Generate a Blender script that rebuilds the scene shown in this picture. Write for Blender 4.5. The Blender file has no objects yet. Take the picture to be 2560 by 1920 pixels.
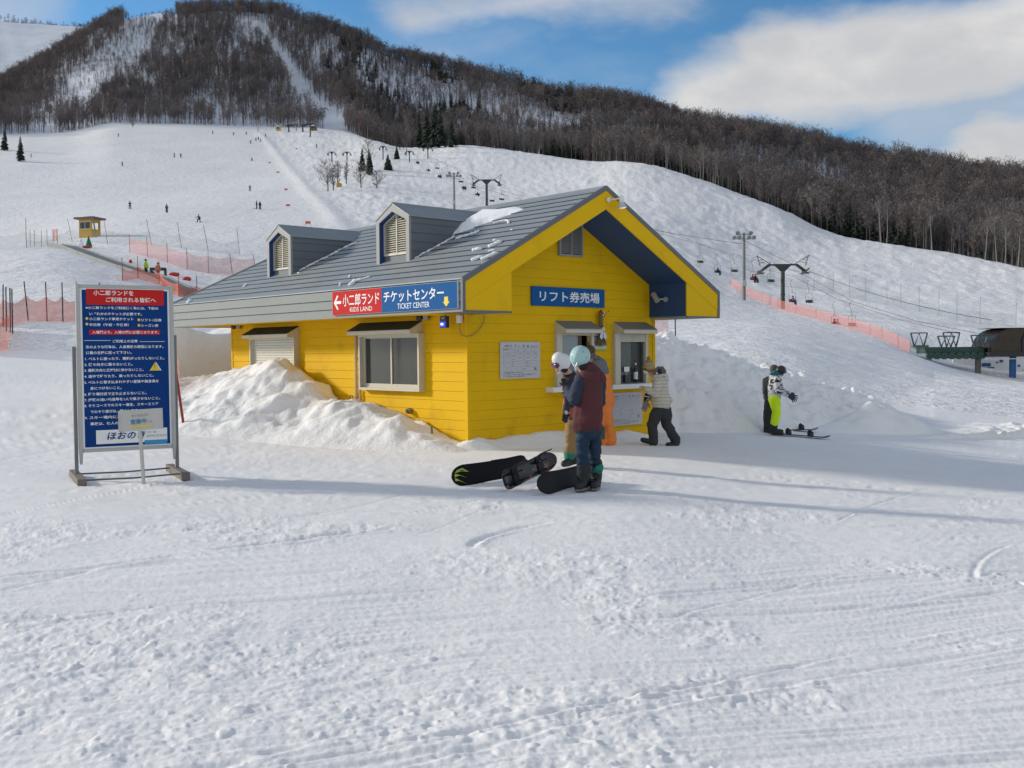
import bpy, bmesh, math, random
import numpy as np
from mathutils import Vector, Matrix, Euler
rnd = random.Random(7)
sc = bpy.context.scene
col = sc.collection
R = math.radians

# ------------------------------------------------------------------ camera
F_PX, PITCH, ROLL, EYE = 2513.3, R(-1.922), R(-0.5235), 1.65
fw = Vector((0, math.cos(PITCH), math.sin(PITCH)))
up0 = Vector((0, -math.sin(PITCH), math.cos(PITCH)))
rt = Vector((1, 0, 0)) * math.cos(ROLL) + up0 * math.sin(ROLL)
up = Vector((1, 0, 0)) * -math.sin(ROLL) + up0 * math.cos(ROLL)
camd = bpy.data.cameras.new('camera'); cam = bpy.data.objects.new('camera', camd); col.objects.link(cam)
cam.matrix_world = Matrix(((rt.x, up.x, -fw.x, 0), (rt.y, up.y, -fw.y, 0), (rt.z, up.z, -fw.z, EYE), (0, 0, 0, 1)))
camd.sensor_width = 36; camd.lens = F_PX / 2560 * 36; camd.clip_end = 6000; camd.clip_start = 0.1
sc.camera = cam

def at(px, py, Y):
    """surveyed point: direction read off the photograph, distance Y metres ahead"""
    d = fw + rt * ((px - 1280) / F_PX) - up * ((py - 960) / F_PX)
    return Vector((0, 0, EYE)) + d * (Y / d.y)

# ------------------------------------------------------------------ sun, sky, exposure
SUN_EL, SUN = 20.0, Vector((-0.956, 0.292, 0)).normalized()
sd = Vector((SUN.x * math.cos(R(SUN_EL)), SUN.y * math.cos(R(SUN_EL)), math.sin(R(SUN_EL))))
sl = bpy.data.lights.new('sun', 'SUN'); so = bpy.data.objects.new('sun', sl); col.objects.link(so)
sl.energy = 4.1; sl.angle = R(5.5); sl.color = (1.0, 0.92, 0.80)
so.rotation_euler = sd.to_track_quat('Z', 'Y').to_euler(); so.location = (-40, 10, 40)
sc.view_settings.view_transform = 'Standard'; sc.view_settings.look = 'None'
sc.view_settings.exposure = -0.29; sc.view_settings.gamma = 1; sc.view_settings.use_curve_mapping = False

class G:
    """tiny node-expression helper"""
    def __init__(s, tree): s.t = tree; tree.nodes.clear()
    def n(s, typ, **k):
        nd = s.t.nodes.new(typ)
        for a, b in k.items(): setattr(nd, a, b)
        return nd
    def put(s, sock, v):
        if isinstance(v, bpy.types.NodeSocket): s.t.links.new(v, sock)
        elif v is not None:
            if sock.type == 'RGBA' and len(v) == 3: v = (*v, 1)
            sock.default_value = v
    def m(s, op, a, b=None, c=None, clamp=False):
        nd = s.n('ShaderNodeMath', operation=op, use_clamp=clamp)
        s.put(nd.inputs[0], a)
        if b is not None: s.put(nd.inputs[1], b)
        if c is not None: s.put(nd.inputs[2], c)
        return nd.outputs[0]
    def mr(s, v, a, b, c=0., d=1., smooth=True):
        nd = s.n('ShaderNodeMapRange', interpolation_type='SMOOTHSTEP' if smooth else 'LINEAR')
        for i, x in enumerate((v, a, b, c, d)): s.put(nd.inputs[i], x)
        return nd.outputs[0]
    def mix(s, f, a, b, mode='MIX'):
        nd = s.n('ShaderNodeMix', data_type='RGBA', blend_type=mode)
        s.put(nd.inputs[0], f); s.put(nd.inputs[6], a); s.put(nd.inputs[7], b)
        return nd.outputs[2]
    def noise(s, vec, scale, detail=4., rough=.55, dist=0.):
        nd = s.n('ShaderNodeTexNoise')
        if vec is not None: s.put(nd.inputs['Vector'], vec)
        nd.inputs['Scale'].default_value = scale; nd.inputs['Detail'].default_value = detail
        nd.inputs['Roughness'].default_value = rough; nd.inputs['Distortion'].default_value = dist
        return nd.outputs['Fac']
    def xyz(s, vec):
        nd = s.n('ShaderNodeSeparateXYZ'); s.put(nd.inputs[0], vec); return nd.outputs
    def comb(s, x, y, z):
        nd = s.n('ShaderNodeCombineXYZ')
        for i, v in enumerate((x, y, z)): s.put(nd.inputs[i], v)
        return nd.outputs[0]
    def scale(s, vec, v):
        nd = s.n('ShaderNodeVectorMath', operation='MULTIPLY'); s.put(nd.inputs[0], vec); nd.inputs[1].default_value = v
        return nd.outputs[0]

world = bpy.data.worlds.new('World'); sc.world = world; world.use_nodes = True
g = G(world.node_tree)
sky = g.n('ShaderNodeTexSky', sky_type='NISHITA', sun_disc=False)
sky.sun_elevation = R(SUN_EL); sky.sun_rotation = math.atan2(SUN.x, SUN.y); sky.altitude = 900
sky.air_density = 1.0; sky.dust_density = .6; sky.ozone_density = 2.2
tc = g.n('ShaderNodeTexCoord')
X, Yd, Z = g.xyz(tc.outputs['Generated'])
den = g.m('MAXIMUM', g.m('ABSOLUTE', Yd), 0.12)
U = g.m('DIVIDE', X, den); W = g.m('DIVIDE', Z, den)
cu = g.comb(U, g.m('MULTIPLY', W, 1.7), g.m('SIGN', Yd))
n1 = g.noise(cu, 3.2, 6, .55, .35); n2 = g.noise(cu, 9.5, 5, .6, .2)
wob = g.m('ADD', g.m('MULTIPLY', g.m('SUBTRACT', n1, .5), .19), g.m('MULTIPLY', g.m('SUBTRACT', n2, .5), .06))
def bank(u0, w0, u1, w1, wd):      # long cloud lying along a line across the sky
    L = math.hypot(u1 - u0, w1 - w0); tx, ty = (u1 - u0) / L, (w1 - w0) / L
    du = g.m('SUBTRACT', U, u0); dw = g.m('SUBTRACT', W, w0)
    a = g.m('ADD', g.m('MULTIPLY', du, tx), g.m('MULTIPLY', dw, ty))
    a = g.m('SUBTRACT', a, g.m('MINIMUM', g.m('MAXIMUM', a, 0.), L))
    b = g.m('SUBTRACT', g.m('MULTIPLY', dw, tx), g.m('MULTIPLY', du, ty))
    d = g.m('SQRT', g.m('ADD', g.m('POWER', g.m('ABSOLUTE', a), 2.), g.m('POWER', g.m('ABSOLUTE', b), 2.)))
    return g.m('SUBTRACT', d, wd)
pu = lambda x: (x - 1280) / 2513.
pw = lambda y: (876 - y) / 2513.
c1 = bank(pu(1725), pw(262), pu(2750), pw(70), .030)
c1b = bank(pu(1950), pw(215), pu(2800), pw(60), .042)
c2 = bank(pu(1040), pw(62), pu(1700), pw(-40), .014)
c3 = bank(pu(2500), pw(440), pu(3000), pw(430), .035)
c4 = bank(pu(2250), pw(310), pu(2900), pw(230), .012)
c5 = bank(pu(-500), pw(60), pu(60), pw(30), .012)
dmin = g.m('MINIMUM', c1, c1b)
m1 = g.mr(g.m('ADD', dmin, g.m('MULTIPLY', wob, .75)), .022, -.022)
m2 = g.m('MULTIPLY', g.mr(g.m('ADD', c2, wob), .03, -.03), .8)
m3 = g.mr(g.m('ADD', c3, wob), .03, -.02)
m4 = g.m('MULTIPLY', g.mr(g.m('ADD', c4, wob), .05, -.03), .55)
m5 = g.m('MULTIPLY', g.mr(g.m('ADD', c5, wob), .05, -.03), .5)
veil = g.m('MULTIPLY', g.mr(n1, .46, .72), .26)
away = g.mr(g.m('ABSOLUTE', U), 1.0, 2.0)           # out-of-view cloud round the rest of the sky, thickened for whiter fill light
rest = g.m('MULTIPLY', g.m('MAXIMUM', away, g.mr(Yd, .1, -.1)), g.mr(g.noise(tc.outputs['Generated'], 2.6, 6, .55), .40, .54))
mask = m1
for q in (m2, m3, m4, m5, veil, rest): mask = g.m('MAXIMUM', mask, q)
shade = g.mr(g.m('ADD', g.m('MULTIPLY', n2, .5), g.m('MULTIPLY', n1, .6)), .4, .72)
ccol = g.mix(shade, (6.0, 6.1, 6.35), (8.3, 8.2, 8.05))
skyc = g.mix(1.0, sky.outputs[0], (0.80, 1.30, 1.52), 'MULTIPLY')
fin = g.mix(mask, skyc, ccol)
bg = g.n('ShaderNodeBackground'); g.put(bg.inputs[0], fin); bg.inputs[1].default_value = 0.115
wo = g.n('ShaderNodeOutputWorld'); g.put(wo.inputs[0], bg.outputs[0])

# ------------------------------------------------------------------ materials
MATS = {}
def mat(name, color, rough=.6, metal=0., vary=.12, vscale=6., bump=0., bscale=30., emit=None, alpha=None, spec=None, dirt=None, coords='Object', stretch=None):
    if name in MATS: return MATS[name]
    m = bpy.data.materials.new(name); m.use_nodes = True; g = G(m.node_tree)
    out = g.n('ShaderNodeOutputMaterial'); b = g.n('ShaderNodeBsdfPrincipled')
    tcn = g.n('ShaderNodeTexCoord'); v = tcn.outputs[coords]
    if stretch: v = g.scale(v, stretch)
    c = color
    nz = g.noise(v, vscale, 5, .6)
    c = g.mix(nz, tuple(x * (1 - vary) for x in color), tuple(min(1, x * (1 + vary)) for x in color))
    if dirt:
        dn = g.mr(g.noise(v, dirt[1], 6, .65), .52, .72)
        c = g.mix(g.m('MULTIPLY', dn, dirt[2]), c, dirt[0])
    g.put(b.inputs['Base Color'], c); b.inputs['Metallic'].default_value = metal
    g.put(b.inputs['Roughness'], g.mr(nz, 0, 1, max(.02, rough - .08), min(1, rough + .08), False))
    if spec is not None: b.inputs['Specular IOR Level'].default_value = spec
    if bump:
        bn = g.n('ShaderNodeBump'); bn.inputs['Strength'].default_value = min(1, bump); bn.inputs['Distance'].default_value = .01
        g.put(bn.inputs['Height'], g.noise(v, bscale, 4)); g.put(b.inputs['Normal'], bn.outputs[0])
    if emit:
        g.put(b.inputs['Emission Color'], emit[0]); b.inputs['Emission Strength'].default_value = emit[1]
    sh = b.outputs[0]
    if alpha is not None:
        tr = g.n('ShaderNodeBsdfTransparent'); mx = g.n('ShaderNodeMixShader'); mx.inputs[0].default_value = alpha
        g.t.links.new(tr.outputs[0], mx.inputs[1]); g.t.links.new(sh, mx.inputs[2]); sh = mx.outputs[0]
    g.t.links.new(sh, out.inputs[0])
    MATS[name] = m; return m

def snow_mat(name, base=(.87, .865, .86), bumps=((.9, 14., .012), (.8, 60., .004)), tone=.06, big=.5, streak=None):
    m = bpy.data.materials.new(name); m.use_nodes = True; g = G(m.node_tree)
    out = g.n('ShaderNodeOutputMaterial'); b = g.n('ShaderNodeBsdfPrincipled')
    v = g.n('ShaderNodeTexCoord').outputs['Object']
    nz = g.noise(v, big, 6, .62)
    c = g.mix(g.mr(nz, .3, .7), tuple(x * (1 - tone) for x in base), base)
    if streak:
        c = g.mix(g.m('MULTIPLY', g.mr(g.noise(g.scale(v, streak[0]), streak[1], 5, .6), .45, .75), streak[2]), c, streak[3])
    g.put(b.inputs['Base Color'], c)
    b.inputs['Roughness'].default_value = .68; b.inputs['Specular IOR Level'].default_value = .22
    nrm = None
    for st, s_, d in bumps:
        bn = g.n('ShaderNodeBump'); bn.inputs['Strength'].default_value = st; bn.inputs['Distance'].default_value = d
        g.put(bn.inputs['Height'], g.noise(v, s_, 5, .65))
        if nrm is not None: g.put(bn.inputs['Normal'], nrm)
        nrm = bn.outputs[0]
    g.put(b.inputs['Normal'], nrm); g.t.links.new(b.outputs[0], out.inputs[0])
    MATS[name] = m; return m

# ------------------------------------------------------------------ object helpers
def link(o, parent=None):
    col.objects.link(o)
    if parent is not None: o.parent = parent
    return o
def tag(o, label=None, cat=None, group=None, kind=None):
    if label: o['label'] = label
    if cat: o['category'] = cat
    if group: o['group'] = group
    if kind: o['kind'] = kind
    return o
def thing(name, label, cat, loc=(0, 0, 0), rz=0., group=None):
    o = bpy.data.objects.new(name, None); o.empty_display_size = .2; o.location = loc; o.rotation_euler = (0, 0, rz)
    link(o); return tag(o, label, cat, group)
def copy_tree(o, parent=None):
    c = o.copy(); col.objects.link(c)
    if parent is not None: c.parent = parent
    for ch in o.children: copy_tree(ch, c)
    return c

class MB:
    """collects simple shapes, links them as one mesh object"""
    def __init__(s, mtx=None): s.v = []; s.f = []; s.M = mtx
    def add(s, vs, fs):
        o = len(s.v)
        s.v += [tuple(s.M @ Vector(p)) if s.M else tuple(p) for p in vs]
        s.f += [tuple(o + i for i in f) for f in fs]
        return s
    def box(s, a, b, rot=None, piv=None):
        x0, y0, z0 = a; x1, y1, z1 = b
        vs = [Vector(p) for p in ((x0,y0,z0),(x1,y0,z0),(x1,y1,z0),(x0,y1,z0),(x0,y0,z1),(x1,y0,z1),(x1,y1,z1),(x0,y1,z1))]
        if rot is not None:
            c = Vector(piv) if piv is not None else (Vector(a) + Vector(b)) / 2
            vs = [rot @ (p - c) + c for p in vs]
        return s.add(vs, ((0,3,2,1),(4,5,6,7),(0,1,5,4),(1,2,6,5),(2,3,7,6),(3,0,4,7)))
    def poly(s, pts, vec):       # polygon extruded by vec
        n = len(pts); a = [Vector(p) for p in pts]; w = Vector(vec)
        s.add(a + [p + w for p in a], [tuple(range(n))[::-1], tuple(range(n, 2*n))] + [(i, (i+1) % n, n + (i+1) % n, n + i) for i in range(n)])
        return s
    def tube(s, pts, r, n=8, cap=True):
        pts = [Vector(p) for p in pts]; rs = r if isinstance(r, (list, tuple)) else [r] * len(pts)
        vs = []; ref = None
        for i, p in enumerate(pts):
            d = (pts[min(i+1, len(pts)-1)] - pts[max(i-1, 0)]).normalized()
            if ref is None: ref = Vector((0, 0, 1)) if abs(d.z) < .9 else Vector((1, 0, 0))
            a = (ref - d * ref.dot(d)).normalized(); b = d.cross(a); ref = a
            for k in range(n):
                t = 2 * math.pi * k / n; vs.append(p + (a * math.cos(t) + b * math.sin(t)) * rs[i])
        fs = [(i*n + k, i*n + (k+1) % n, (i+1)*n + (k+1) % n, (i+1)*n + k) for i in range(len(pts)-1) for k in range(n)]
        if cap: fs += [tuple(range(n))[::-1], tuple((len(pts)-1)*n + k for k in range(n))]
        return s.add(vs, fs)
    def ball(s, c, r, n=10, m=7, rot=None):
        r = (r, r, r) if not isinstance(r, (tuple, list)) else r
        vs = []; c = Vector(c)
        for j in range(m + 1):
            ph = math.pi * j / m
            for k in range(n):
                t = 2 * math.pi * k / n
                p = Vector((r[0]*math.sin(ph)*math.cos(t), r[1]*math.sin(ph)*math.sin(t), r[2]*math.cos(ph)))
                if rot: p = rot @ p
                vs.append(c + p)
        return s.add(vs, [(j*n + k, (j+1)*n + k, (j+1)*n + (k+1) % n, j*n + (k+1) % n) for j in range(m) for k in range(n)])
    def mesh(s, name):
        me = bpy.data.meshes.new(name); me.from_pydata(s.v, [], s.f); me.update(); return me
    def build(s, name, m, parent=None, smooth=False, bevel=0., **t):
        me = s.mesh(name)
        if m: me.materials.append(m)
        if bevel or smooth:
            bm = bmesh.new(); bm.from_mesh(me)
            bmesh.ops.remove_doubles(bm, verts=bm.verts, dist=1e-5)
            bmesh.ops.recalc_face_normals(bm, faces=bm.faces)
            if bevel:
                bmesh.ops.bevel(bm, geom=[e for e in bm.edges if len(e.link_faces) == 2 and e.calc_face_angle(0) > .6], offset=bevel, segments=2, affect='EDGES', profile=.5)
            bm.to_mesh(me); bm.free()
        if smooth: me.polygons.foreach_set('use_smooth', [True] * len(me.polygons))
        o = bpy.data.objects.new(name, me); link(o, parent)
        if t: tag(o, **t)
        return o

_tc = {}
def text_mesh(body, bold=0.):
    c = bpy.data.curves.new('txt', 'FONT'); c.body = body; c.offset = bold; c.resolution_u = 2; c.space_line = 1.0
    o = bpy.data.objects.new('txt', c); col.objects.link(o)
    bpy.context.view_layer.update()
    m = bpy.data.meshes.new_from_object(o.evaluated_get(bpy.context.evaluated_depsgraph_get()))
    vs = np.array([v.co[:] for v in m.vertices]); fs = [tuple(p.vertices) for p in m.polygons]
    bpy.data.objects.remove(o); bpy.data.curves.remove(c); bpy.data.meshes.remove(m)
    return vs, fs
class Board:
    """flat print on a board: origin + x axis + y axis in metres, n outward"""
    def __init__(s, o, x, y): s.o = Vector(o); s.x = Vector(x).normalized(); s.y = Vector(y).normalized(); s.n = s.x.cross(s.y); s.mb = {}
    def _m(s, k): return s.mb.setdefault(k, MB())
    def P(s, u, v, lift=.002): return s.o + s.x * u + s.y * v + s.n * lift
    def text(s, m, body, u, v, w=None, h=None, bold=0., lift=.003, shear=0.):
        vs, fs = text_mesh(body, bold)
        mn = vs.min(0); mx = vs.max(0); sz = mx - mn
        sx = w / sz[0] if w else None; sy = h / sz[1] if h else None
        sx = sx or sy; sy = sy or sx
        big = (h or 0) >= .035 or (w or 0) > .4
        (s.mb.setdefault((m, len(s.mb)), MB()) if big else s._m(m)).add([s.P(u + (p[0]-mn[0]) * sx + shear * (p[1]-mn[1]) * sy, v + (p[1]-mn[1]) * sy, lift) for p in vs], fs)
    def rect(s, m, u0, v0, u1, v1, lift=.002):
        s._m(m).add([s.P(u0, v0, lift), s.P(u1, v0, lift), s.P(u1, v1, lift), s.P(u0, v1, lift)], [(0, 1, 2, 3)])
    def shape(s, m, pts, lift=.003): s._m(m).add([s.P(a, b, lift) for a, b in pts], [tuple(range(len(pts)))])
    def build(s, parent, names):
        for k, mb in s.mb.items():
            k0 = k[0] if isinstance(k, tuple) else k
            mb.build('lettering' if isinstance(k, tuple) else names.get(k, 'print'), MATS[k0], parent)
# ------------------------------------------------------------------ terrain
def _fade(t): return t*t*t*(t*(t*6-15)+10)
def pnoise(x, y, seed=0):
    rs = np.random.RandomState(seed + 11); perm = rs.permutation(512); ang = rs.rand(512) * 2*np.pi
    gx, gy = np.cos(ang), np.sin(ang)
    xi = np.floor(x).astype(np.int64); yi = np.floor(y).astype(np.int64); xf = x - xi; yf = y - yi
    def gr(ix, iy, dx, dy):
        h = perm[(perm[ix & 511] + iy) & 511]; return gx[h]*dx + gy[h]*dy
    u, v = _fade(xf), _fade(yf)
    a = gr(xi, yi, xf, yf)*(1-u) + gr(xi+1, yi, xf-1, yf)*u
    b = gr(xi, yi+1, xf, yf-1)*(1-u) + gr(xi+1, yi+1, xf-1, yf-1)*u
    return (a*(1-v) + b*v) * 1.45
def fbm(x, y, o=4, seed=0, gain=.5):
    r = 0; a = 1; t = 0
    for i in range(o):
        r = r + a * pnoise(x * 2**i + 17.3*i, y * 2**i - 9.1*i, seed + i*7); t += a; a *= gain
    return r / t
sstep = lambda x, a, b: _fade(np.clip((x - a) / (b - a), 0, 1))

def PY(px, py, Y):   # height of a surveyed direction at distance Y
    return at(px, py, Y).z
# survey lines from near to far: (photo column, distance, height)
L = []
L.append([(-700, .5, 0), (3300, .5, 0)])
L.append([(-700, 16, .0), (0, 16, .0), (640, 16, -.05), (1280, 16, -.10), (1600, 16, -.13), (1920, 16, -.28), (2560, 16, -.50), (3300, 16, -.8)])
L.append([(-700, 24, .8), (0, 24, .45), (320, 24, .35), (640, 24, .1), (1280, 24, -.16), (1600, 24, -.27), (1920, 24, -.43), (2240, 24, -.70), (2560, 24, -1.0), (3300, 24, -1.4)])
L.append([(-700, 45, 3.2), (0, 45, 2.7), (320, 45, 2.6), (640, 45, 1.6), (1280, 45, 1.3), (1600, 45, 1.6), (1920, 45, 1.7), (2240, 45, .1), (2560, 45, -.5), (3300, 45, -1.2)])
L.append([(-700, 108, 13.5), (0, 110, 12.9), (150, 112, 13.6), (320, 100, 9.9), (520, 85, 6.2), (640, 90, 6.0), (960, 100, 6.2), (1280, 100, 7.2), (1600, 100, 5.4), (1920, 128, 5.6), (2240, 105, 1.7), (2400, 100, -1.4), (2560, 95, -2.3), (3300, 95, -3)])
L.append([(-700, 145, 17.5), (0, 140, 16.2), (150, 140, 17.0), (320, 140, 17.2), (640, 150, 18.6), (960, 150, 17), (1280, 150, 15.5), (1600, 150, 12.0), (1920, 155, 8.3), (2240, 150, 6.2), (2560, 150, 5.2), (3300, 150, 4)])
L.append([(-700, 300, 52), (0, 300, 50), (320, 300, 50.5), (640, 300, 50), (960, 290, 48.5), (1280, 280, 43), (1600, 260, 38), (1920, 230, 23.6), (2240, 205, 15.6), (2560, 190, 11.2), (3300, 170, 7)])
crest = [(-700, 500, 345), (0, 520, 338), (130, 530, 336), (200, 540, 331), (290, 555, 310), (480, 570, 313), (700, 580, 320), (790, 580, 321), (890, 550, 335), (960, 520, 357), (1000, 505, 372), (1080, 490, 372), (1150, 480, 365), (1220, 465, 368), (1280, 450, 376), (1400, 425, 396), (1500, 400, 407), (1560, 385, 401), (1620, 375, 410), (1664, 365, 422), (1756, 345, 449), (1870, 320, 492), (1955, 305, 523), (2029, 292, 563), (2109, 283, 591), (2211, 272, 608), (2297, 264, 622), (2382, 255, 634), (2496, 240, 657), (2560, 230, 671), (3300, 190, 760)]
L.append([(x, Y, PY(x, y, Y)) for x, Y, y in crest])
L.append([(x, Y + (35 if x < 930 else 45), PY(x, y - (12 if x < 930 else -16), Y + (35 if x < 930 else 45))) for x, Y, y in crest])
skyl = [(-700, 850, 300), (-300, 850, 290), (0, 850, 240), (100, 850, 190), (205, 850, 120), (270, 850, 78), (340, 850, 56), (440, 850, 42), (500, 850, 42), (560, 850, 34), (640, 850, 38), (700, 845, 44), (800, 835, 82), (920, 820, 132), (1000, 810, 165), (1150, 790, 192), (1300, 770, 232), (1450, 750, 268), (1600, 730, 292), (1750, 700, 331), (1900, 680, 357), (2000, 670, 376), (2150, 650, 415), (2300, 630, 428), (2400, 620, 456), (2560, 600, 476), (3300, 560, 570)]
S_ = L[-1]
def lin(tab, x, k): return float(np.interp(x, [t[0] for t in tab], [t[k] for t in tab]))
sk = [(x, Y, PY(x, y, Y)) for x, Y, y in skyl]
mid = []
for x in sorted(set([t[0] for t in sk] + [t[0] for t in S_])):
    Y0_, z0_, Y1_, z1_ = lin(S_, x, 1), lin(S_, x, 2), lin(sk, x, 1), lin(sk, x, 2)
    Ym = .55*Y0_ + .45*Y1_; mid.append((x, Ym, z0_ + (z1_ - z0_) * (.42 if x < 930 else .36)))
L.append(mid); L.append(sk)
L.append([(x, Y + 160, z - 26) for x, Y, z in sk])
L.append([(x, 1450, PY(x, y, 1450)) for x, y in [(-700, 10), (0, 66), (200, 78), (330, 84), (460, 100), (600, 190), (900, 330), (1500, 430), (2560, 560), (3300, 640)]])
L.append([(-700, 2000, 300), (3300, 2000, 80)])
UG = np.linspace((-700-1280)/F_PX, (3300-1280)/F_PX, 1200)
PXG = UG * F_PX + 1280
TY = np.array([np.interp(PXG, [t[0] for t in l], [t[1] for t in l]) for l in L])
TZ = np.array([np.interp(PXG, [t[0] for t in l], [t[2] for t in l]) for l in L])
def _sm(a, k):
    w = np.hanning(2*k+1); w /= w.sum(); return np.convolve(np.pad(a, k, 'edge'), w, 'valid')
for i in range(len(L)):
    k = 60 if i < 7 else (16 if i < 9 else 9)
    TY[i] = _sm(TY[i], k + 10); TZ[i] = _sm(TZ[i], k)
NK = len(L)
mogul_b = ([0, 160, 280, 400, 560, 700], [(905-1280)/F_PX, (850-1280)/F_PX, (768-1280)/F_PX, (708-1280)/F_PX, (645-1280)/F_PX, (600-1280)/F_PX])
def terrain(X, Y, fine=True):
    X = np.atleast_1d(np.asarray(X, float)); Y = np.atleast_1d(np.asarray(Y, float))
    u = np.clip(X / np.maximum(Y, .5), UG[0], UG[-1])
    fi = (u - UG[0]) / (UG[1] - UG[0]); i0 = np.clip(fi.astype(int), 0, len(UG)-2); fr = fi - i0
    ty = TY[:, i0]*(1-fr) + TY[:, i0+1]*fr; tz = TZ[:, i0]*(1-fr) + TZ[:, i0+1]*fr
    Yc = np.clip(Y, ty[0], ty[-1] - .01)
    k = np.clip((ty <= Yc).sum(0) - 1, 0, NK-2)
    ar = np.arange(len(u))
    h = np.diff(ty, axis=0); dl = np.diff(tz, axis=0) / h
    md = np.zeros_like(ty)
    a, b = dl[:-1], dl[1:]
    w1 = 2*h[1:] + h[:-1]; w2 = h[1:] + 2*h[:-1]
    ok = a*b > 0
    md[1:-1] = np.where(ok, (w1+w2) / np.where(ok, w1/np.where(ok, a, 1) + w2/np.where(ok, b, 1), 1), 0)
    md[-1] = dl[-1]; md[0] = 0
    y0 = ty[k, ar]; hh = h[k, ar]; t = (Yc - y0) / hh
    z = (2*t**3-3*t**2+1)*tz[k, ar] + (t**3-2*t**2+t)*hh*md[k, ar] + (-2*t**3+3*t**2)*tz[k+1, ar] + (t**3-t**2)*hh*md[k+1, ar]
    yc = ty[7, :]
    # mogulled piste right of the groomed run, rolling ground, forest slopes
    mb = np.interp(Y, *mogul_b)
    edge = (u - mb) * Y
    mog = sstep(edge, 0, 9) * sstep(Y, 120, 210) * (1 - sstep(Y, yc - 6, yc + 10))
    if fine:
        q = fbm(X/5.2, Y/7.5, 3, 3); q2 = fbm((X+Y*.35)/2.6, Y/5, 2, 31)
        z = z + mog * (.30*q + .34*q2)
        z = z + np.exp(-((edge - 1.5)/2.2)**2) * .45 * sstep(Y, 140, 200) * (1 - sstep(Y, 520, 560))
        z = z + sstep(Y, 22, 90) * (1 - sstep(Y, 500, 640)) * .5 * fbm(X/28, Y/34, 3, 5)
        z = z + sstep(Y, 30, 60) * (1 - sstep(Y, 140, 230)) * .12 * fbm(X/3.5, Y/5, 3, 8)
    z = z + sstep(Y, yc + 20, yc + 140) * 5.0 * fbm(X/85, Y/85, 3, 12)
    return z
def gz(x, y): return float(terrain(x, y)[0])
def on(px, Y, dz=0.):      # point standing on the terrain in photo column px at distance Y
    x = (px - 1280) / F_PX * Y
    for _ in range(3):
        z = gz(x, Y); d = Vector((0, 0, EYE))
        # column px at that height
        f = 1.0
        best = x
        lo = at(px, 876 - (z - EYE) / Y * F_PX, Y); x = lo.x
    return Vector((x, Y, gz(x, Y) + dz))

def on_ray(px, py):     # nearest terrain point in a surveyed direction
    ys = np.geomspace(6, 1300, 1500); pts = [at(px, py, y) for y in ys]; z = terrain([p.x for p in pts], ys, False)
    for p, zz in zip(pts, z):
        if p.z < zz: return Vector((p.x, p.y, gz(p.x, p.y)))
    return pts[-1]

TRK = []
_r = random.Random(3)
for i in range(75):    # single board and ski tracks pressed into the trodden snow
    cx, cy = _r.uniform(-8, 9), _r.uniform(3.6, 15.5); an = R(_r.gauss(14, 16) if _r.random() < .75 else _r.uniform(30, 75)); ln = _r.uniform(.5, 2.6) * (1 if _r.random() < .7 else 1.8)
    TRK.append((cx, cy, an, ln, _r.uniform(-.10, .10), _r.uniform(.014, .035), _r.uniform(.005, .014)))
for i in range(16): TRK.append((_r.uniform(-13, -6), _r.uniform(15, 26), R(_r.uniform(20, 80)), _r.uniform(2.5, 6), _r.uniform(-.03, .03), _r.uniform(.05, .09), _r.uniform(.015, .03)))
TRK += [(-.2, 4.35, R(27), 2.6, .02, .022, .012), (1.6, 6.4, R(16), 2.4, .05, .03, .016), (2.6, 7.6, R(20), 2.2, -.05, .035, .02), (-2.0, 6.6, R(14), 2.0, .03, .03, .02), (-1.9, 9.0, R(42), .9, .1, .05, .03), (-.15, 9.3, R(60), .8, -.3, .05, .025), (-3.4, 7.7, R(33), .9, .1, .05, .03)]
def near_relief(X, Y):
    z = np.zeros_like(X)
    f = (1 - sstep(Y, 24, 42))
    a = R(15); c, s = math.cos(a), math.sin(a)
    A = X*c + Y*s; B = -X*s + Y*c + .35*fbm(X/3.1, Y/3.1, 2, 33)
    z += .030 * fbm(X/2.3, Y/2.3, 3, 21)
    rough = sstep(fbm(X/1.7 + 3.1, Y/1.7, 3, 41), .02, .30)
    rough = np.maximum(rough, np.exp(-(((X+1.9)/1.7)**2 + ((Y-5.3)/.75)**2)))
    rough = np.maximum(rough, .9*np.exp(-(((X-.3)/1.3)**2 + ((Y-7.7)/.9)**2)))
    rough = np.maximum(rough, .9*np.exp(-(((X+1.0)/1.2)**2 + ((Y-4.6)/.5)**2)))
    rough = rough * (1 - .45*sstep(Y, 10, 16))
    st = fbm(A*.55, B*6.5, 3, 51); st2 = fbm(A*.9 + 5, B*15, 2, 57)
    z += (1 - .5*rough) * (.015*st + .010*st2) + .006*fbm(A*1.6 + 9, B*30, 2, 58) * (1 - sstep(Y, 8, 14))
    cl = fbm(X*4.2, Y*4.2, 3, 61); cl2 = fbm(X*11, Y*11, 2, 66)
    z += rough * (.023*np.maximum(cl, -.3) + .013*np.abs(cl2))
    z += .003 * fbm(X*22, Y*22, 2, 71) * (1 - sstep(Y, 7, 14))
    lump = pnoise(X*7.5 + 40, Y*7.5, 77); z += (.35 + rough) * .009 * sstep(lump, .55, .85)
    lump = pnoise(X*16 + 90, Y*16, 78); z += (.25 + rough) * .005 * sstep(lump, .5, .75) * (1 - sstep(Y, 10, 16))
    for cx, cy, an, ln, cv, w, d in TRK:
        m = (np.abs(X - cx) < ln + .3) & (np.abs(Y - cy) < ln + .3)
        if not m.any(): continue
        x, y = X[m] - cx, Y[m] - cy
        p = x*math.cos(an) + y*math.sin(an); q = -x*math.sin(an) + y*math.cos(an) - cv*p*p
        e = 1 - sstep(np.abs(p), ln*.75, ln)
        z[m] += e * (-d*np.exp(-(q/w)**2) + .55*d*np.exp(-((q + 1.9*w)/(w*.8))**2))
    return z * f

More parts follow.
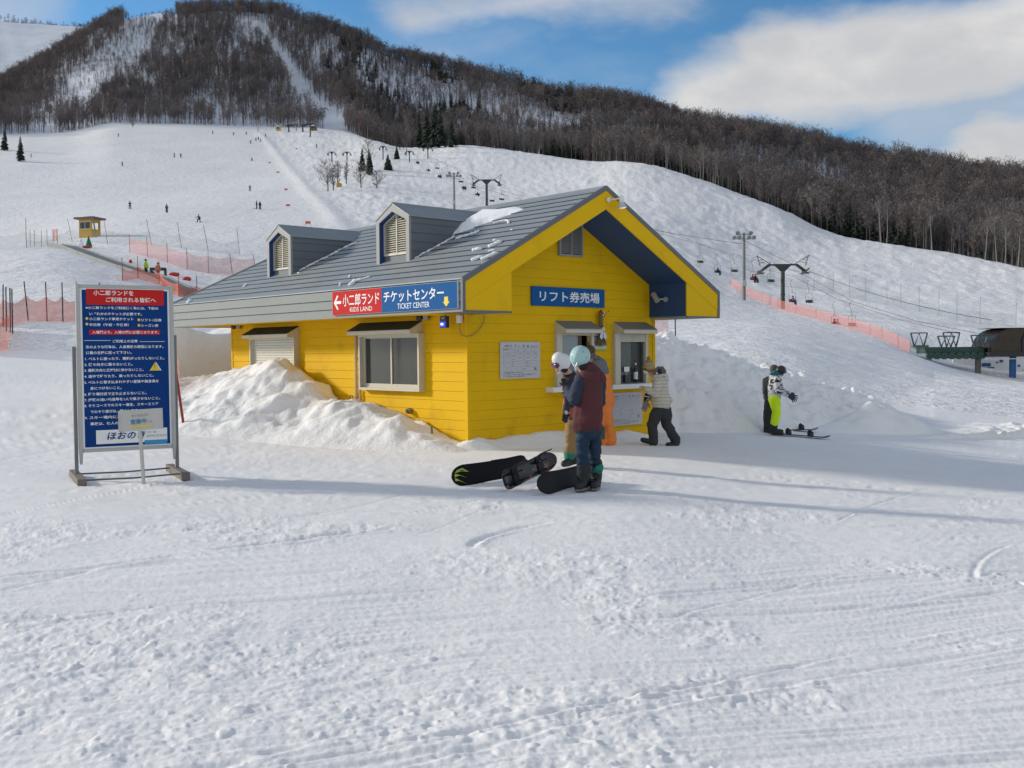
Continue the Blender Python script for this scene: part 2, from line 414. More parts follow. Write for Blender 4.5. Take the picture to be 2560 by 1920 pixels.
# snow grid: fan of columns, rows denser near the viewer, following the survey lines further out
uin = np.linspace(-.545, .545, 900)
uo = np.geomspace(.56, 6.0, 46)
ucol = np.concatenate([-uo[::-1], uin, uo]); NC = len(ucol)
yn = 1 / np.linspace(1/3.4, 1/24., 400); yn = np.concatenate([np.linspace(1.2, 3.3, 22), yn]); nr0 = len(yn)
uc = np.clip(ucol, UG[0], UG[-1])
tyc = np.array([np.interp(uc, UG, TY[i]) for i in range(NK)])
segs = [(2, 7, 250), (7, 10, 80), (10, 13, 34)]
rows = [np.repeat(y, NC) for y in yn]
marks = [nr0]
def geo(a, b, n): return [a * (b/a)**(j/n) for j in range(1, n+1)]
cur = np.full(NC, yn[-1])
for a, b, n in segs:
    for r_ in geo(cur, tyc[b], n): rows.append(r_)
    cur = tyc[b]; marks.append(len(rows))
YY = np.array(rows); XX = YY * ucol[None, :]
ZZ = terrain(XX.ravel(), YY.ravel()).reshape(XX.shape)
nn = np.searchsorted(yn, 42.) if yn[-1] > 42 else nr0 + 40
ZZ[:nr0+60] += near_relief(XX[:nr0+60].ravel(), YY[:nr0+60].ravel()).reshape(XX[:nr0+60].shape)
def grid_mesh(name, X, Y, Z, m, extra=None, **t):
    nr, nc = X.shape; co = np.stack([X, Y, Z], -1).reshape(-1, 3).astype(np.float32)
    idx = np.arange(nr*nc).reshape(nr, nc)
    q = np.stack([idx[:-1, :-1], idx[:-1, 1:], idx[1:, 1:], idx[1:, :-1]], -1).reshape(-1, 4)
    if extra is not None:
        ev, eq = extra; q = np.concatenate([q, eq + len(co)]); co = np.concatenate([co, ev.astype(np.float32)])
    me = bpy.data.meshes.new(name); me.vertices.add(len(co)); me.vertices.foreach_set('co', co.ravel())
    me.loops.add(q.size); me.loops.foreach_set('vertex_index', q.ravel().astype(np.int32))
    me.polygons.add(len(q)); me.polygons.foreach_set('loop_start', np.arange(0, q.size, 4, dtype=np.int32))
    me.polygons.foreach_set('use_smooth', np.ones(len(q), bool))
    me.update(calc_edges=True); me.validate()
    me.materials.append(m); o = bpy.data.objects.new(name, me); link(o)
    return tag(o, **t) if t else o
m_ground = snow_mat('trodden_snow', bumps=((.6, 9., .010), (.6, 45., .004)), tone=.05, big=.8)
m_slope = snow_mat('piste_snow', base=(.87, .865, .862), bumps=((1., .5, .45), (.9, 1.4, .16), (.6, 5., .04)), tone=.06, big=.02, streak=((.25, 1.0, .4), .12, .25, (.76, .76, .78)))
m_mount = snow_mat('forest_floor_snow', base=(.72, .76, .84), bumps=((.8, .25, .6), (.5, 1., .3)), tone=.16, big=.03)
bx = np.linspace(-95, 95, 40); by = np.linspace(-90, 1.22, 30); BX, BY = np.meshgrid(bx, by)
bi = np.arange(BX.size).reshape(BX.shape)
bq = np.stack([bi[:-1, :-1], bi[:-1, 1:], bi[1:, 1:], bi[1:, :-1]], -1).reshape(-1, 4)
bz = .05*fbm(BX.ravel()/3, BY.ravel()/3, 2, 9) - .02
i1 = nr0 + 36
grid_mesh('snow_ground', XX[:i1+1], YY[:i1+1], ZZ[:i1+1], m_ground, (np.stack([BX.ravel(), BY.ravel(), bz], -1), bq), kind='structure')
grid_mesh('ski_slope', XX[i1:marks[1]+1], YY[i1:marks[1]+1], ZZ[i1:marks[1]+1], m_slope, kind='structure')
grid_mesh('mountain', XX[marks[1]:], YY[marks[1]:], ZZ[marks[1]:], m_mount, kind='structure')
del XX, YY, ZZ

# ------------------------------------------------------------------ building axes
TH = R(42.4848); B0 = Vector((-.7866, 17.8, 0))
SV = Vector((math.cos(TH), math.sin(TH), 0)); TV = Vector((-math.sin(TH), math.cos(TH), 0))
BM = Matrix(((SV.x, TV.x, 0, B0.x), (SV.y, TV.y, 0, B0.y), (0, 0, 1, 0), (0, 0, 0, 1)))
def bl(s, t, z): return B0 + SV*s + TV*t + Vector((0, 0, z))

# ------------------------------------------------------------------ ploughed snow
m_pile = snow_mat('ploughed_snow', base=(.87, .868, .862), bumps=((.8, 4.5, .05), (.5, 22., .007)), tone=.05, big=1.2)
def pile(name, label, o, ax, ay, x0, x1, y0, y1, fn, step=.06, lump=.10, seed=0, cut=None):
    """heap of snow on a local rectangle (ax along, ay across); fn gives height above datum"""
    nx, ny = int((x1-x0)/step), int((y1-y0)/step)
    a, b = np.meshgrid(np.linspace(x0, x1, nx), np.linspace(y0, y1, ny))
    X = o.x + ax.x*a + ay.x*b; Y = o.y + ax.y*a + ay.y*b
    g0 = terrain(X.ravel(), Y.ravel()).reshape(X.shape)
    h = fn(a, b)
    amt = np.clip((h - g0) / .35, 0, 1)
    n = fbm(X*1.3, Y*1.3, 3, seed) ; n2 = fbm(X*4, Y*4, 3, seed+3); n3 = np.abs(pnoise(X*2.2, Y*2.2, seed+5))
    z = h + amt * (lump*1.9*n + lump*.6*n2 + lump*.8*n3 + lump*.25*np.abs(pnoise(X*9, Y*9, seed+11)))
    z = np.where(h - g0 < -.05, g0 - .25, z)
    # lateral slump so faces are not a pure height field
    dx = amt * .05 * fbm(X*3, Y*3, 2, seed+9); X = X + ax.x*dx - ay.x*dx; Y = Y + ax.y*dx - ay.y*dx
    # bed the rim
    e = np.minimum.reduce([(a-x0), (x1-a), (b-y0), (y1-b)]); z = np.where(e < step*1.01, np.minimum(z, g0 - .25), z)
    ob = grid_mesh(name, X, Y, z, m_pile)
    return tag(ob, label, 'snow pile')
def ip(x, xs, ys): return np.interp(x, xs, ys)
# heap along the left wall: profile along t, slumping away from the wall
cr_t = [-1.6, -.9, -.4, .0, .6, 1.2, 1.7, 2.14, 2.85, 3.4, 3.72, 4.14, 4.41, 4.68, 5.2, 5.5, 5.9, 6.42, 7.47, 8.39, 10.1, 11.5, 13]
cr_z = [-.3, -.1, -.06, .03, .19, .40, .47, .58, .70, .68, .67, .84, 1.04, 1.08, 1.26, 1.44, 1.44, 1.38, 1.28, 1.08, 1.06, 1.0, .9]
def heapA(a, b):       # a = t, b = s (negative = towards the viewer)
    c = ip(a, cr_t, cr_z); w = ip(a, [-1, 0, 2, 5, 8, 12], [.7, 1.1, 1.9, 3.0, 3.6, 3.6])
    gr = ip(a, [-2, 3, 8, 12], [-.12, -.12, .10, .15])
    q = np.clip((-b - .7) / w, 0, 1)
    return gr - .12 + (c - gr + .12) * (1 - q)**1.35 * (1 - .10*sstep(b, -.5, .0)) - .02
pile('snow_pile', 'tall lumpy heap of shovelled snow banked against the long yellow wall below the shutter', B0, TV, SV, -1.9, 13.0, -5.2, -.02, heapA, .055, .085, 100)
# low berm along the gable wall
def berm(a, b):        # a = s, b = t
    c = ip(a, [-1.2, -.6, -.15, .2, .5, .9, 1.6, 2.3, 3.4, 4.2, 4.9, 5.4], [-.2, -.14, .02, .10, .03, .06, .08, .10, -.02, -.02, -.15, -.6])
    lo = ip(a, [-1.3, 2, 4, 5.4], [-.24, -.24, -.42, -.7]); return lo + (c - lo) * (1 - np.clip((-b - .12) / .95, 0, 1))**1.5
pile('snow_pile', 'low ragged berm of snow along the foot of the gable wall', B0, SV, TV, -1.3, 5.4, -1.5, .10, berm, .04, .05, 140)
# ploughed bank right of the booth
pb = Vector((1.55, 26.47, 0))
def bankB(a, b):
    c = ip(a, [-3, 0, 3, 4.2, 6.2, 8.8, 10.7, 12.2, 14], [2.1, 2.1, 2.0, 1.72, 1.22, .60, .22, -.3, -1.0])
    front = ip(a, [0, 3, 6, 9, 12], [4.2, 4.3, 3.9, 3.1, 2.0])
    d = np.where(b < 0, -b / front, b / 1.7)
    d = np.clip(d, 0, 1)
    return -.72 + (c + .72) * (1 - d**1.2)
pile('snow_pile', 'high ploughed snowbank in shade running right from behind the ticket windows', pb, Vector((.86, .51, 0)), Vector((-.51, .86, 0)), -2.5, 13.8, -5.0, 2.4, bankB, .06, .20, 180)
def low2(a, b):
    return -.75 + (.62 + .2*np.sin(a*1.3)) * (1 - np.clip(np.abs(b)/1.0, 0, 1)**1.6) * (1 - np.clip(np.abs(a)/3.2, 0, 1)**2)
pile('snow_pile', 'small sunlit ridge of ploughed snow right of the snowboarders', Vector((9.2, 27.0, 0)), Vector((.86, .51, 0)), Vector((-.51, .86, 0)), -3.4, 3.4, -1.3, 1.3, low2, .06, .10, 210)
# vertical cut face of deep snow behind the far end of the booth
def cutw(a, b):
    return .3 + (2.0 + .18*np.sin(a*1.7)) * sstep(b, .0, .30) * (1 - sstep(b, 3.0, 4.2)) - 0*a
pile('snow_pile', 'grey cut wall of deep snow behind the far end of the booth', bl(-1.6, 11.4, 0), SV, TV, .75, 6.5, -.4, 4.4, cutw, .07, .04, 240)
# ------------------------------------------------------------------ ticket booth
Wd, EV, OV, ZB, ZT, ZA, LW, LE = 5.1436, .916, 1.003, 2.2866, 2.8147, 4.6521, 8.80, 10.2
CX = Wd / 2; SL = (ZA - ZT) / (CX + EV)
yel = mat('yellow_paint', (.75, .448, .001), .75, spec=.2, vary=.07, vscale=1.2, bump=.25, bscale=60, dirt=((.34, .20, .02), 1.6, .28))
yel2 = mat('yellow_panel_paint', (.76, .46, .001), .7, spec=.2, vary=.06, vscale=1.0, dirt=((.36, .22, .02), 1.8, .25))
roofm = mat('grey_roof_sheet', (.27, .295, .305), .5, metal=.1, vary=.10, vscale=2.0, dirt=((.36, .37, .36), .9, .45), bump=.15, bscale=25)
fasm = mat('pale_grey_siding', (.215, .235, .23), .7, vary=.06, vscale=1.5, stretch=(1, 1, .35), dirt=((.27, .27, .24), 3., .5))
darkg = mat('slate_grey_siding', (.125, .145, .165), .6, vary=.10, vscale=3)
trim = mat('grey_trim_metal', (.12, .125, .145), .45, metal=.2, vary=.08)
frm2 = mat('weathered_frame_paint', (.29, .29, .28), .6, vary=.15, vscale=9)
navy = mat('navy_paint', (.018, .060, .155), .6, vary=.12, vscale=2)
blue = mat('blue_paint', (.014, .055, .20), .55, vary=.15, vscale=4)
beige = mat('beige_frame_paint', (.56, .52, .42), .5, vary=.06, vscale=3, dirt=((.35, .30, .22), 5, .35))
louv = mat('cream_louver_paint', (.60, .57, .46), .5, vary=.08, vscale=6)
awnt = mat('dark_shingle', (.028, .030, .030), .9, vary=.4, vscale=50, bump=.6, bscale=120)
awng = mat('grey_awning_sheet', (.20, .19, .175), .7, vary=.1, vscale=20)
glass = mat('dark_window_glass', (.055, .06, .055), .07, vary=.2, vscale=2, alpha=.80, spec=.6)
inner = mat('room_dark', (.06, .05, .045), .8)
brown = mat('brown_wood', (.10, .035, .02), .5)
white = mat('white_paint', (.78, .78, .77), .5, vary=.04)

booth = thing('ticket_booth', 'yellow ski lift ticket booth with grey gabled roof and two dormers', 'ticket booth')
booth.matrix_world = BM
BMt = None   # children use the booth's own axes
def kid(mb, name, m, **k): return mb.build(name, m, booth, **k)

def siding(name, m, axis, rows, span, holes, out, thick=.028):
    """lapped boards; axis 't' runs along the left wall (plane s=0), 's' along the gable (t=0)"""
    for z0, z1 in rows:
        lo, hi = span(z0), span(z1)
        if lo is None or hi is None: continue
        cuts = [(a, b) for a, b, c, d in holes if c < z1 - .01 and d > z0 + .01]
        a0, b0 = lo; a1, b1 = hi
        segs_ = [(min(a0, a1), max(b0, b1))]
        for ca, cb in cuts:
            nx = []
            for p, q in segs_:
                if cb <= p or ca >= q: nx.append((p, q)); continue
                if ca - p > .02: nx.append((p, ca))
                if q - cb > .02: nx.append((cb, q))
            segs_ = nx
        for p, q in segs_:
            mb = MB()
            if abs(a0 - a1) + abs(b0 - b1) > .001 and not cuts: prof = [(a0, z0), (b0, z0), (b1, z1), (a1, z1)]
            else: prof = [(p, z0), (q, z0), (q, z1), (p, z1)]
            jut = rnd.uniform(0, .0015)
            vs = []
            for k, (u, z) in enumerate(prof):
                o = out * ((.013 if axis == 't' else .0075) + jut if k < 2 else .004)
                vs.append((o, u, z + (.003 if k < 2 else 0)) if axis == 't' else (u, o, z + (.003 if k < 2 else 0)))
            for u, z in prof:
                vs.append((-out*thick, u, z) if axis == 't' else (u, -out*thick, z))
            mb.add(vs, [(0, 1, 2, 3), (7, 6, 5, 4), (0, 4, 5, 1), (1, 5, 6, 2), (2, 6, 7, 3), (3, 7, 4, 0)])
            kid(mb, name, m)
z0s = .0528; dz = .1736
rowsL = [(z0s + k*dz, min(z0s + (k+1)*dz, 2.30)) for k in range(-3, 13)]
rowsG = [(z0s + k*dz, z0s + (k+1)*dz) for k in range(-3, 26)]
siding('siding_board', yel, 't', rowsL, lambda z: (.045, LW), [(1.26, 3.17, .93, 1.96), (5.74, 7.67, .1, 1.96)], -1)
def gspan(z):
    if z <= 2.86: return (.045, Wd - .045)
    a = (z + .10 - ZT) / SL - EV + .32
    if a >= CX - .02: return (CX - .02, CX + .02) if a < CX + .35 else None
    return (a, Wd - a)
siding('siding_board', yel, 's', rowsG, gspan, [(2.33, 3.11, .93, 2.0), (3.98, 4.79, .93, 1.96), ], -1)
siding('siding_board', yel, 't', rowsL, lambda z: (.0, LW), [], 1) if False else None
mb = MB(); mb.box((Wd - .02, .045, -.4), (Wd + .02, LW, 2.32)); kid(mb, 'side_wall', yel)
mb = MB(); mb.box((0, LW - .02, -.4), (Wd, LW + .02, 2.32)); kid(mb, 'rear_wall', yel)
for s0, t0 in ((0, 0), (Wd, 0), (0, LW)):      # corner posts
    mb = MB(); mb.box((s0 - .022, t0 - .022, -.4), (s0 + .05 if s0 == 0 else s0 + .022, t0 + .05, 2.30) if s0 == 0 else (s0 + .022, t0 + .05, 2.30))
    if s0: mb = MB(); mb.box((s0 - .05, t0 - .022, -.4), (s0 + .022, t0 + .05, 2.88))
    elif t0 == 0: mb = MB(); mb.box((-.022, -.022, -.4), (.05, .05, 2.88))
    kid(mb, 'corner_post', yel)
# window room behind the gable and left window
mb = MB(); mb.box((.06, 2.6, -.3), (Wd - .06, 2.66, 2.7)); mb.box((.06, .06, -.34), (Wd - .06, 2.6, -.28)); mb.box((.06, .06, 2.30), (Wd - .06, 2.6, 2.36)); mb.box((3.40, .06, -.3), (3.46, 2.6, 2.3)); mb.box((Wd - .12, .06, -.3), (Wd - .06, 2.6, 2.3))
kid(mb, 'inner_partition', inner)
mb = MB(); mb.box((1.15, 1.0, -.3), (1.2, 4.2, 2.3)); mb.box((.05, 3.75, -.3), (1.15, 3.8, 2.3)); kid(mb, 'inner_wall', inner)

# roof: lapped sheet courses on both slopes and the hipped far end
lap_shade_m = mat('lap_shade', (.035, .04, .045), .9)  # near-black colour for the shadow lines painted in at the laps
NCO = 15
def far(a): return LE - 1.3 * a
def slope_pt(side, a, t, lift=0.):
    s = -EV + (CX + EV) * a
    if side: s = Wd - s
    return (s, t, ZT + (ZA - ZT) * a + lift)
for side in (0, 1):
    for k in range(NCO):
        a0, a1 = k / NCO, (k + 1) / NCO; n0 = -OV + .004*(k % 2)
        g0, g1 = a0 + .0012, a1 - .0022
        q = [slope_pt(side, g0, n0, .026), slope_pt(side, g0, far(g0), .026), slope_pt(side, g1, far(g1), .018), slope_pt(side, g1, n0, .018)]
        p = [slope_pt(side, g0, n0, .002), slope_pt(side, g0, far(g0), .002), slope_pt(side, g1, far(g1), -.01), slope_pt(side, g1, n0, -.01)]
        mb = MB(); mb.add(q + p, [(0, 1, 2, 3)[::-1], (4, 5, 6, 7), (0, 4, 5, 1)[::-1], (1, 5, 6, 2)[::-1], (2, 6, 7, 3)[::-1], (3, 7, 4, 0)[::-1]])
        kid(mb, 'roof_course', roofm)
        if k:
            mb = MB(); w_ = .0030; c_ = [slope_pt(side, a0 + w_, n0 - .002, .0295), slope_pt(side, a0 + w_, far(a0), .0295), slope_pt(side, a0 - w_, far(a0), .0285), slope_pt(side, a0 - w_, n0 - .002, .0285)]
            mb.add(c_ + [(x, y, z - .02) for x, y, z in c_], [(0, 1, 2, 3), (7, 6, 5, 4), (0, 4, 5, 1), (1, 5, 6, 2), (2, 6, 7, 3), (3, 7, 4, 0)]); kid(mb, 'roof_lap_shade', lap_shade_m)  # dark strip laid on the joint in place of the lap's shadow
for k in range(6):
    a0, a1 = k / 6, (k + 1) / 6
    A, B_, C_, D = slope_pt(0, a0, far(a0) + .01, .03), slope_pt(1, a0, far(a0) + .01, .03), slope_pt(1, a1, far(a1) + .003, .01), slope_pt(0, a1, far(a1) + .003, .01)
    mb = MB(); lo = [(x, y - .03, z - .03) for x, y, z in (A, B_, C_, D)]
    mb.add([A, B_, C_, D] + lo, [(0, 1, 2, 3), (7, 6, 5, 4), (0, 4, 5, 1), (1, 5, 6, 2), (2, 6, 7, 3), (3, 7, 4, 0)])
    kid(mb, 'hip_course', roofm)
mb = MB(); mb.poly([(CX - .10, -OV, ZA - .03), (CX, -OV, ZA + .045), (CX + .10, -OV, ZA - .03), (CX, -OV, ZA + .015)], (0, OV + LE - 1.3, 0)); kid(mb, 'ridge_cap', roofm)
mb = MB()
for s_ in (0, 1):
    mb.tube([slope_pt(s_, 0, LE, .03), slope_pt(s_, 1, LE - 1.3, .03)], .03, 6)
kid(mb, 'hip_cap', roofm)
mb = MB(); mb.poly([(-EV + .05, -OV + .12, ZT - .06), (CX, -OV + .12, ZA - .08), (Wd + EV - .05, -OV + .12, ZT - .06), (Wd + EV - .05, -OV + .12, ZT - .03), (CX, -OV + .12, ZA - .03), (-EV + .05, -OV + .12, ZT - .03)], (0, 9.2, 0)); kid(mb, 'roof_deck', trim)

# eave fascia: three lapped boards each side, plus soffits
for side in (0, 1):
    X = lambda s: Wd - s if side else s
    for k in range(3):
        z0, z1 = ZB + .172*k, ZB + .172*(k+1)
        mb = MB(); a, b = sorted((X(-EV - .016), X(-EV + .02))); n = X(-EV - .004); o_ = X(-EV - .018); i_ = X(-EV + .02)
        vs = [(o_, -OV + .035, z0 + .002), (o_, LE, z0 + .002), (n, LE, z1), (n, -OV + .035, z1), (i_, -OV + .035, z0 + .002), (i_, LE, z0 + .002), (i_, LE, z1), (i_, -OV + .035, z1)]
        mb.add(vs, [(0, 1, 2, 3), (7, 6, 5, 4), (0, 4, 5, 1), (1, 5, 6, 2), (2, 6, 7, 3), (3, 7, 4, 0)])
        kid(mb, 'fascia_board', fasm)
        if k: mb = MB(); a, b = sorted((X(-EV - .0185), X(-EV))); mb.box((a, -OV + .035, z0 - .004), (b, LE, z0 + .0035)); kid(mb, 'fascia_lap_shade', lap_shade_m)  # shadow line between the boards, put in as a dark strip
    mb = MB(); a, b = sorted((X(-EV + .02), X(-.0))); mb.box((a, -.02, ZB + .012), (b, LE - .02, ZB + .028)); kid(mb, 'eave_soffit', yel2)
mb = MB(); mb.box((-EV, LE - .02, ZB), (Wd + EV, LE + .01, ZT + .01)); kid(mb, 'fascia_board', fasm)
mb = MB(); mb.box((0, LW + .02, ZB + .012), (Wd, LE - .02, ZB + .03)); kid(mb, 'eave_soffit', yel2)
# gable front: bargeboards, return panels, grey edge trim, navy soffit
zi = lambda s: 4.26 - SL * abs(CX - s)
for side in (0, 1):
    X = lambda s: Wd - s if side else s
    f0 = -OV
    mb = MB(); mb.poly([(X(CX), f0, 4.605), (X(-EV + .045), f0, ZT - .035), (X(-EV + .045), f0, zi(-EV + .045)), (X(CX), f0, 4.26)], (0, .03, 0)); kid(mb, 'bargeboard', yel2)
    mb = MB(); mb.poly([(X(-EV + .045), f0 + .005, zi(-EV + .045) - .004), (X(-EV + .045), f0 + .005, ZB + .028), (X(.163), f0 + .005, ZB + .028), (X(.163), f0 + .005, zi(.163) - .004)], (0, .025, 0)); kid(mb, 'return_panel', yel2)
    mb = MB(); mb.poly([(X(CX), f0 - .012, ZA + .045), (X(-EV - .02), f0 - .012, ZT + .03), (X(-EV - .02), f0 - .012, ZB - .006), (X(-EV + .044), f0 - .012, ZB - .006), (X(-EV + .044), f0 - .012, ZT - .034), (X(CX), f0 - .012, 4.607)], (0, .05, 0)); kid(mb, 'gable_trim', trim)
    mb = MB(); a, b = sorted((X(-EV + .045), X(.163))); mb.box((a, f0 - .008, ZB - .006), (b, f0 + .03, ZB + .026)); kid(mb, 'return_sill', trim)
    mb = MB(); mb.box((a, f0 + .03, ZB + .004), (b, -.02, ZB + .010)); kid(mb, 'return_base', trim)
    # soffit under the overhang
    mb = MB(); mb.poly([(X(CX), f0 + .031, 4.262), (X(.163), f0 + .031, zi(.163)), (X(.163), f0 + .031, zi(.163) + .05), (X(CX), f0 + .031, 4.33)], (0, OV - .05, 0)); kid(mb, 'gable_soffit', navy)
    mb = MB(); a, b = sorted((X(.163), X(.12))); mb.box((a, f0 + .031, ZB + .028), (b, -.019, zi(.163))); kid(mb, 'return_cheek', navy)
    mb = MB(); a, b = sorted((X(.163), X(.10))); mb.box((a, f0 + .032, ZB + .0), (b, -.019, ZB + .0275)); kid(mb, 'return_ledge', frm2)
# white edging bead where wall meets soffit
mb = MB()
mb.tube([(CX, -.012, 4.255), (4.97, -.012, zi(.163) - .01), (4.97, -.012, ZB + .03)], .010, 4); kid(mb, 'edge_bead', yel2)

# dormers
def dormer(t0, t1):
    d = booth
    c = (t0 + t1) / 2; zs, za, zb, s0 = 4.235, 4.50, 3.34, .09
    sr = lambda z: (z - ZT) / SL - EV
    # face ring
    outp = [(t0, zb - .03), (t0, zs), (c, za), (t1, zs), (t1, zb - .03)]
    inn = [(t0 + .105, zb - .03), (t0 + .105, zs - .06), (c, za - .135), (t1 - .105, zs - .06), (t1 - .105, zb - .03)]
    mb = MB(); n = 5
    vs = [(s0, t, z) for t, z in outp] + [(s0, t, z) for t, z in inn] + [(s0 + .05, t, z) for t, z in outp] + [(s0 + .05, t, z) for t, z in inn]
    fs = []
    for i in range(4): fs += [(i, i+1, n+i+1, n+i), (2*n+i, 3*n+i, 3*n+i+1, 2*n+i+1), (i, 2*n+i, 2*n+i+1, i+1), (n+i, n+i+1, 3*n+i+1, 3*n+i)]
    mb.add(vs, fs); kid(mb, 'dormer_frame', frm2)
    # blue reveal
    mb = MB(); D = .20
    vs = [(s0 + .004, t, z) for t, z in inn] + [(s0 + D, t, z) for t, z in inn]
    vs2 = [(s0 + .004, t + (.008 if t < c else -.008 if t > c else 0), z - .010*(i in (1, 2, 3))) for i, (t, z) in enumerate(inn)] + [(s0 + D, t + (.008 if t < c else -.008 if t > c else 0), z - .010*(i in (1, 2, 3))) for i, (t, z) in enumerate(inn)]
    mb.add(vs + vs2, [(i, i+1, 5+i+1, 5+i) for i in range(4)] + [(10+i, 15+i, 15+i+1, 10+i+1) for i in range(4)] + [(i, 10+i, 11+i, i+1) for i in range(4)])
    kid(mb, 'dormer_reveal', blue)
    # louvre
    li = [(t0 + .125, 3.545), (t0 + .125, zs - .085), (c, za - .17), (t1 - .125, zs - .085), (t1 - .125, 3.545)]
    top = lambda t: zs - .085 + (za - .17 - zs + .085) * (1 - abs(t - c) / (c - t0 - .125))
    mb = MB(); z = 3.575
    while z < za - .2:
        hw = c - t0 - .135
        if z + .03 > zs - .085: hw = hw * max(0, 1 - (z + .04 - zs + .085) / (za - .085 - zs))
        if hw > .04:
            mb.add([(s0 + .11, c - hw, z - .012), (s0 + .11, c + hw, z - .012), (s0 + .165, c + hw, z + .022), (s0 + .165, c - hw, z + .022), (s0 + .11, c - hw, z - .004), (s0 + .11, c + hw, z - .004), (s0 + .165, c + hw, z + .030), (s0 + .165, c - hw, z + .030)],
                   [(0, 1, 2, 3), (7, 6, 5, 4), (0, 4, 5, 1), (2, 6, 7, 3)])
        z += .043
    kid(mb, 'louver_slats', louv, kind='stuff')
    mb = MB()
    mb.box((s0 + .10, c - .012, 3.53), (s0 + .14, c + .012, za - .18))
    mb.box((s0 + .10, t0 + .115, 3.525), (s0 + .15, t1 - .115, 3.56))
    mb.box((s0 + .10, t0 + .115, 3.56), (s0 + .15, t0 + .14, zs - .08)); mb.box((s0 + .10, t1 - .14, 3.56), (s0 + .15, t1 - .115, zs - .08))
    mb.poly([(s0 + .10, t0 + .115, zs - .08), (s0 + .10, c, za - .155), (s0 + .10, t1 - .115, zs - .08), (s0 + .10, t1 - .14, zs - .09), (s0 + .10, c, za - .185), (s0 + .10, t0 + .14, zs - .09)], (.05, 0, 0))
    kid(mb, 'louver_frame', louv)
    mb = MB(); mb.box((s0 + .17, t0 + .02, zb + .02), (s0 + .19, t1 - .02, zs - .02)); kid(mb, 'louver_back', inner)
    mb = MB(); mb.box((s0 + .12, t0 + .11, zb + .05), (s0 + .165, t1 - .11, 3.525)); kid(mb, 'dormer_apron', darkg)
    # cheeks in lapped boards
    for tt, o in ((t0, -1), (t1, 1)):
        zz = zb - .12
        while zz < zs - .01:
            z1 = min(zz + .175, zs)
            a = max(s0 + .05, s0 + .05); e0, e1 = max(sr(zz), a + .01), max(sr(z1), a + .02)
            mb = MB()
            mb.add([(a, tt + o*.004, zz), (e0, tt + o*.004, zz), (e1, tt - o*.006, z1), (a, tt - o*.006, z1), (a, tt - o*.03, zz), (e0, tt - o*.03, zz), (e1, tt - o*.03, z1), (a, tt - o*.03, z1)],
                   [(0, 1, 2, 3), (7, 6, 5, 4), (0, 4, 5, 1), (1, 5, 6, 2), (2, 6, 7, 3), (3, 7, 4, 0)])
            kid(mb, 'dormer_board', darkg); zz = z1
    # little roof, three courses a side
    for o in (-1, 1):
        for k in range(4):
            f0, f1 = k / 4, (k + 1) / 4
            tA = c + o*(c - t0 + .025) * (1 - f0); tB = c + o*(c - t0 + .025) * (1 - f1)
            zA = zs - .012 + (za - zs + .03) * f0; zB_ = zs - .012 + (za - zs + .03) * f1
            tA -= o*.006; v = [(s0 - .012, tA, zA + .014), (sr(zA) + .02, tA, zA + .014), (sr(zB_) + .04, tB, zB_ + .010), (s0 - .012, tB, zB_ + .010)]
            mb = MB(); mb.add(v + [(x, y, z - .022) for x, y, z in v], [(0, 1, 2, 3), (7, 6, 5, 4), (0, 4, 5, 1), (1, 5, 6, 2), (2, 6, 7, 3), (3, 7, 4, 0)])
            kid(mb, 'dormer_roof_course', roofm)
    mb = MB(); mb.tube([(s0 - .012, c, za + .02), (sr(za) + .08, c, za + .02)], .022, 6); kid(mb, 'dormer_ridge', roofm)
    mb = MB()
    for o in (-1, 1): mb.tube([(sr(zs) + .0, c + o*(c - t0 + .02), zs + .01), (sr(za) + .04, c, za + .035)], .03, 5)
    kid(mb, 'valley_flashing', roofm)
dormer(1.79, 2.875); dormer(6.175, 7.235)

# left wall: shuttered window and glazed window, both in boxed surrounds
def surround(axis, a0, a1, z0, z1, dep, wl, sides=True):
    mb = MB(); B = (lambda u0, u1, d0, d1, p, q: mb.box((d0, u0, p), (d1, u1, q))) if axis == 't' else (lambda u0, u1, d0, d1, p, q: mb.box((u0, d0, p), (u1, d1, q)))
    B(a0, a0 + wl, -dep, .03, z0, z1); B(a1 - wl, a1, -dep, .03, z0, z1); B(a0 + wl, a1 - wl, -dep, .03, z0, z0 + wl); B(a0 + wl, a1 - wl, -dep, .03, z1 - wl, z1)
    kid(mb, 'window_surround', beige)
def awning(axis, a0, a1, zf0, zf1, zw, dep, top):
    P_ = (lambda d, z, u: (d, u, z)) if axis == 't' else (lambda d, z, u: (u, d, z))
    mb = MB(); mb.poly([P_(-dep, zf0, a0), P_(-dep, zf1, a0), P_(-.0, zw, a0), P_(-.0, zf0, a0)], Vector(P_(0, 0, a1 - a0))); kid(mb, 'awning', beige)
    mb = MB(); mb.poly([P_(-dep - .012, zf1 + .001, a0 + .02), P_(-dep - .012, zf1 + .012, a0 + .02), P_(-.0, zw + .014, a0 + .02), P_(-.0, zw + .003, a0 + .02)], Vector(P_(0, 0, a1 - a0 - .04))); kid(mb, 'awning_top', top)
surround('t', 1.225, 3.21, .895, 1.985, .145, .045); awning('t', 1.27, 3.36, 1.975, 2.05, 2.215, .31, awnt)
mb = MB(); mb.box((-.045, 1.27, .94), (.0, 3.165, 1.02)); mb.box((-.06, 1.27, .94), (-.03, 3.165, .965)); mb.box((-.045, 1.27, 1.905), (0, 3.165, 1.94)); kid(mb, 'sash_rail', beige)
mb = MB(); mb.box((-.05, 2.21, .99), (-.01, 2.25, 1.91)); kid(mb, 'sash_stile', beige)
mb = MB(); mb.box((-.04, 1.27, .99), (-.0, 1.30, 1.91)); mb.box((-.04, 3.13, .99), (-.0, 3.165, 1.91)); kid(mb, 'sash_jamb', beige)
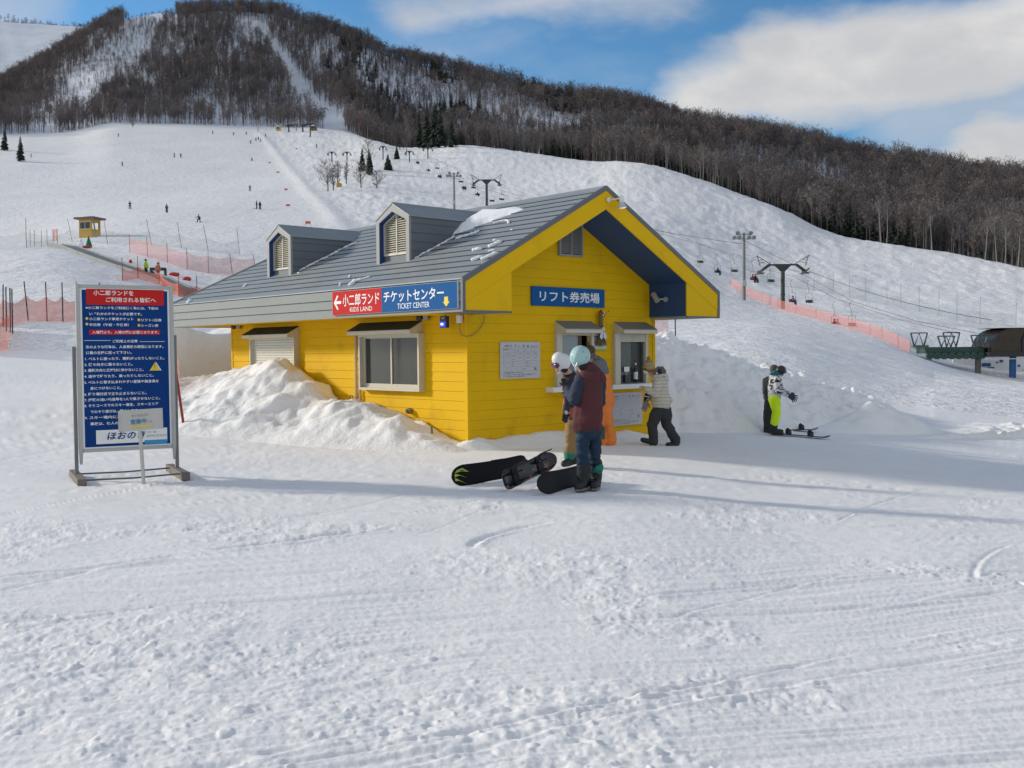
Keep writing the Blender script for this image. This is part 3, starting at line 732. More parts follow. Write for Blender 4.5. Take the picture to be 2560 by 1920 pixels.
for a, b, d in ((1.30, 2.21, -.03), (2.25, 3.13, -.015)):
    mb = MB(); mb.box((d, a, 1.02), (d + .006, b, 1.905)); kid(mb, 'pane', glass)
mb = MB()
for i in range(14):
    mb.box((.30 + .03*math.sin(i*1.9), 1.35 + i*.125, .95), (.33 + .03*math.sin(i*1.9), 1.475 + i*.125, 1.95))
kid(mb, 'curtain', mat('grey_curtain', (.13, .135, .115), .8))
surround('t', 5.70, 7.71, -.3, 1.985, .145, .045); awning('t', 5.69, 7.75, 1.975, 2.05, 2.215, .31, awnt)
mb = MB()
pr = []
for k in range(33):
    z = .10 + k*.057; pr += [(-.05, z), (-.066, z + .012), (-.066, z + .045), (-.05, z + .0569)]
vs = [(s, 5.745, z) for s, z in pr] + [(s, 7.665, z) for s, z in pr]; n = len(pr)
mb.add(vs, [(i, i+1, n+i+1, n+i) for i in range(n-1)]); kid(mb, 'roller_shutter', mat('shutter_paint', (.62, .61, .55), .5, vary=.05), kind='stuff')
for s_, t_ in ((-.10, 5.76), (-.10, 7.65)):
    mb = MB(); mb.box((s_, t_ - .02, -.3), (s_ + .05, t_ + .02, 1.95)); kid(mb, 'shutter_rail', beige)

# gable wall: two ticket windows with counters
for a0, a1, awn, op in ((2.17, 3.20, (2.19, 3.22), (2.31, 3.13)), (3.83, 4.88, (3.86, 4.90), (3.99, 4.78))):
    mb = MB(); mb.box((a0, -.085, .93), (op[0], .03, 1.975)); kid(mb, 'window_post', beige)
    mb = MB(); mb.box((op[1], -.085, .93), (a1 if a0 < 3 else 4.86, .03, 1.975)); kid(mb, 'window_post', beige)
    mb = MB(); mb.box((op[0], -.07, 1.80 if a0 > 3 else 1.925), (op[1], .03, 1.975)); kid(mb, 'window_head', beige)
    awning('s', awn[0], awn[1], 1.97, 2.045, 2.20, .30, awng)
    mb = MB(); mb.box((a0 - .24 if a0 < 3 else 3.60, -.22, .845), (3.42 if a0 < 3 else 4.86, .02, .940)); kid(mb, 'counter', white, bevel=.006)
    mb = MB(); mb.box((op[0], -.02, .94), (op[1], .0, .965)); mb.box((op[0], -.02, .965), (op[0] + .02, 0, 1.80)); mb.box((op[1] - .02, -.02, .965), (op[1], 0, 1.80)); kid(mb, 'window_track', trim)
if True:
    mb = MB()
    for k in range(5): mb.box((4.0, -.085 + .004*(k % 2), 1.805 + k*.028), (4.77, -.06, 1.83 + k*.028))
    kid(mb, 'shutter_housing', beige)
    mb = MB(); mb.box((2.33, .005, .96), (2.83, .012, 1.92)); kid(mb, 'pane', mat('pale_glass', (.30, .33, .36), .12, vary=.12, vscale=1.5, alpha=.92, spec=.6))
    mb = MB(); mb.box((2.83, .0, .96), (2.93, .06, 1.92)); kid(mb, 'door_stile', brown)
    mb = MB(); mb.box((4.0, .012, .96), (4.42, .018, 1.80)); kid(mb, 'pane', mat('smoked_glass', (.13, .135, .14), .1, alpha=.75))
    mb = MB(); mb.box((4.44, .026, .96), (4.77, .032, 1.80)); kid(mb, 'pane', mat('thin_glass', (.12, .12, .12), .08, alpha=.35))
    mb = MB(); mb.box((4.47, .30, .9), (4.57, .36, 1.85)); kid(mb, 'door_stile', brown)
    mb = MB(); mb.box((2.95, .5, .9), (3.1, .55, 2.0)); mb.box((4.62, .4, .9), (4.78, .46, 1.9)); kid(mb, 'inner_curtain', mat('grey_curtain2', (.14, .13, .12), .8))
    mb = MB(); mb.tube([(4.06, .2, 1.0), (4.06, .2, 1.45), (4.12, .2, 1.62), (4.22, .2, 1.68), (4.32, .2, 1.60), (4.38, .2, 1.45), (4.38, .2, 1.0)], .015, 6); kid(mb, 'arch_screen', frm2)
# gable vent
mb = MB(); z = 3.52
while z < 4.06:
    mb.add([(2.31, -.06, z - .01), (2.89, -.06, z - .01), (2.89, -.03, z + .018), (2.31, -.03, z + .018), (2.31, -.06, z - .002), (2.89, -.06, z - .002), (2.89, -.03, z + .026), (2.31, -.03, z + .026)], [(0, 1, 2, 3), (7, 6, 5, 4), (0, 4, 5, 1)]); z += .036
kid(mb, 'louver_slats', frm2, kind='stuff')
mb = MB(); mb.box((2.275, -.07, 3.455), (2.925, .0, 3.49)); mb.box((2.275, -.07, 3.49), (2.31, .0, 4.06)); mb.box((2.89, -.07, 3.49), (2.925, .0, 4.06)); mb.box((2.588, -.075, 3.49), (2.612, -.025, 4.06)); mb.box((2.275, -.07, 4.06), (2.925, 0, 4.09)); kid(mb, 'vent_frame', frm2)
mb = MB(); mb.box((2.3, -.026, 3.485), (2.9, -.022, 4.07)); kid(mb, 'vent_back', inner)
# drain pipes and hose ring on the left wall
mb = MB(); mb.tube([(-.05, 3.44, 1.96), (-.05, 3.44, -.2)], .028, 8)
for z in (1.5, .72): mb.tube([(-.05, 3.44, z), (-.05, 3.44, z + .03)], .036, 8)
kid(mb, 'drain_pipe', mat('pipe_plastic', (.46, .36, .25), .5), smooth=False)
mb = MB(); mb.tube([(-.05, 3.30, .88), (-.05, 3.30, -.2)], .024, 8); kid(mb, 'drain_pipe', MATS['pipe_plastic'])
hr = MB(); hr.tube([(-.11 + .0*math.cos(a), 3.53 + .055*math.cos(a), .715 + .05*math.sin(a)) for a in [i*math.pi/6 for i in range(13)]], .009, 6); kid(hr, 'hose_ring', mat('rusty_iron', (.10, .03, .02), .8))
mb = MB(); mb.tube([(-.02, 1.66, .52), (-.10, 1.66, .52)], .055, 14); mb.tube([(-.10, 1.66, .52), (-.13, 1.68, .515)], .035, 10); kid(mb, 'wall_vent', mat('galvanised', (.30, .27, .25), .4, metal=.6))
mb = MB(); mb.tube([(-.3, .64, -.3), (-.33, .60, .02), (-.34, .615, .30)], .018, 8)
tag(mb.build('stake', mat('weathered_wood', (.16, .13, .11), .8, vary=.3, vscale=20)), 'thin weathered stake leaning in the snow before the left wall', 'stake').matrix_world = BM

# ------------------------------------------------------------------ things fixed to the booth (separate things in booth axes)
def bt(name, label, cat, group=None):
    o = thing(name, label, cat, group=group); o.matrix_world = BM; return o
m_w = mat('print_white', (.80, .80, .80), .5, vary=.02)
m_red = mat('print_red', (.55, .020, .018), .8, vary=.04, spec=.2); m_blue = mat('print_blue', (.008, .10, .30), .8, vary=.05, spec=.2)
m_yel = mat('print_yellow', (.80, .58, .02), .45, vary=.03)
sg = bt('direction_sign', 'long red and blue sign with white lettering on the eave fascia', 'sign')
mb = MB(); mb.box((-EV - .05, -.915, 2.345), (-EV - .022, 2.84, 2.792)); mb.build('sign_board', m_w, sg)
bd = Board((-EV - .0505, 2.835, 2.347), (0, -1, 0), (0, 0, 1)); H_ = .443; LR = 2.835 - 1.223; TOT = 3.748
bd.rect('print_red', 0, 0, LR, H_, .001); bd.rect('print_blue', LR, 0, TOT, H_, .001)
bd.text('print_white', '小二郎ランド', .36, .155, w=1.19, h=.225, bold=.012)
bd.text('print_white', 'KIDS LAND', .60, .045, w=.72, h=.085, bold=.004)
bd.shape('print_white', [(.055, .235), (.17, .375), (.215, .355), (.135, .262), (.305, .262), (.305, .208), (.135, .208), (.215, .115), (.17, .095)])
bd.text('print_white', 'チケットセンター', LR + .07, .17, w=1.72, h=.20, bold=.014)
bd.text('print_white', 'TICKET CENTER', LR + .48, .045, w=.92, h=.095, bold=.004)
bd.shape('print_yellow', [(LR + 1.80, .20), (LR + 1.90, .20), (LR + 1.90, .12), (LR + 1.94, .12), (LR + 1.85, .035), (LR + 1.76, .12), (LR + 1.80, .12)])
bd.build(sg, {'print_white': 'lettering', 'print_red': 'red_panel', 'print_blue': 'blue_panel', 'print_yellow': 'arrow'})
sg = bt('gable_sign', 'blue sign with white characters on the yellow gable above the ticket windows', 'sign')
mb = MB(); mb.box((1.548, -.045, 2.485), (3.562, -.018, 2.845)); mb.build('sign_board', m_blue, sg)
bd = Board((1.548, -.0455, 2.485), (1, 0, 0), (0, 0, 1)); bd.text('print_white', 'リフト券売場', .20, .075, w=1.66, h=.21, bold=.018); bd.build(sg, {'print_white': 'lettering'})
m_blk = mat('print_black', (.035, .035, .04), .6); m_pg = mat('paper_grey', (.52, .52, .55), .7, vary=.03); m_prd = mat('faded_red_print', (.45, .16, .16), .7); m_line = mat('grey_print', (.22, .22, .24), .7)
def price_board(s0, s1, z0, z1, label):
    sg = bt('price_board', label, 'notice board', 'lift price boards on the gable wall')
    mb = MB(); mb.box((s0, -.034, z0), (s1, -.018, z1)); mb.build('panel', m_pg, sg)
    bd = Board((s0, -.0345, z0), (1, 0, 0), (0, 0, 1)); w, h = s1 - s0, z1 - z0
    bd.rect('faded_red_print', .11*w, .865*h, .21*w, .915*h); bd.text('paper_grey', '平日', .12*w, .872*h, w=.08*w, h=.036*h, lift=.004)
    for i, ch in enumerate('リフト料金'): bd.text('print_black', ch, (.24 + .105*i)*w, .855*h, h=.065*h, bold=.01)
    bd.text('print_black', 'Lift Ticket Price', .75*w, .86*h, w=.19*w, h=.03*h)
    for v in (.83, .72, .635, .475, .32, .20): bd.rect('grey_print', .05*w, v*h, .97*w, v*h + .0035)
    for u in (.37, .57, .77): bd.rect('grey_print', u*w, .475*h, u*w + .0035, .83*h)
    bd.rect('grey_print', .25*w, .32*h, .25*w + .003, .635*h); bd.rect('grey_print', .25*w, .40*h, .97*w, .40*h + .003); bd.rect('grey_print', .53*w, .20*h, .53*w + .003, .32*h)
    bd.text('print_black', '営業時間', .06*w, .775*h, w=.12*w, h=.03*h); bd.text('grey_print', '8:30〜16:30', .20*w, .775*h, w=.15*w, h=.024*h)
    for u, t_ in ((.42, '大人'), (.60, 'シニア'), (.83, '小人')): bd.text('print_black', t_, u*w, .765*h, h=.03*h); bd.text('grey_print', 'Price', u*w, .735*h, h=.02*h)
    for v, a, b in ((.665, '1日券', 'One day'), (.56, '半日券', 'Half day'), (.40, '回数券', 'Coupon')):
        for i, ch in enumerate(a): bd.text('print_black', ch, (.06 + .06*i)*w, v*h, h=.035*h)
        bd.text('grey_print', b, (.22 if v > .6 else .06)*w, (v if v > .6 else v - .045)*h, h=.02*h)
    for v, a in ((.585, '午前'), (.51, '午後'), (.435, '1回'), (.35, '10回')): bd.text('print_black', a, .285*w, v*h, h=.03*h)
    for v in (.665, .55):
        for u in (.42, .62, .82): bd.text('faded_red_print', {.42: '4,700', .62: '4,200', .82: '2,500'}[u] if v > .6 else {.42: '3,700', .62: '3,300', .82: '2,000'}[u], u*w, v*h, w=.10*w, h=.03*h)
    bd.text('faded_red_print', '500', .62*w, .43*h, w=.08*w, h=.03*h); bd.text('faded_red_print', '4,000', .62*w, .345*h, w=.09*w, h=.03*h)
    bd.text('grey_print', 'キッズランド', .07*w, .255*h, w=.22*w, h=.03*h); bd.text('grey_print', '500円', .36*w, .255*h, h=.028*h); bd.text('print_black', '保証金', .56*w, .25*h, h=.03*h); bd.rect('faded_red_print', .84*w, .225*h, .90*w, .295*h)
    for v, t_, ww in ((.145, '★営業時間は天候等により変更します', .50), (.095, '★リフト券はシーズン券・1日券・半日券で共通利用できます', .82), (.045, '★小人は小学生以下とし幼児は無料です', .55)): bd.text('print_black', t_, .06*w, v*h, w=ww*w, h=.028*h, bold=.01)
    bd.build(sg, {'print_black': 'lettering', 'faded_red_print': 'red_lettering', 'grey_print': 'rules', 'paper_grey': 'badge_lettering'})
price_board(.755, 1.76, 1.128, 1.802, 'grey price board on the gable wall left of the ticket windows')
price_board(3.76, 4.714, .09, .764, 'low price board under the counter of the right ticket window')
sg = bt('poster', 'small white poster with green foot between the two ticket windows', 'poster')
mb = MB(); mb.box((3.20, -.03, 1.635), (3.61, -.018, 1.965)); mb.build('sheet', mat('poster_paper', (.60, .62, .60), .6), sg)
bd = Board((3.20, -.0305, 1.635), (1, 0, 0), (0, 0, 1)); mat('print_green', (.28, .52, .14), .6); mat('print_navy', (.03, .06, .16), .6)
bd.rect('print_green', 0, 0, .41, .03); bd.rect('print_navy', .03, .265, .20, .285); bd.rect('print_navy', .03, .235, .17, .25)
for v in (.2, .17, .14): bd.rect('print_navy', .03, v, .14, v + .012)
bd.text('print_navy', 'お問い合わせ 0577', .2, .07, w=.17, h=.014); bd.build(sg, {'print_green': 'green_band', 'print_navy': 'lettering'})
# straw new year ornament
sg = bt('straw_ornament', 'braided straw new year ornament with white folded paper above the poster', 'ornament')
mb = MB()
for k in range(3):
    mb.tube([(3.40 + .028*math.cos(i*.8 + k*2.09), -.09 + .022*math.sin(i*.8 + k*2.09), 2.40 - i*.022) for i in range(14)], .024, 7)
mb.build('braid', mat('straw', (.20, .15, .06), .9, vary=.3, vscale=60), sg, smooth=True)
mb = MB(); rr = random.Random(2)
for i in range(70):
    a = rr.uniform(-1, 1); mb.tube([(3.41 + a*.03, -.10 + rr.uniform(-.03, .02), 2.10), (3.41 + a*.14, -.08 + rr.uniform(-.04, .04), 1.74 + rr.uniform(-.03, .03))], .006, 4)
mb.build('tassel', MATS['straw'], sg)
def zig(mb, x0, w, sgn):
    pts = [(x0, 2.10), (x0 + sgn*.045, 2.06), (x0 + sgn*.02, 2.0), (x0 + sgn*.075, 1.96), (x0 + sgn*.10, 1.90), (x0 + sgn*.055, 1.845), (x0 + sgn*.012, 1.88), (x0 + sgn*.004, 1.95)]
    mb.poly([(x, -.155, z) for x, z in (pts if sgn > 0 else pts[::-1])], (0, .004, 0))
mb = MB(); zig(mb, 3.40, .05, 1); zig(mb, 3.395, .05, -1); mb.build('paper_streamer', mat('white_paper', (.62, .66, .78), .7), sg)
mb = MB(); mb.ball((3.41, -.13, 2.36), .035, 8, 6); mb.ball((3.44, -.13, 2.33), .028, 8, 6); mb.ball((3.37, -.12, 2.42), .022, 8, 6); mb.build('red_flower', mat('ornament_red', (.40, .04, .05), .6, vary=.3, vscale=40), sg, smooth=True)
mb = MB(); mb.ball((3.425, -.15, 2.375), .020, 8, 6); mb.ball((3.40, -.15, 2.33), .018, 8, 6); mb.build('white_flower', m_w, sg, smooth=True)
mb = MB(); mb.tube([(3.45, -.12, 2.33), (3.52, -.13, 2.385), (3.56, -.14, 2.41)], .004, 4); mb.ball((3.565, -.14, 2.412), .014, 6, 5); mb.build('berry_twig', MATS['ornament_red'], sg)
# lamps, speaker, cameras, blue light
sg = bt('gable_lamp', 'white floodlamp on a bracket at the peak of the gable', 'lamp')
mb = MB(); mb.tube([(2.60, -1.02, 4.43), (2.60, -1.05, 4.43)], .05, 14); mb.tube([(2.60, -1.05, 4.43), (2.68, -1.16, 4.44), (2.74, -1.2, 4.45)], .012, 6); mb.build('bracket', white, sg, smooth=True)
mb = MB(); mb.tube([(2.76, -1.2, 4.50), (2.76, -1.2, 4.485), (2.765, -1.205, 4.37)], [.03, .05, .045], 14); mb.build('lamp_body', white, sg, smooth=True)
mb = MB(); mb.tube([(2.765, -1.205, 4.37), (2.77, -1.21, 4.32), (2.775, -1.215, 4.27)], [.048, .07, .10], 16, cap=False); mb.build('lamp_shade', mat('lamp_glass', (.45, .52, .55), .3), sg, smooth=True)
mb = MB(); mb.ball((2.775, -1.215, 4.285), (.07, .07, .02), 12, 6); mb.build('bulb', mat('warm_bulb', (.7, .5, .3), .4, emit=((1., .55, .25), 1.2)), sg, smooth=True)
sg = bt('horn_speaker', 'cream cylinder speaker on the navy cheek under the right eave', 'speaker')
mb = MB(); mb.tube([(4.86, -.22, 2.80), (4.84, -.36, 2.63)], .058, 16); mb.build('housing', mat('cream_plastic', (.34, .33, .31), .5), sg, smooth=False, bevel=.008)
mb = MB(); mb.tube([(4.965, -.48, 2.67), (4.93, -.48, 2.67)], .055, 16); mb.tube([(4.93, -.48, 2.67), (4.86, -.40, 2.68)], .02, 8); mb.build('mount', MATS['cream_plastic'], sg)
for t_, z_, lab in ((1.17, 2.275, 'black dome security camera under the eave above the glazed window'), (8.42, 2.275, 'black dome security camera at the far end of the eave')):
    sg = bt('security_camera', lab, 'camera', 'dome cameras under the eave')
    mb = MB(); mb.ball((-.16, t_, z_), (.075, .075, .07), 14, 9); mb.build('dome', mat('dome_black', (.02, .018, .018), .15), sg, smooth=True)
    mb = MB(); mb.tube([(-.12, t_ - .07, z_ + .01), (-.06, t_ - .14, z_ + .015)], [.06, .075], 12); mb.build('housing', frm2, sg, smooth=True)
sg = bt('blue_light', 'small blue glowing insect lamp hanging under the eave near the corner', 'lamp')
mb = MB(); mb.box((-.25, .28, 2.06), (-.17, .46, 2.27)); mb.build('housing', mat('black_plastic', (.02, .02, .03), .4), sg, bevel=.01)
mb = MB(); mb.box((-.256, .295, 2.075), (-.2505, .445, 2.17)); mb.build('blue_pane', mat('blue_glow', (.02, .03, .4), .3, emit=((.02, .05, 1.), 1.3)), sg)
mb = MB(); mb.ball((-.258, .385, 2.125), (.006, .042, .022), 10, 6); mb.build('tube_glow', mat('white_blue_glow', (.5, .7, .9), .3, emit=((.55, .8, 1.), 2.2)), sg)
mb = MB(); mb.box((-.256, .32, 2.215), (-.2505, .40, 2.245)); mb.build('sticker', frm2, sg)
mb = MB(); mb.tube([(-.2, .33, 2.27), (-.2, .35, 2.31), (-.2, .37, 2.27)], .006, 5); mb.build('hook', trim, sg)
sg = bt('junction_box', 'pale junction box with looped cable under the eave corner', 'box')
mb = MB(); mb.box((-.10, .08, 2.14), (-.025, .18, 2.28)); mb.build('case', white, sg, bevel=.006)
mb = MB(); mb.tube([(-.06, .13, 2.14), (-.06, .14, 2.03), (-.05, .10, 1.93), (-.04, -.02, 1.90), (.10, -.04, 1.92), (.25, -.04, 2.02), (.36, -.04, 2.15), (.38, -.04, 2.285)], .006, 6); mb.build('cable', trim, sg)
# sake bottles in the right window
sg = bt('sake_bottle', 'dark sake bottle with a white label standing in the right ticket window', 'bottle')
mb = MB(); mb.tube([(4.50, -.045, .965), (4.50, -.045, 1.22), (4.50, -.045, 1.29), (4.50, -.045, 1.40)], [.045, .045, .018, .016], 14); mb.build('bottle', mat('bottle_glass', (.02, .02, .02), .1), sg, smooth=True)
mb = MB(); mb.tube([(4.50, -.045, 1.03), (4.50, -.045, 1.18)], .0465, 14, cap=False); mb.tube([(4.50, -.045, 1.32), (4.50, -.045, 1.37)], .0185, 10, cap=False); mb.build('label', white, sg, smooth=True)
bd = Board((4.485, -.0925, 1.06), (1, 0, 0), (0, 0, 1)); bd.text('print_black', '酒', 0, 0, h=.05, bold=.02); bd.build(sg, {'print_black': 'lettering'})
sg = bt('counter_stand', 'dark box with a white slip beside the bottle in the right window', 'box')
mb = MB(); mb.box((4.17, -.045, .965), (4.34, .0, 1.12)); mb.build('case', MATS['black_plastic'], sg)
mb = MB(); mb.box((4.16, -.03, 1.19), (4.32, -.025, 1.29)); mb.tube([(4.24, -.02, 1.1), (4.24, -.02, 1.2)], .005, 5); mb.build('slip', white, sg)

# ------------------------------------------------------------------ snow left on the roof
m_rs = snow_mat('roof_snow', base=(.86, .88, .91), bumps=((.5, 9., .02), (.4, 40., .004)), tone=.03)
def roof_hit(px, py):
    p0 = bl(-EV, 0, ZT); n = (Vector((0, 0, 1)) - SV * SL).normalized(); o = Vector((0, 0, EYE)); d = at(px, py, 10) - o
    q = o + d * ((p0 - o).dot(n) / d.dot(n)) - B0; return q.dot(SV), q.dot(TV)
def zr(s): return ZT + SL * (s + EV) + .03
dr = bt('roof_snow_drift', 'large white drift left on the roof beside the nearer dormer', 'snow drift')
a, b = np.meshgrid(np.linspace(1.02, 2.50, 60), np.linspace(.60, 1.86, 52))
lo = ip(b, [.60, .78, 1.0, 1.3, 1.5, 1.86], [2.04, 1.88, 1.76, 1.52, 1.32, 1.14]); hi = ip(b, [.60, .85, 1.1, 1.4, 1.86], [2.04, 2.16, 2.26, 2.20, 2.22])
w = np.clip(np.minimum(a - lo - .06*fbm(b*5, a*5, 2, 4), hi - a) / .22, -.3, 1); hgt = np.where(w > 0, np.sqrt(np.maximum(w, 0)), w*.9) * ip(b, [.6, .9, 1.3, 1.86], [.04, .07, .11, .17]) * (1 + .15*fbm(a*2, b*2, 2, 6))
nr_, nc_ = a.shape; idx = np.arange(nr_*nc_).reshape(nr_, nc_)
mb = MB(); mb.add(np.stack([a, b, ZT + SL*(a + EV) + .02 + hgt - .02], -1).reshape(-1, 3).tolist(), np.stack([idx[:-1, :-1], idx[:-1, 1:], idx[1:, 1:], idx[1:, :-1]], -1).reshape(-1, 4).tolist())
mb.build('drift', m_rs, dr, smooth=True)
def lump(pts, r, hs=.6, seed=0):
    mb = MB(); rr = random.Random(seed)
    sp = [roof_hit(*p) for p in pts]
    for i, (s, t) in enumerate(sp):
        rad = r if not isinstance(r, (list, tuple)) else r[i]
        mb.ball((s, t, zr(s) + rad*.25), (rad*rr.uniform(.9, 1.1), rad*rr.uniform(.9, 1.1), rad*hs), 12, 8)
    for i in range(len(sp) - 1):
        (s0, t0), (s1, t1) = sp[i], sp[i+1]; r0 = r if not isinstance(r, (list, tuple)) else min(r[i], r[i+1])
        for f in (.25, .5, .75):
            s, t = s0 + (s1-s0)*f, t0 + (t1-t0)*f; mb.ball((s, t, zr(s) + r0*.22), (r0, r0, r0*hs), 10, 7)
    return mb
z3 = lambda x, y: (900 + x/4.1475, 460 + y/4.1475)
z2_ = lambda x, y: (640 + x/5.53, 480 + y/5.53)
lumps = [([z3(1195, 710), z3(1235, 700)], .062, 'round white snow clod on the roof, leftmost of the group by the gable edge'),
         ([z3(1355, 670), z3(1385, 655)], .055, 'snow clod on the roof just below the topmost one'),
         ([z3(1420, 640), z3(1445, 625)], .055, 'topmost large snow clod near the gable edge'),
         ([z3(1340, 715), z3(1390, 705)], .026, 'thin broken crust of snow under the middle clods'),
         ([z3(1180, 810), z3(1240, 785)], .055, 'lower left snow clod near the gable edge'),
         ([z3(1280, 800), z3(1340, 775), z3(1400, 745)], .052, 'long snow clod lowest by the gable edge'),
         ([z3(1400, 605)], .04, 'tiny snow clod above the others near the gable edge'),
         ([z3(1395, 425), z3(1450, 405), z3(1510, 395), z3(1540, 400), z3(1540, 425)], .030, 'hooked strip of snow under the big roof drift'),
         ([z3(1575, 495)], .03, 'small speck of snow right of the hooked strip'),
         ([z2_(1310, 1310), z2_(1370, 1260), z2_(1450, 1235), z2_(1560, 1200)], [.05, .06, .045, .03], 'slanting tongue of snow just above the red sign'),
         ([z2_(1300, 1175), z2_(1290, 1205)], .022, 'small crumb of snow above the slanting tongue'),
         ([z2_(1170, 1280), z2_(1155, 1325)], .022, 'small crumb of snow left of the slanting tongue'),
         ([z2_(595, 1145)], .04, 'round snow clod at the foot of the farther dormer'),
         ([(400 + 1160/5.53, 640 + 445/5.53), (400 + 1195/5.53, 640 + 415/5.53)], .035, 'small snow clod on the lower roof left of the farther dormer'),
         ([(400 + 390/5.53, 640 + 665/5.53), (400 + 415/5.53, 640 + 635/5.53)], .05, 'curled snow clod on the eave at the far end of the roof')]
for i, (pts, r, lab) in enumerate(lumps):
    o = lump(pts, r, .62, i).build('snow_clod', m_rs, None, smooth=True); o.matrix_world = BM
    tag(o, lab, 'snow clod', 'snow clods on the booth roof')
def strip(p0, p1, w, seed, lab):
    (s0, t0), (s1, t1) = roof_hit(*p0), roof_hit(*p1); mb = MB(); n = 34; vs = []; rj = random.Random(seed)
    for i in range(n + 1):
        f = i / n; s, t = s0 + (s1-s0)*f, t0 + (t1-t0)*f; ww = w * (.35 + .65*math.sin(math.pi*min(1, .12 + f*.88))) * (1 + .35*math.sin(i*2.3 + seed))
        for k, (o, h) in enumerate(((-.05, .0), (.12, .028), (.55, .022), (1., -.004))): vs.append((s - ww*o*1.0*rj.uniform(.55, 1.3), t - ww*o*.15, zr(s - ww*o) + h*rj.uniform(.3, 1.2)))
    mb.add(vs, [(i*4 + k, i*4 + k + 1, i*4 + 5 + k, i*4 + 4 + k) for i in range(n) for k in range(3)])
    o = mb.build('snow_crust', m_rs, None, smooth=True); o.matrix_world = BM; tag(o, lab, 'snow crust', 'thin snow crusts on the booth roof')
strip(z2_(640, 1080), z2_(1400, 700), .13, 1, 'thin snow crust along the side of the farther dormer')
strip(z3(590, 775), z3(980, 560), .09, 2, 'thin snow crust along the side of the nearer dormer')
strip(z3(1000, 575), z3(1240, 500), .08, 3, 'thin frost patch below the big roof drift')
# ------------------------------------------------------------------ woods
bark = mat('bark_grey_brown', (.10, .088, .082), .9, vary=.35, vscale=.35)
twig = mat('bare_twigs', (.15, .132, .125), .95, vary=.30, vscale=.5)
birch = mat('birch_bark', (.25, .235, .215), .85, vary=.3, vscale=2)
conif = mat('conifer_needles', (.018, .030, .020), .95, vary=.45, vscale=.8)
def bare_tree(seed, h=11., fine=60, tw=.10, spread=.34, up_=.9, trunk_r=.11, low=.35, lean=0.):
    """returns (trunk MB, crown MB): tapered trunk with limbs, crown of ascending twigs"""
    r = random.Random(seed); T_, C_ = MB(), MB()
    top = Vector((lean*h, r.uniform(-.03, .03)*h, h*.93))
    pts = [Vector((0, 0, -.4)), Vector((r.uniform(-.02, .02)*h + lean*h*.2, 0, h*.3)), Vector((lean*h*.6 + r.uniform(-.03, .03)*h, r.uniform(-.02, .02)*h, h*.62)), top]
    T_.tube(pts, [trunk_r*1.15, trunk_r*.85, trunk_r*.5, .02], 5, cap=False)
    def on_(f):
        k = min(2, int(f*3)); q = f*3 - k; return pts[k].lerp(pts[k+1], q)
    nb = max(7, fine // 7)
    for i in range(nb):
        f = low + (1 - low) * (i + r.random()*.6) / nb; p = on_(min(.98, f)); a = r.uniform(0, 2*math.pi)
        ln = h * spread * (1.15 - .75*abs(f - .55)/.45 * .6) * r.uniform(.75, 1.15); 
        d = Vector((math.cos(a), math.sin(a), up_ * r.uniform(.7, 1.3))).normalized()
        e = p + d*ln; m = p.lerp(e, .5) + Vector((0, 0, -.04*ln))
        T_.tube([p, m, e], [trunk_r*.42*(1.1-f), trunk_r*.25*(1.1-f)+.01, .012], 3, cap=False)
        for j in range(max(3, fine // nb)):
            g_ = r.uniform(.25, 1.05); q = p.lerp(e, g_); b = Vector((r.gauss(0, .55), r.gauss(0, .55), r.uniform(.2, 1.))).normalized()
            l2 = ln * r.uniform(.28, .55); w = b.cross(Vector((r.uniform(-1, 1), r.uniform(-1, 1), r.uniform(-1, 1)))).normalized() * tw * r.uniform(.6, 1.2)
            C_.add([q - w*.5, q + w*.5, q + b*l2*.6 + w*.9, q + b*l2*.95, q + b*l2*.6 - w*.6], [(0, 1, 2, 3, 4)])
    return T_, C_
def conifer(seed, h=9., w=1.5, n=150):
    r = random.Random(seed); T_, C_ = MB(), MB(); T_.tube([(0, 0, -.4), (0, 0, h*.95)], [.16, .02], 5)
    for i in range(n):
        f = (i + r.random()) / n; z = h*(.07 + .93*f); rad = w * (1 - f)**.85 * r.uniform(.75, 1.12) + .10; a = r.uniform(0, 2*math.pi)
        d = Vector((math.cos(a), math.sin(a), 0)); s = Vector((-d.y, d.x, 0)) * rad*.34
        p0 = Vector((0, 0, z + .22*rad)); t_ = d*rad + Vector((0, 0, z - rad*.28))
        C_.add([p0, p0.lerp(t_, .6) + s, t_, p0.lerp(t_, .6) - s, p0.lerp(t_, .55) + Vector((0, 0, .22*rad))], [(0, 1, 4), (1, 2, 4), (2, 3, 4), (3, 0, 4), (0, 3, 2, 1)])
    return T_, C_
def merged(name, T_, C_, m1, m2):
    me = bpy.data.meshes.new(name); n = len(T_.v)
    me.from_pydata(T_.v + C_.v, [], T_.f + [tuple(i + n for i in f) for f in C_.f])
    me.materials.append(m1); me.materials.append(m2)
    me.polygons.foreach_set('material_index', [0]*len(T_.f) + [1]*len(C_.f)); me.update()
    return bpy.data.objects.new(name, me)
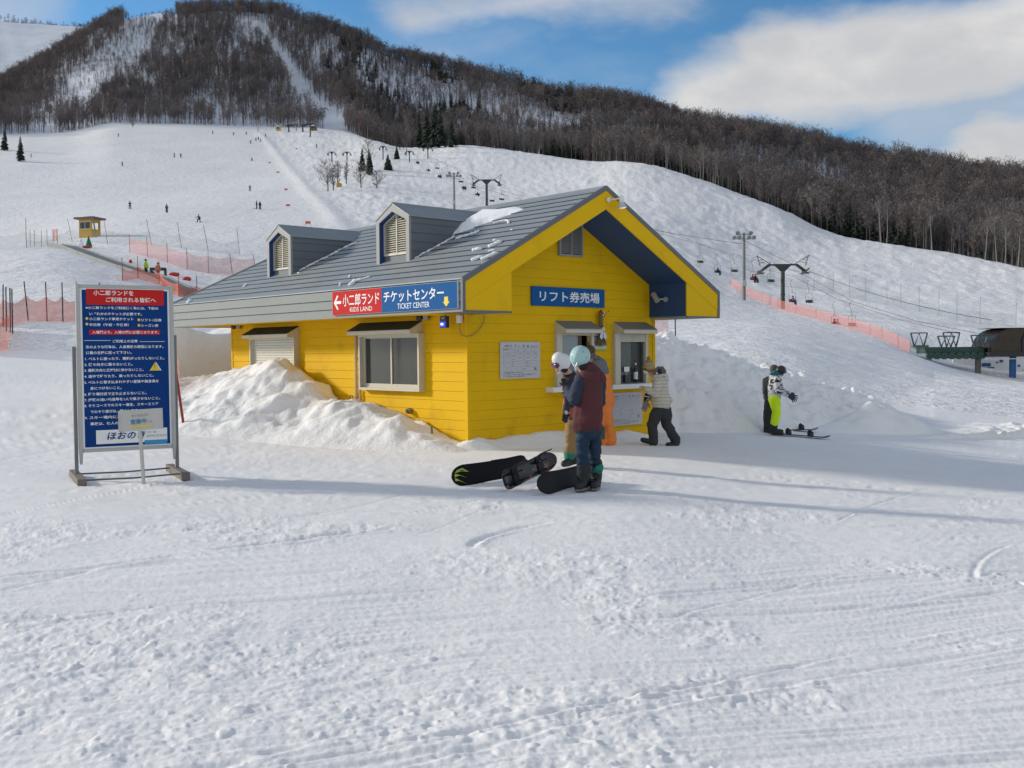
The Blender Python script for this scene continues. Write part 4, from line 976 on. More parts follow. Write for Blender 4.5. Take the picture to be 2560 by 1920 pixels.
def wood(name, label, coll, P, sc_, rot, density_label=None):
    me = bpy.data.meshes.new(name); me.vertices.add(len(P)); me.vertices.foreach_set('co', P.astype(np.float32).ravel())
    for nm, ar in (('sc', sc_), ('rz', rot)):
        at_ = me.attributes.new(nm, 'FLOAT', 'POINT'); at_.data.foreach_set('value', ar.astype(np.float32))
    o = bpy.data.objects.new(name, me); link(o); tag(o, label, 'woodland', None, 'stuff')
    ng = bpy.data.node_groups.new(name, 'GeometryNodeTree')
    ng.interface.new_socket('Geometry', in_out='INPUT', socket_type='NodeSocketGeometry'); ng.interface.new_socket('Geometry', in_out='OUTPUT', socket_type='NodeSocketGeometry')
    N = ng.nodes; gi, go = N.new('NodeGroupInput'), N.new('NodeGroupOutput')
    ip_ = N.new('GeometryNodeInstanceOnPoints'); ci = N.new('GeometryNodeCollectionInfo'); ci.inputs[0].default_value = coll
    ci.inputs['Separate Children'].default_value = True; ci.inputs['Reset Children'].default_value = True
    ip_.inputs['Pick Instance'].default_value = True
    a1 = N.new('GeometryNodeInputNamedAttribute'); a1.data_type = 'FLOAT'; a1.inputs[0].default_value = 'sc'
    a2 = N.new('GeometryNodeInputNamedAttribute'); a2.data_type = 'FLOAT'; a2.inputs[0].default_value = 'rz'
    cx = N.new('ShaderNodeCombineXYZ'); k = ng.links.new
    k(gi.outputs[0], ip_.inputs['Points']); k(ci.outputs[0], ip_.inputs['Instance']); k(a1.outputs[0], ip_.inputs['Scale']); k(a2.outputs[0], cx.inputs[2]); k(cx.outputs[0], ip_.inputs['Rotation']); k(ip_.outputs[0], go.inputs[0])
    md = o.modifiers.new('trees', 'NODES'); md.node_group = ng
    return o
def vary_by_tree(m, lo, hi):      # each tree of the wood has its own tone
    g = G.__new__(G); g.t = m.node_tree; b = g.t.nodes['Principled BSDF']; src = b.inputs['Base Color'].links[0].from_socket
    oi = g.t.nodes.new('ShaderNodeObjectInfo'); g.put(b.inputs['Base Color'], g.mix(1., src, g.mix(oi.outputs['Random'], lo, hi), 'MULTIPLY'))
barkF = mat('forest_bark', (.125, .112, .108), .95, vary=.3, vscale=.4); twigF = mat('forest_twigs', (.150, .134, .132), .95, vary=.3, vscale=.4)
vary_by_tree(barkF, (.45, .45, .50), (1.35, 1.28, 1.22)); vary_by_tree(twigF, (.55, .55, .62), (1.45, 1.32, 1.22))
cA = bpy.data.collections.new('bare_tree_kinds'); cB = bpy.data.collections.new('conifer_kinds')
for i in range(7):
    T_, C_ = bare_tree(200 + i, h=rnd.uniform(9, 14), fine=110, tw=.10, spread=(.20, .26, .32)[i % 3], trunk_r=.13, low=(.3, .45, .38)[i % 3], up_=1.2); cA.objects.link(merged('bare_tree_kind', T_, C_, barkF, twigF))
for i in range(3):
    T_, C_ = conifer(300 + i, h=rnd.uniform(10, 13), w=1.9, n=70); cB.objects.link(merged('conifer_kind', T_, C_, bark, conif))

rs = np.random.RandomState(5)
def seg_d(px, py, pts):
    d = np.full(px.shape, 1e9)
    for (a, b), (c, e) in zip(pts[:-1], pts[1:]):
        t = np.clip(((px-a)*(c-a) + (py-b)*(e-b)) / ((c-a)**2 + (e-b)**2), 0, 1); d = np.minimum(d, np.hypot(px - a - t*(c-a), py - b - t*(e-b)))
    return d
N0 = 80000
uu = rs.uniform(-.66, .66, N0); fy = rs.uniform(0, 1, N0)
px = uu*F_PX + 1280
tc_ = np.array([np.interp(uu, UG, TY[i]) for i in range(NK)])
Yn, Yf = tc_[7] + 5, tc_[10] + 70
Ys = np.sqrt(Yn**2 + fy*(Yf**2 - Yn**2)); Xs = uu * Ys; Zs = terrain(Xs, Ys)
py = 876 - (Zs - EYE) / Ys * F_PX
d = np.ones(N0)
d *= np.where(seg_d(px, py, [(392, 40), (350, 130), (270, 190), (225, 235)]) < 34, .72, 1)      # open snow gully with scrub
d *= np.where(seg_d(px, py, [(225, 225), (140, 285), (40, 320)]) < 42, .38, 1)
d *= np.where((py > 262) & (px < 900) & (px > 120), .55, 1)                                     # thin wood along the top of the piste
d *= np.where(seg_d(px, py, [(642, 62), (690, 115), (735, 178), (770, 240), (850, 322)]) < (9 + (py - 60)*.05), .0, 1)  # lift cutting
d *= np.where(seg_d(px, py, [(950, 190), (1150, 290), (1330, 350)]) < 55, .50, 1)
d *= np.where(seg_d(px, py, [(1240, 230), (1400, 330)]) < 28, .6, 1)
d *= np.where(seg_d(px, py, [(1850, 440), (2080, 470)]) < 45, .55, 1); d *= np.where(seg_d(px, py, [(2250, 520), (2520, 560)]) < 30, .6, 1)
gap = fbm(Xs/30, Ys/55, 4, 90); d *= 1 - .62*sstep(gap, .02, .30); d *= 1 - .35*sstep(fbm(Xs/9, Ys/16, 2, 91), .05, .3)
rocks = (px > 330) & (px < 460) & (py < 60); d = np.where(rocks, .30, d)
area = (Yf**2 - Yn**2); keep = rs.rand(N0) < d * np.clip(area / area.max(), .1, 1) * 1.0
con = (fbm(Xs/60, Ys/60, 2, 95) > .26) & (px > 850) | ((seg_d(px, py, [(880, 170), (980, 300), (1120, 350)]) < 55) & (rs.rand(N0) < .45))
P = np.stack([Xs, Ys, Zs - .1], -1); sc_ = rs.uniform(.55, 1.15, N0) * (1 + .22*fbm(Xs/45, Ys/45, 2, 92)); sc_ = np.where(rocks, sc_*.5, sc_); sc_ = np.where(seg_d(px, py, [(392, 40), (350, 130), (270, 190), (225, 235)]) < 42, sc_*.5, sc_); rot = rs.uniform(0, 6.28, N0)
k = keep & ~(con & (rs.rand(N0) < .8)); wood('bare_woodland', 'bare brown winter wood covering the whole mountainside', cA, P[k], sc_[k], rot[k])
k2 = keep & con; wood('conifer_patches', 'dark evergreen patches scattered through the bare mountainside wood', cB, P[k2], sc_[k2]*.85, rot[k2])
# far wood on the skyline beyond the upper clearing
n = 1500; u_ = rs.uniform(-.60, -.30, n); Yq = rs.uniform(1440, 1560, n); Xq = u_*Yq; Zq = terrain(Xq, Yq)
wood('far_ridge_wood', 'thin line of trees along the far upper ridge at top left', cA, np.stack([Xq, Yq, Zq - .2], -1), rs.uniform(.7, 1.35, n), rs.uniform(0, 6.28, n))
n = 500; u_ = rs.uniform(-.62, -.50, n); Yq = rs.uniform(1400, 1460, n); Xq = u_*Yq; Zq = terrain(Xq, Yq)

# front row of trees one can tell apart along the edge of the right hand piste
protoB = []
for i in range(6):
    t = thing('bare_tree', 'bare brown tree in the front row of the wood beyond the right hand piste', 'tree', group='front row of bare trees along the piste edge')
    T_, C_ = bare_tree(400 + i, h=rnd.uniform(10, 13), fine=170, tw=.07, spread=.25, trunk_r=.12, low=.3, up_=1.2)
    T_.build('trunk', bark, t); C_.build('crown', twig, t); protoB.append(t)
xs_ = []
x = 1150.
while x < 2610: xs_.append(x); x += rnd.uniform(6, 15)
for i, x in enumerate(xs_):
    t = protoB[i % 6] if i < 6 else copy_tree(protoB[i % 6])
    Yc_ = float(np.interp((x - 1280)/F_PX, UG, TY[7])) + rnd.uniform(2, 26); t.location = on(x, Yc_, -.3); t.rotation_euler.z = rnd.uniform(0, 6.28); t.scale = (1, 1, 1); s = rnd.uniform(.7, 1.15); t.scale = (s, s, s)
protoW = []
for i in range(3):
    t = thing('birch_tree', 'pale slender birch in front of the dark wood beyond the right hand piste', 'tree', group='pale birches along the piste edge')
    T_, C_ = bare_tree(500 + i, h=13, fine=110, tw=.05, spread=.2, trunk_r=.15, low=.55, up_=1.5, lean=(.02, .10, -.05)[i])
    T_.build('trunk', birch, t); C_.build('crown', twig, t); protoW.append(t)
for i, (x, s) in enumerate(((1664, .8), (1668, .72), (1706, .7), (1757, .95), (1788, .8), (1797, .78), (1540, .6), (1480, .55), (2203, 1.05), (2216, .9), (2462, .95), (2492, .9), (2512, .85), (2545, .9), (2330, .8), (1850, .6))):
    t = protoW[i] if i < 3 else copy_tree(protoW[i % 3])
    t.location = on(x, float(np.interp((x - 1280)/F_PX, UG, TY[7])) + (1.5 if i % 2 else -.5), -.2); t.scale = (s, s, s); t.rotation_euler.z = 0 if i < 9 else rnd.uniform(-.5, .5)
# conifers and small bare trees standing on the pistes
def mk_conifer(px, Y, hpx, label, seed, w=.19, grp=None, base=None):
    q = on_ray(px, base) if base else on(px, Y, -.2); Y = q.y
    h = hpx / F_PX * Y; t = thing('conifer', label, 'tree', q, group=grp)
    T_, C_ = conifer(seed, h, h*w, 190); T_.build('trunk', bark, t); C_.build('crown', conif, t); return t
mk_conifer(12, 440, 60, 'dark pointed conifer at the left edge of the photo', 601, base=377)
mk_conifer(52, 400, 66, 'dark pointed conifer standing alone on the piste just right of the one at the edge', 602, base=405)
mk_conifer(906, 395, 62, 'dark conifer behind the small bare trees beside the lift', 603, .2, base=430)
mk_conifer(924, 385, 66, 'dense conifer with a bare crown rising over it by the lift', 604, .2, base=437)
mk_conifer(970, 380, 40, 'short bushy dark conifer between the lift poles', 605, .34, base=427)
mk_conifer(992, 430, 32, 'small dark conifer below the ridge beside a lift pole', 606, .3, base=398)
for i, (x, h, lab) in enumerate(((1048, 95, 'tall dark ridge conifer, leftmost of the clump'), (1068, 118, 'tallest dark ridge conifer in the middle of the clump'), (1088, 125, 'dark ridge conifer right of the tallest'), (1101, 110, 'dark ridge conifer fourth from the left in the clump'), (1130, 75, 'narrow dark conifer standing apart on the ridge right of the clump'))):
    mk_conifer(x, 455 - i*4, h, lab, 620 + i, .17 if i < 4 else .22)
for i, x in enumerate((1352, 1372, 1425, 1440, 1452, 1466, 1478, 1496, 1330)):
    mk_conifer(x, 470 - (x - 1330)*.3, (34, 28, 46, 40, 58, 62, 48, 34, 26)[i], 'small dark conifer in the row just behind the mogulled ridge', 640 + i, .2, 'row of small conifers behind the ridge')
def mk_bare(px, py_, hpx, label, seed, spread=.36, up_=.7, fine=240):
    q = on_ray(px, py_); h = hpx / F_PX * q.y; t = thing('small_bare_tree', label, 'tree', q - Vector((0, 0, .15)))
    T_, C_ = bare_tree(seed, h, int(fine*1.3), .06, spread, up_, .16, .2); T_.build('trunk', bark, t); C_.build('crown', twig, t); return t
mk_bare(820, 478, 74, 'spreading bare tree, leftmost of the small trees on the mogulled slope', 701, .42)
mk_bare(833, 475, 58, 'slim bare tree just right of the leftmost spreading one', 702, .25, 1.2)
mk_bare(845, 466, 62, 'slim bare tree beside the yellow box on the mogulled slope', 703, .25, 1.2)
mk_bare(866, 461, 52, 'slim bare tree under the two lift towers', 704, .22, 1.4)
mk_bare(903, 471, 62, 'V shaped bare tree in the middle of the small trees', 705, .4)
mk_bare(942, 471, 44, 'small round bare tree, rightmost on the mogulled slope', 706, .45, .4)
mk_bare(922, 436, 82, 'tall bare tree rising behind the conifer by the lift', 707, .3, 1.3)
mk_bare(1016, 386, 100, 'large bare brown tree on the ridge left of the conifer clump', 708, .28, 1.2, 260)
# ------------------------------------------------------------------ lifts
steel = mat('dark_green_steel', (.035, .042, .040), .55, vary=.2, vscale=1.5)
steel2 = mat('sheave_steel', (.10, .11, .09), .6, vary=.3, vscale=3)
galv = mat('galvanised_pole', (.20, .21, .21), .6, vary=.2)
rust = mat('red_brown_pole', (.16, .05, .04), .7)
red_p = mat('red_fence_post', (.28, .025, .02), .6)
net_o = mat('orange_netting', (.72, .13, .055), .8, vary=.15, vscale=2, alpha=.55)
net_r = mat('pale_red_netting', (.60, .16, .13), .8, vary=.12, vscale=.6, alpha=.34)
net_g = mat('green_netting', (.16, .24, .25), .8, alpha=.16)
net_d = mat('dense_orange_netting', (.66, .24, .20), .9, vary=.15, vscale=.8, alpha=.42)
def lift_tower(label, px, pbase, Y, ptop, arm_px, rot=0., big=True, m=steel, grp=None):
    """T shaped pylon: column, cranked crossarm, two sheave trains, two lattice work frames"""
    b = at(px, pbase, Y); g0 = gz(b.x, Y); H = at(px, ptop, Y).z - g0; A = arm_px / F_PX * Y / 2
    t = thing('lift_tower', label, 'lift tower', (b.x, Y, g0), rot, grp)
    r = .30 if big else .2
    mb = MB(); mb.tube([(0, 0, -1), (0, 0, H - .75)], [r*1.1, r], 14); mb.tube([(0, 0, H*.32), (0, 0, H*.32 + .12)], r*1.35, 14); mb.build('column', m, t)
    mb = MB()
    ca = A * .52
    mb.poly([(-ca, -.16, H - .12), (-ca*.55, -.16, H - .12), (-r*1.15, -.16, H - .95), (r*1.15, -.16, H - .95), (ca*.55, -.16, H - .12), (ca, -.16, H - .12), (ca, -.16, H + .12), (-ca, -.16, H + .12)][::-1], (0, .32, 0))
    for s in (-1, 1): mb.poly([(s*ca, -.14, H + .12), (s*(A*.86), -.14, H - .88), (s*(A*.72), -.14, H - .98), (s*ca*.86, -.14, H - .12)], (0, .28, 0))
    mb.build('crossarm', m, t)
    for s in (-1, 1):
        mb = MB(); cx = s*A*.80
        mb.box((cx - .10, -1.9, H - 1.06), (cx + .10, 1.9, H - .92), Matrix.Rotation(-.16, 3, 'X'))
        for k in range(6): y = -1.6 + k*.64; mb.tube([(cx - .07, y, H - 1.12 + .10*y*1.6), (cx + .07, y, H - 1.12 + .10*y*1.6)], .17, 10)
        mb.box((cx - .5, -.25, H - 1.20), (cx + .5, .25, H - 1.13)); mb.build('sheave_train', steel2, t)
        if big:
            mb = MB(); q = s
            mb.tube([(q*ca*.82, 0, H + .1), (q*A*.92, 0, H + 1.35)], .05, 5); mb.tube([(q*A*.80, 0, H - .2), (q*A*.92, 0, H + 1.35)], .05, 5); mb.tube([(q*A*.92, -.5, H + 1.35), (q*A*.92, .5, H + 1.35)], .04, 5)
            for f in (.3, .55, .8): mb.tube([(q*(ca*.82 + (A*.92 - ca*.82)*f), 0, H + .1 + 1.25*f), (q*(A*.80 + A*.12*f), 0, H - .2 + 1.55*f)], .035, 4)
            mb.build('work_frame', m, t)
            mb = MB(); mb.box((cx - s*.1 - .45, -1.4, H - 1.28), (cx + .45, 1.4, H - 1.24)); mb.build('catwalk', steel2, t)
    return t
lift_tower('large dark T shaped lift tower right of the booth, standing behind the orange net', 1957, 772, 150, 662, 140)
lift_tower('large dark T shaped lift tower seen above the booth roof', 1217, 528, 250, 450, 82)
lift_tower('dark lift tower on the crest at the top of the groomed piste', 776, 357, 520, 309, 38, grp=None)
for i, (x, pb_, Y, pt, a, lab) in enumerate(((741, 339, 560, 312, 18, 'small lift tower at the top station left of the big crest tower'), (830, 421, 400, 380, 24, 'left one of the twin lift towers above the small bare trees'), (868, 426, 400, 380, 24, 'right one of the twin lift towers above the small bare trees'), (958, 424, 390, 366, 22, 'lift tower beside the short bushy conifer'), (1000, 394, 440, 362, 20, 'lift tower just below the ridge line left of the big bare tree'), (1024, 424, 380, 378, 26, 'lift tower in front of the big bare ridge tree'), (1070, 413, 390, 368, 28, 'lift tower in front of the tallest ridge conifers'))):
    lift_tower(lab, x, pb_, Y, pt, a, big=False)
for x, pb_, Y, pt, a, m_, lab in ((899, 337, 545, 300, 22, rust, 'reddish lift pylon on the skyline of the piste'), (813, 322, 640, 270, 18, rust, 'faint lift pylon at the foot of the forest cutting'), (749, 208, 730, 182, 14, galv, 'lift pylon halfway up the forest cutting'), (683, 110, 800, 84, 14, galv, 'lift pylon high in the forest cutting'), (642, 70, 830, 36, 16, galv, 'topmost lift pylon on the mountain skyline')):
    lift_tower(lab, x, pb_, Y, pt, a, big=False, m=m_)
# floodlight poles
def flood(label, px, pbase, Y, ptop, n=6):
    b = at(px, pbase, Y); g0 = gz(b.x, Y); H = at(px, ptop, Y).z - g0; t = thing('floodlight_pole', label, 'floodlight', (b.x, Y, g0))
    mb = MB(); mb.tube([(0, 0, -1), (0, 0, H)], [.30, .20], 10)
    for k in range(10): mb.tube([(.2, 0, H*.35 + k*.55), (.36, 0, H*.35 + k*.55)], .025, 4)
    mb.build('pole', galv, t)
    mb = MB(); mb.box((-1.5, -.06, H - 1.0), (1.5, .06, H - .9)); mb.box((-1.1, -.06, H - .3), (1.1, .06, H - .2)); mb.build('lamp_bracket', galv, t)
    lampm = mat('floodlight_grey', (.26, .28, .28), .4)
    for i in range(n):
        x = (-1.5, -.75, .75, 1.5, -1., 1.)[i]; z = H - (.65 if i < 4 else -.02); mb = MB(); mb.tube([(x, .15, z + .12), (x, -.28, z - .12)], [.16, .36], 10); mb.build('floodlight', lampm, t)
    mb = MB(); mb.box((-.32, -.35, H*.21), (.32, -.1, H*.30)); mb.build('control_box', mat('pale_box', (.5, .5, .5), .6), t)
flood('tall floodlight pole left of the large lift tower', 1860, 748, 155, 582)
flood('tall floodlight pole above the booth roof left of the lift tower', 1136, 560, 235, 432)
for x, pb_, Y, pt, lab in ((332, 337, 540, 307, 'thin mast at the top edge of the groomed piste, left one'), (645, 337, 550, 300, 'thin mast at the top edge of the groomed piste, right one')):
    b = on(x, Y); mb = MB(); mb.tube([(b.x, b.y, b.z - 1), (b.x, b.y, at(x, pt, Y).z)], .22, 6); mb.box((b.x - .7, b.y - .3, at(x, pt, Y).z - 1.2), (b.x + .7, b.y + .3, at(x, pt, Y).z)); tag(mb.build('mast', galv), lab, 'mast')
# ropes
def rope(label, pts, r=.022):
    mb = MB(); pp = [at(*p) for p in pts]; mb.tube(pp, r, 5); tag(mb.build('haul_rope', steel), label, 'cable', 'haul ropes of the chairlift')
ropeA = [(2400, 835, 108), (2250, 800, 118), (2094, 748, 132), (1985, 692, 145), (1922, 676, 150), (1886, 656, 156), (1797, 628, 172), (1700, 590, 190), (1500, 535, 215), (1350, 500, 234), (1250, 458, 249), (1186, 440, 262), (1155, 430, 275), (1096, 402, 310), (1040, 375, 370), (960, 368, 392), (868, 385, 402), (780, 318, 520)]
ropeB = [(2470, 838, 108), (2300, 805, 118), (2136, 755, 132), (2030, 698, 145), (1999, 680, 150), (1930, 664, 157), (1838, 636, 172), (1752, 612, 185), (1560, 560, 210), (1400, 515, 232), (1185, 458, 249), (1150, 425, 280), (1090, 398, 330), (1010, 378, 385), (830, 384, 402), (745, 316, 555)]
rope('thin haul rope of the chairlift on the side with riders', ropeA); rope('thin haul rope of the chairlift on the side with empty chairs', ropeB)
for i, (a_, b_) in enumerate((((1860, 600, 155), (2480, 800, 112)), ((1136, 445, 235), (1860, 610, 155)))):
    pa, pb2 = at(*a_), at(*b_); mb = MB(); mb.tube([pa.lerp(pb2, f) - Vector((0, 0, 4*1.6*f*(1-f))) for f in [k/14 for k in range(15)]], .03, 4); tag(mb.build('power_cable', steel), ('power cable sagging from the right floodlight pole to the lift station', 'power cable sagging between the two floodlight poles')[i], 'cable')

# ------------------------------------------------------------------ figure builder
def cap(mb, a, b, ra, rb, fl=None, n=12):
    """capsule from a to b; fl=(direction, factor) flattens it about its axis"""
    a, b = Vector(a), Vector(b); t = MB(); d = (b - a); L_ = d.length; d = d.normalized() if L_ > 1e-6 else Vector((0, 0, 1))
    pts, rs_ = [], []
    for k in range(5): ang = math.pi/2 * (1 - k/5); pts.append(a - d*ra*math.sin(ang)); rs_.append(ra*math.cos(ang) + 1e-4)
    for k in range(5): f = k/4; pts.append(a.lerp(b, f)); rs_.append(ra + (rb-ra)*f)
    for k in range(1, 6): ang = math.pi/2 * k/5; pts.append(b + d*rb*math.sin(ang)); rs_.append(rb*math.cos(ang) + 1e-4)
    ref = Vector((0, 0, 1)) if abs(d.z) < .9 else Vector((1, 0, 0)); u = (ref - d*ref.dot(d)).normalized(); v = d.cross(u); vs = []
    for p, r in zip(pts, rs_):
        for k in range(n):
            q = 2*math.pi*k/n; vs.append(p + (u*math.cos(q) + v*math.sin(q))*r)
    if fl:
        w = Vector(fl[0]).normalized(); vs = [q - w*((q - a).dot(w) - ((q - a).dot(d))*d.dot(w))*(1 - fl[1]) for q in vs]
    m_ = len(pts); fs = [(i*n+k, i*n+(k+1) % n, (i+1)*n+(k+1) % n, (i+1)*n+k) for i in range(m_-1) for k in range(n)] + [tuple(range(n))[::-1], tuple((m_-1)*n + k for k in range(n))]
    mb.add(vs, fs); return mb
def chain(mb, pts, rs_, fl=None):
    for i in range(len(pts)-1): cap(mb, pts[i], pts[i+1], rs_[i], rs_[i+1], fl)
    return mb
def fuse(mb, name, m, parent, vox=.016, smooth=3, wr=0., ws=9., seed=0, stretch=(1, 1, 1)):
    """melt overlapping shapes into one continuous surface"""
    me = mb.mesh(name); o = bpy.data.objects.new(name, me); col.objects.link(o)
    md = o.modifiers.new('r', 'REMESH'); md.mode = 'VOXEL'; md.voxel_size = vox; md.adaptivity = 0
    s = o.modifiers.new('s', 'SMOOTH'); s.iterations = smooth; s.factor = .5
    dg = bpy.context.evaluated_depsgraph_get(); me2 = bpy.data.meshes.new_from_object(o.evaluated_get(dg)); bpy.data.objects.remove(o)
    if wr:
        n = len(me2.vertices); co = np.empty(n*3, np.float32); me2.vertices.foreach_get('co', co); co = co.reshape(-1, 3)
        no = np.array([v.normal[:] for v in me2.vertices], np.float32)
        h = fbm(co[:, 0]*ws*stretch[0] + co[:, 1]*ws*.7 + seed, co[:, 2]*ws*stretch[2] + co[:, 1]*ws*.4, 3, 5 + seed)
        co += no * (h * wr)[:, None]; me2.vertices.foreach_set('co', co.ravel().astype(np.float32)); me2.update()
    me2.name = name; me2.materials.clear(); me2.materials.append(m); me2.polygons.foreach_set('use_smooth', [True]*len(me2.polygons))
    o = bpy.data.objects.new(name, me2); link(o, parent); return o
skin = mat('skin', (.50, .29, .20), .55, vary=.05)
skin_d = skin
goggle = mat('goggle_lens', (.05, .03, .07), .12, vary=.5, vscale=20)
def head(mb, c, r, face, tilt=0.):
    """skull, jaw, nose, ears, brow; face = horizontal unit facing direction"""
    c = Vector(c); f = Vector(face).normalized(); s = Vector((-f.y, f.x, 0)).normalized(); dn = f.cross(s)*-1; upv = s.cross(f)*-1
    upv = f.cross(s)
    if upv.z < 0: upv = -upv
    cap(mb, c + upv*r*.25 - f*r*.15, c + upv*r*.1 + f*r*.05, r*.95, r*.92)
    cap(mb, c - upv*r*.45 + f*r*.25, c - upv*r*.75 + f*r*.42, r*.62, r*.42)
    cap(mb, c + f*r*.86 + upv*r*.12, c + f*r*1.10 - upv*r*.18, r*.10, r*.15)
    cap(mb, c + f*r*.80 - upv*r*.55 - s*r*.18, c + f*r*.80 - upv*r*.55 + s*r*.18, r*.12, r*.12)
    for q in (-1, 1): cap(mb, c + s*q*r*.93 - f*r*.1 + upv*r*.1, c + s*q*r*.95 - f*r*.1 - upv*r*.25, r*.16, r*.12)
def hand(mb, w, d, up_, k=1., side=1, curl=.5, spread=.25):
    """palm, four unequal bent fingers, thumb; w wrist, d pointing direction, up_ back-of-hand direction"""
    w, d, up_ = Vector(w), Vector(d).normalized(), Vector(up_); up_ = (up_ - d*up_.dot(d)).normalized(); s = d.cross(up_)*side
    cap(mb, w, w + d*.05*k, .024*k, .032*k, (up_, .62)); cap(mb, w + d*.03*k - s*.014*k, w + d*.078*k - s*.02*k, .024*k, .026*k, (up_, .6)); cap(mb, w + d*.03*k + s*.014*k, w + d*.078*k + s*.02*k, .024*k, .026*k, (up_, .6))
    for i, ln in enumerate((.070, .080, .075, .058)):
        o = (i - 1.5)*.0195*k; b = w + d*.085*k + s*o; fd = (d + s*(i - 1.5)*spread*.55).normalized(); p1 = b + fd*ln*.42*k; d2 = (fd - up_*curl).normalized(); p2 = p1 + d2*ln*.32*k; d3 = (d2 - up_*curl).normalized(); p3 = p2 + d3*ln*.28*k
        chain(mb, [b, p1, p2, p3], [.0100*k, .0095*k, .0088*k, .0078*k])
    tb = w + d*.025*k - s*.028*k; p1 = tb + (d*.6 - s*.8).normalized()*.036*k; p2 = p1 + (d*.9 - s*.35 - up_*.2).normalized()*.034*k; chain(mb, [tb, p1, p2], [.013*k, .0115*k, .0095*k])
def boot(mb, ank, toe, k=1.):
    a = Vector(ank); t = Vector(toe); d = (t - a); d.z = 0; d = d.normalized(); z0 = t.z
    cap(mb, a + Vector((0, 0, .12*k)), a - d*.01, .068*k, .066*k); cap(mb, Vector((a.x, a.y, z0 + .055*k)) - d*.045*k, Vector((a.x, a.y, z0 + .05*k)) + d*.06*k, .058*k, .058*k)
    cap(mb, Vector((a.x, a.y, z0 + .05*k)) + d*.03*k, Vector((a.x, a.y, z0 + .042*k)) + d*.165*k, .055*k, .046*k)
def sole(mb, ank, toe, k=1.):
    a = Vector(ank); t = Vector(toe); d = (t - a); d.z = 0; d = d.normalized(); s = Vector((-d.y, d.x, 0)); c = Vector((a.x, a.y, t.z)); n = 14; pts = []
    for i in range(n):
        q = 2*math.pi*i/n; pts.append(c + d*(.065*k + .15*k*math.cos(q)) + s*.056*k*math.sin(q)*(1.05 - .1*math.cos(q)))
    mb.poly(pts, (0, 0, .022))

# ------------------------------------------------------------------ chairs, riders, skiers far off
def tiny(name, pose, m_top, m_leg, label, loc, rz, cat='person', grp=None, sk=None, s=1.):
    t = thing(name, label, cat, loc, rz, grp); t.scale = (s, s, s)
    b = MB()
    if pose == 'sit':
        H_, SH = (0, .0, .55), (0, .05, 1.02); kn = [(x, -.42, .55) for x in (-.11, .11)]; ft = [(x*1.2, -.50, .08) for x in (-.11, .11)]; hn = [(x, -.28, .72) for x in (-.2, .2)]; hd = (0, .03, 1.24)
    elif pose == 'ski':
        H_, SH = (0, .06, .85), (0, -.06, 1.35); kn = [(x, -.10, .46) for x in (-.13, .13)]; ft = [(x*1.3, .05, .06) for x in (-.13, .13)]; hn = [(x, -.32, 1.05) for x in (-.36, .36)]; hd = (0, -.10, 1.60)
    elif pose == 'crouch':
        H_, SH = (.02, .16, .62), (.05, -.10, 1.02); kn = [(x, -.16, .42) for x in (-.2, .22)]; ft = [(x*1.3, .05, .06) for x in (-.2, .22)]; hn = [(x, -.3, .80) for x in (-.45, .45)]; hd = (.06, -.20, 1.26)
    else:
        H_, SH = (0, 0, .88), (0, 0, 1.40); kn = [(x, -.03, .46) for x in (-.1, .1)]; ft = [(x*1.2, 0, .06) for x in (-.1, .1)]; hn = [(x, -.06, .85) for x in (-.27, .27)]; hd = (0, -.01, 1.63)
    cap(b, H_, SH, .13, .12); head(b, hd, .105, (0, -1, 0)); cap(b, SH, hd, .06, .06)
    for k in range(2):
        chain(b, [(kn[k][0]*.8, H_[1], H_[2]), kn[k], ft[k]], [.085, .06, .05]); cap(b, ft[k], (ft[k][0], ft[k][1] - .13, ft[k][2] - .01), .05, .04)
        sx = -.17 if k == 0 else .17; el = ((sx + hn[k][0])*.62, (SH[1] + hn[k][1])*.45, (SH[2] + hn[k][2])*.47); chain(b, [(sx, SH[1], SH[2] - .02), el, hn[k]], [.055, .045, .038])
    fuse(b, 'body', skin, t, .04, 1)
    j = MB(); cap(j, (H_[0], H_[1], H_[2] + .02), SH, .17, .16)
    for k in range(2):
        sx = -.17 if k == 0 else .17; el = ((sx + hn[k][0])*.62, (SH[1] + hn[k][1])*.45, (SH[2] + hn[k][2])*.47); chain(j, [(sx, SH[1], SH[2] - .02), el, hn[k]], [.08, .07, .06])
    fuse(j, 'jacket', m_top, t, .045, 1)
    j = MB()
    for k in range(2): chain(j, [(kn[k][0]*.8, H_[1], H_[2]), kn[k], ft[k]], [.12, .095, .09]); cap(j, ft[k], (ft[k][0], ft[k][1] - .14, ft[k][2]), .075, .06)
    fuse(j, 'trousers', m_leg, t, .045, 1)
    j = MB(); cap(j, (hd[0], hd[1], hd[2] + .04), (hd[0], hd[1] + .02, hd[2] + .05), .125, .125); fuse(j, 'helmet', m_leg, t, .04, 1)
    if sk == 'ski':
        for k in range(2):
            mb = MB(); mb.poly([(ft[k][0] - .05, -.85, .0), (ft[k][0] + .05, -.85, .0), (ft[k][0] + .05, .7, .0), (ft[k][0] - .05, .7, .0)][::-1], (0, 0, .02)); mb.build('ski', m_leg, t)
            mb = MB(); mb.tube([hn[k], (hn[k][0]*1.15, hn[k][1] + .35, .05)], .012, 5); mb.build('ski_pole', galv, t)
    elif sk == 'board':
        mb = MB(); mb.poly([(-.75, -.13, 0), (.75, -.13, 0), (.80, 0, .0), (.75, .13, 0), (-.75, .13, 0), (-.80, 0, 0)], (0, 0, .02)); mb.build('snowboard', m_leg, t)
    return t
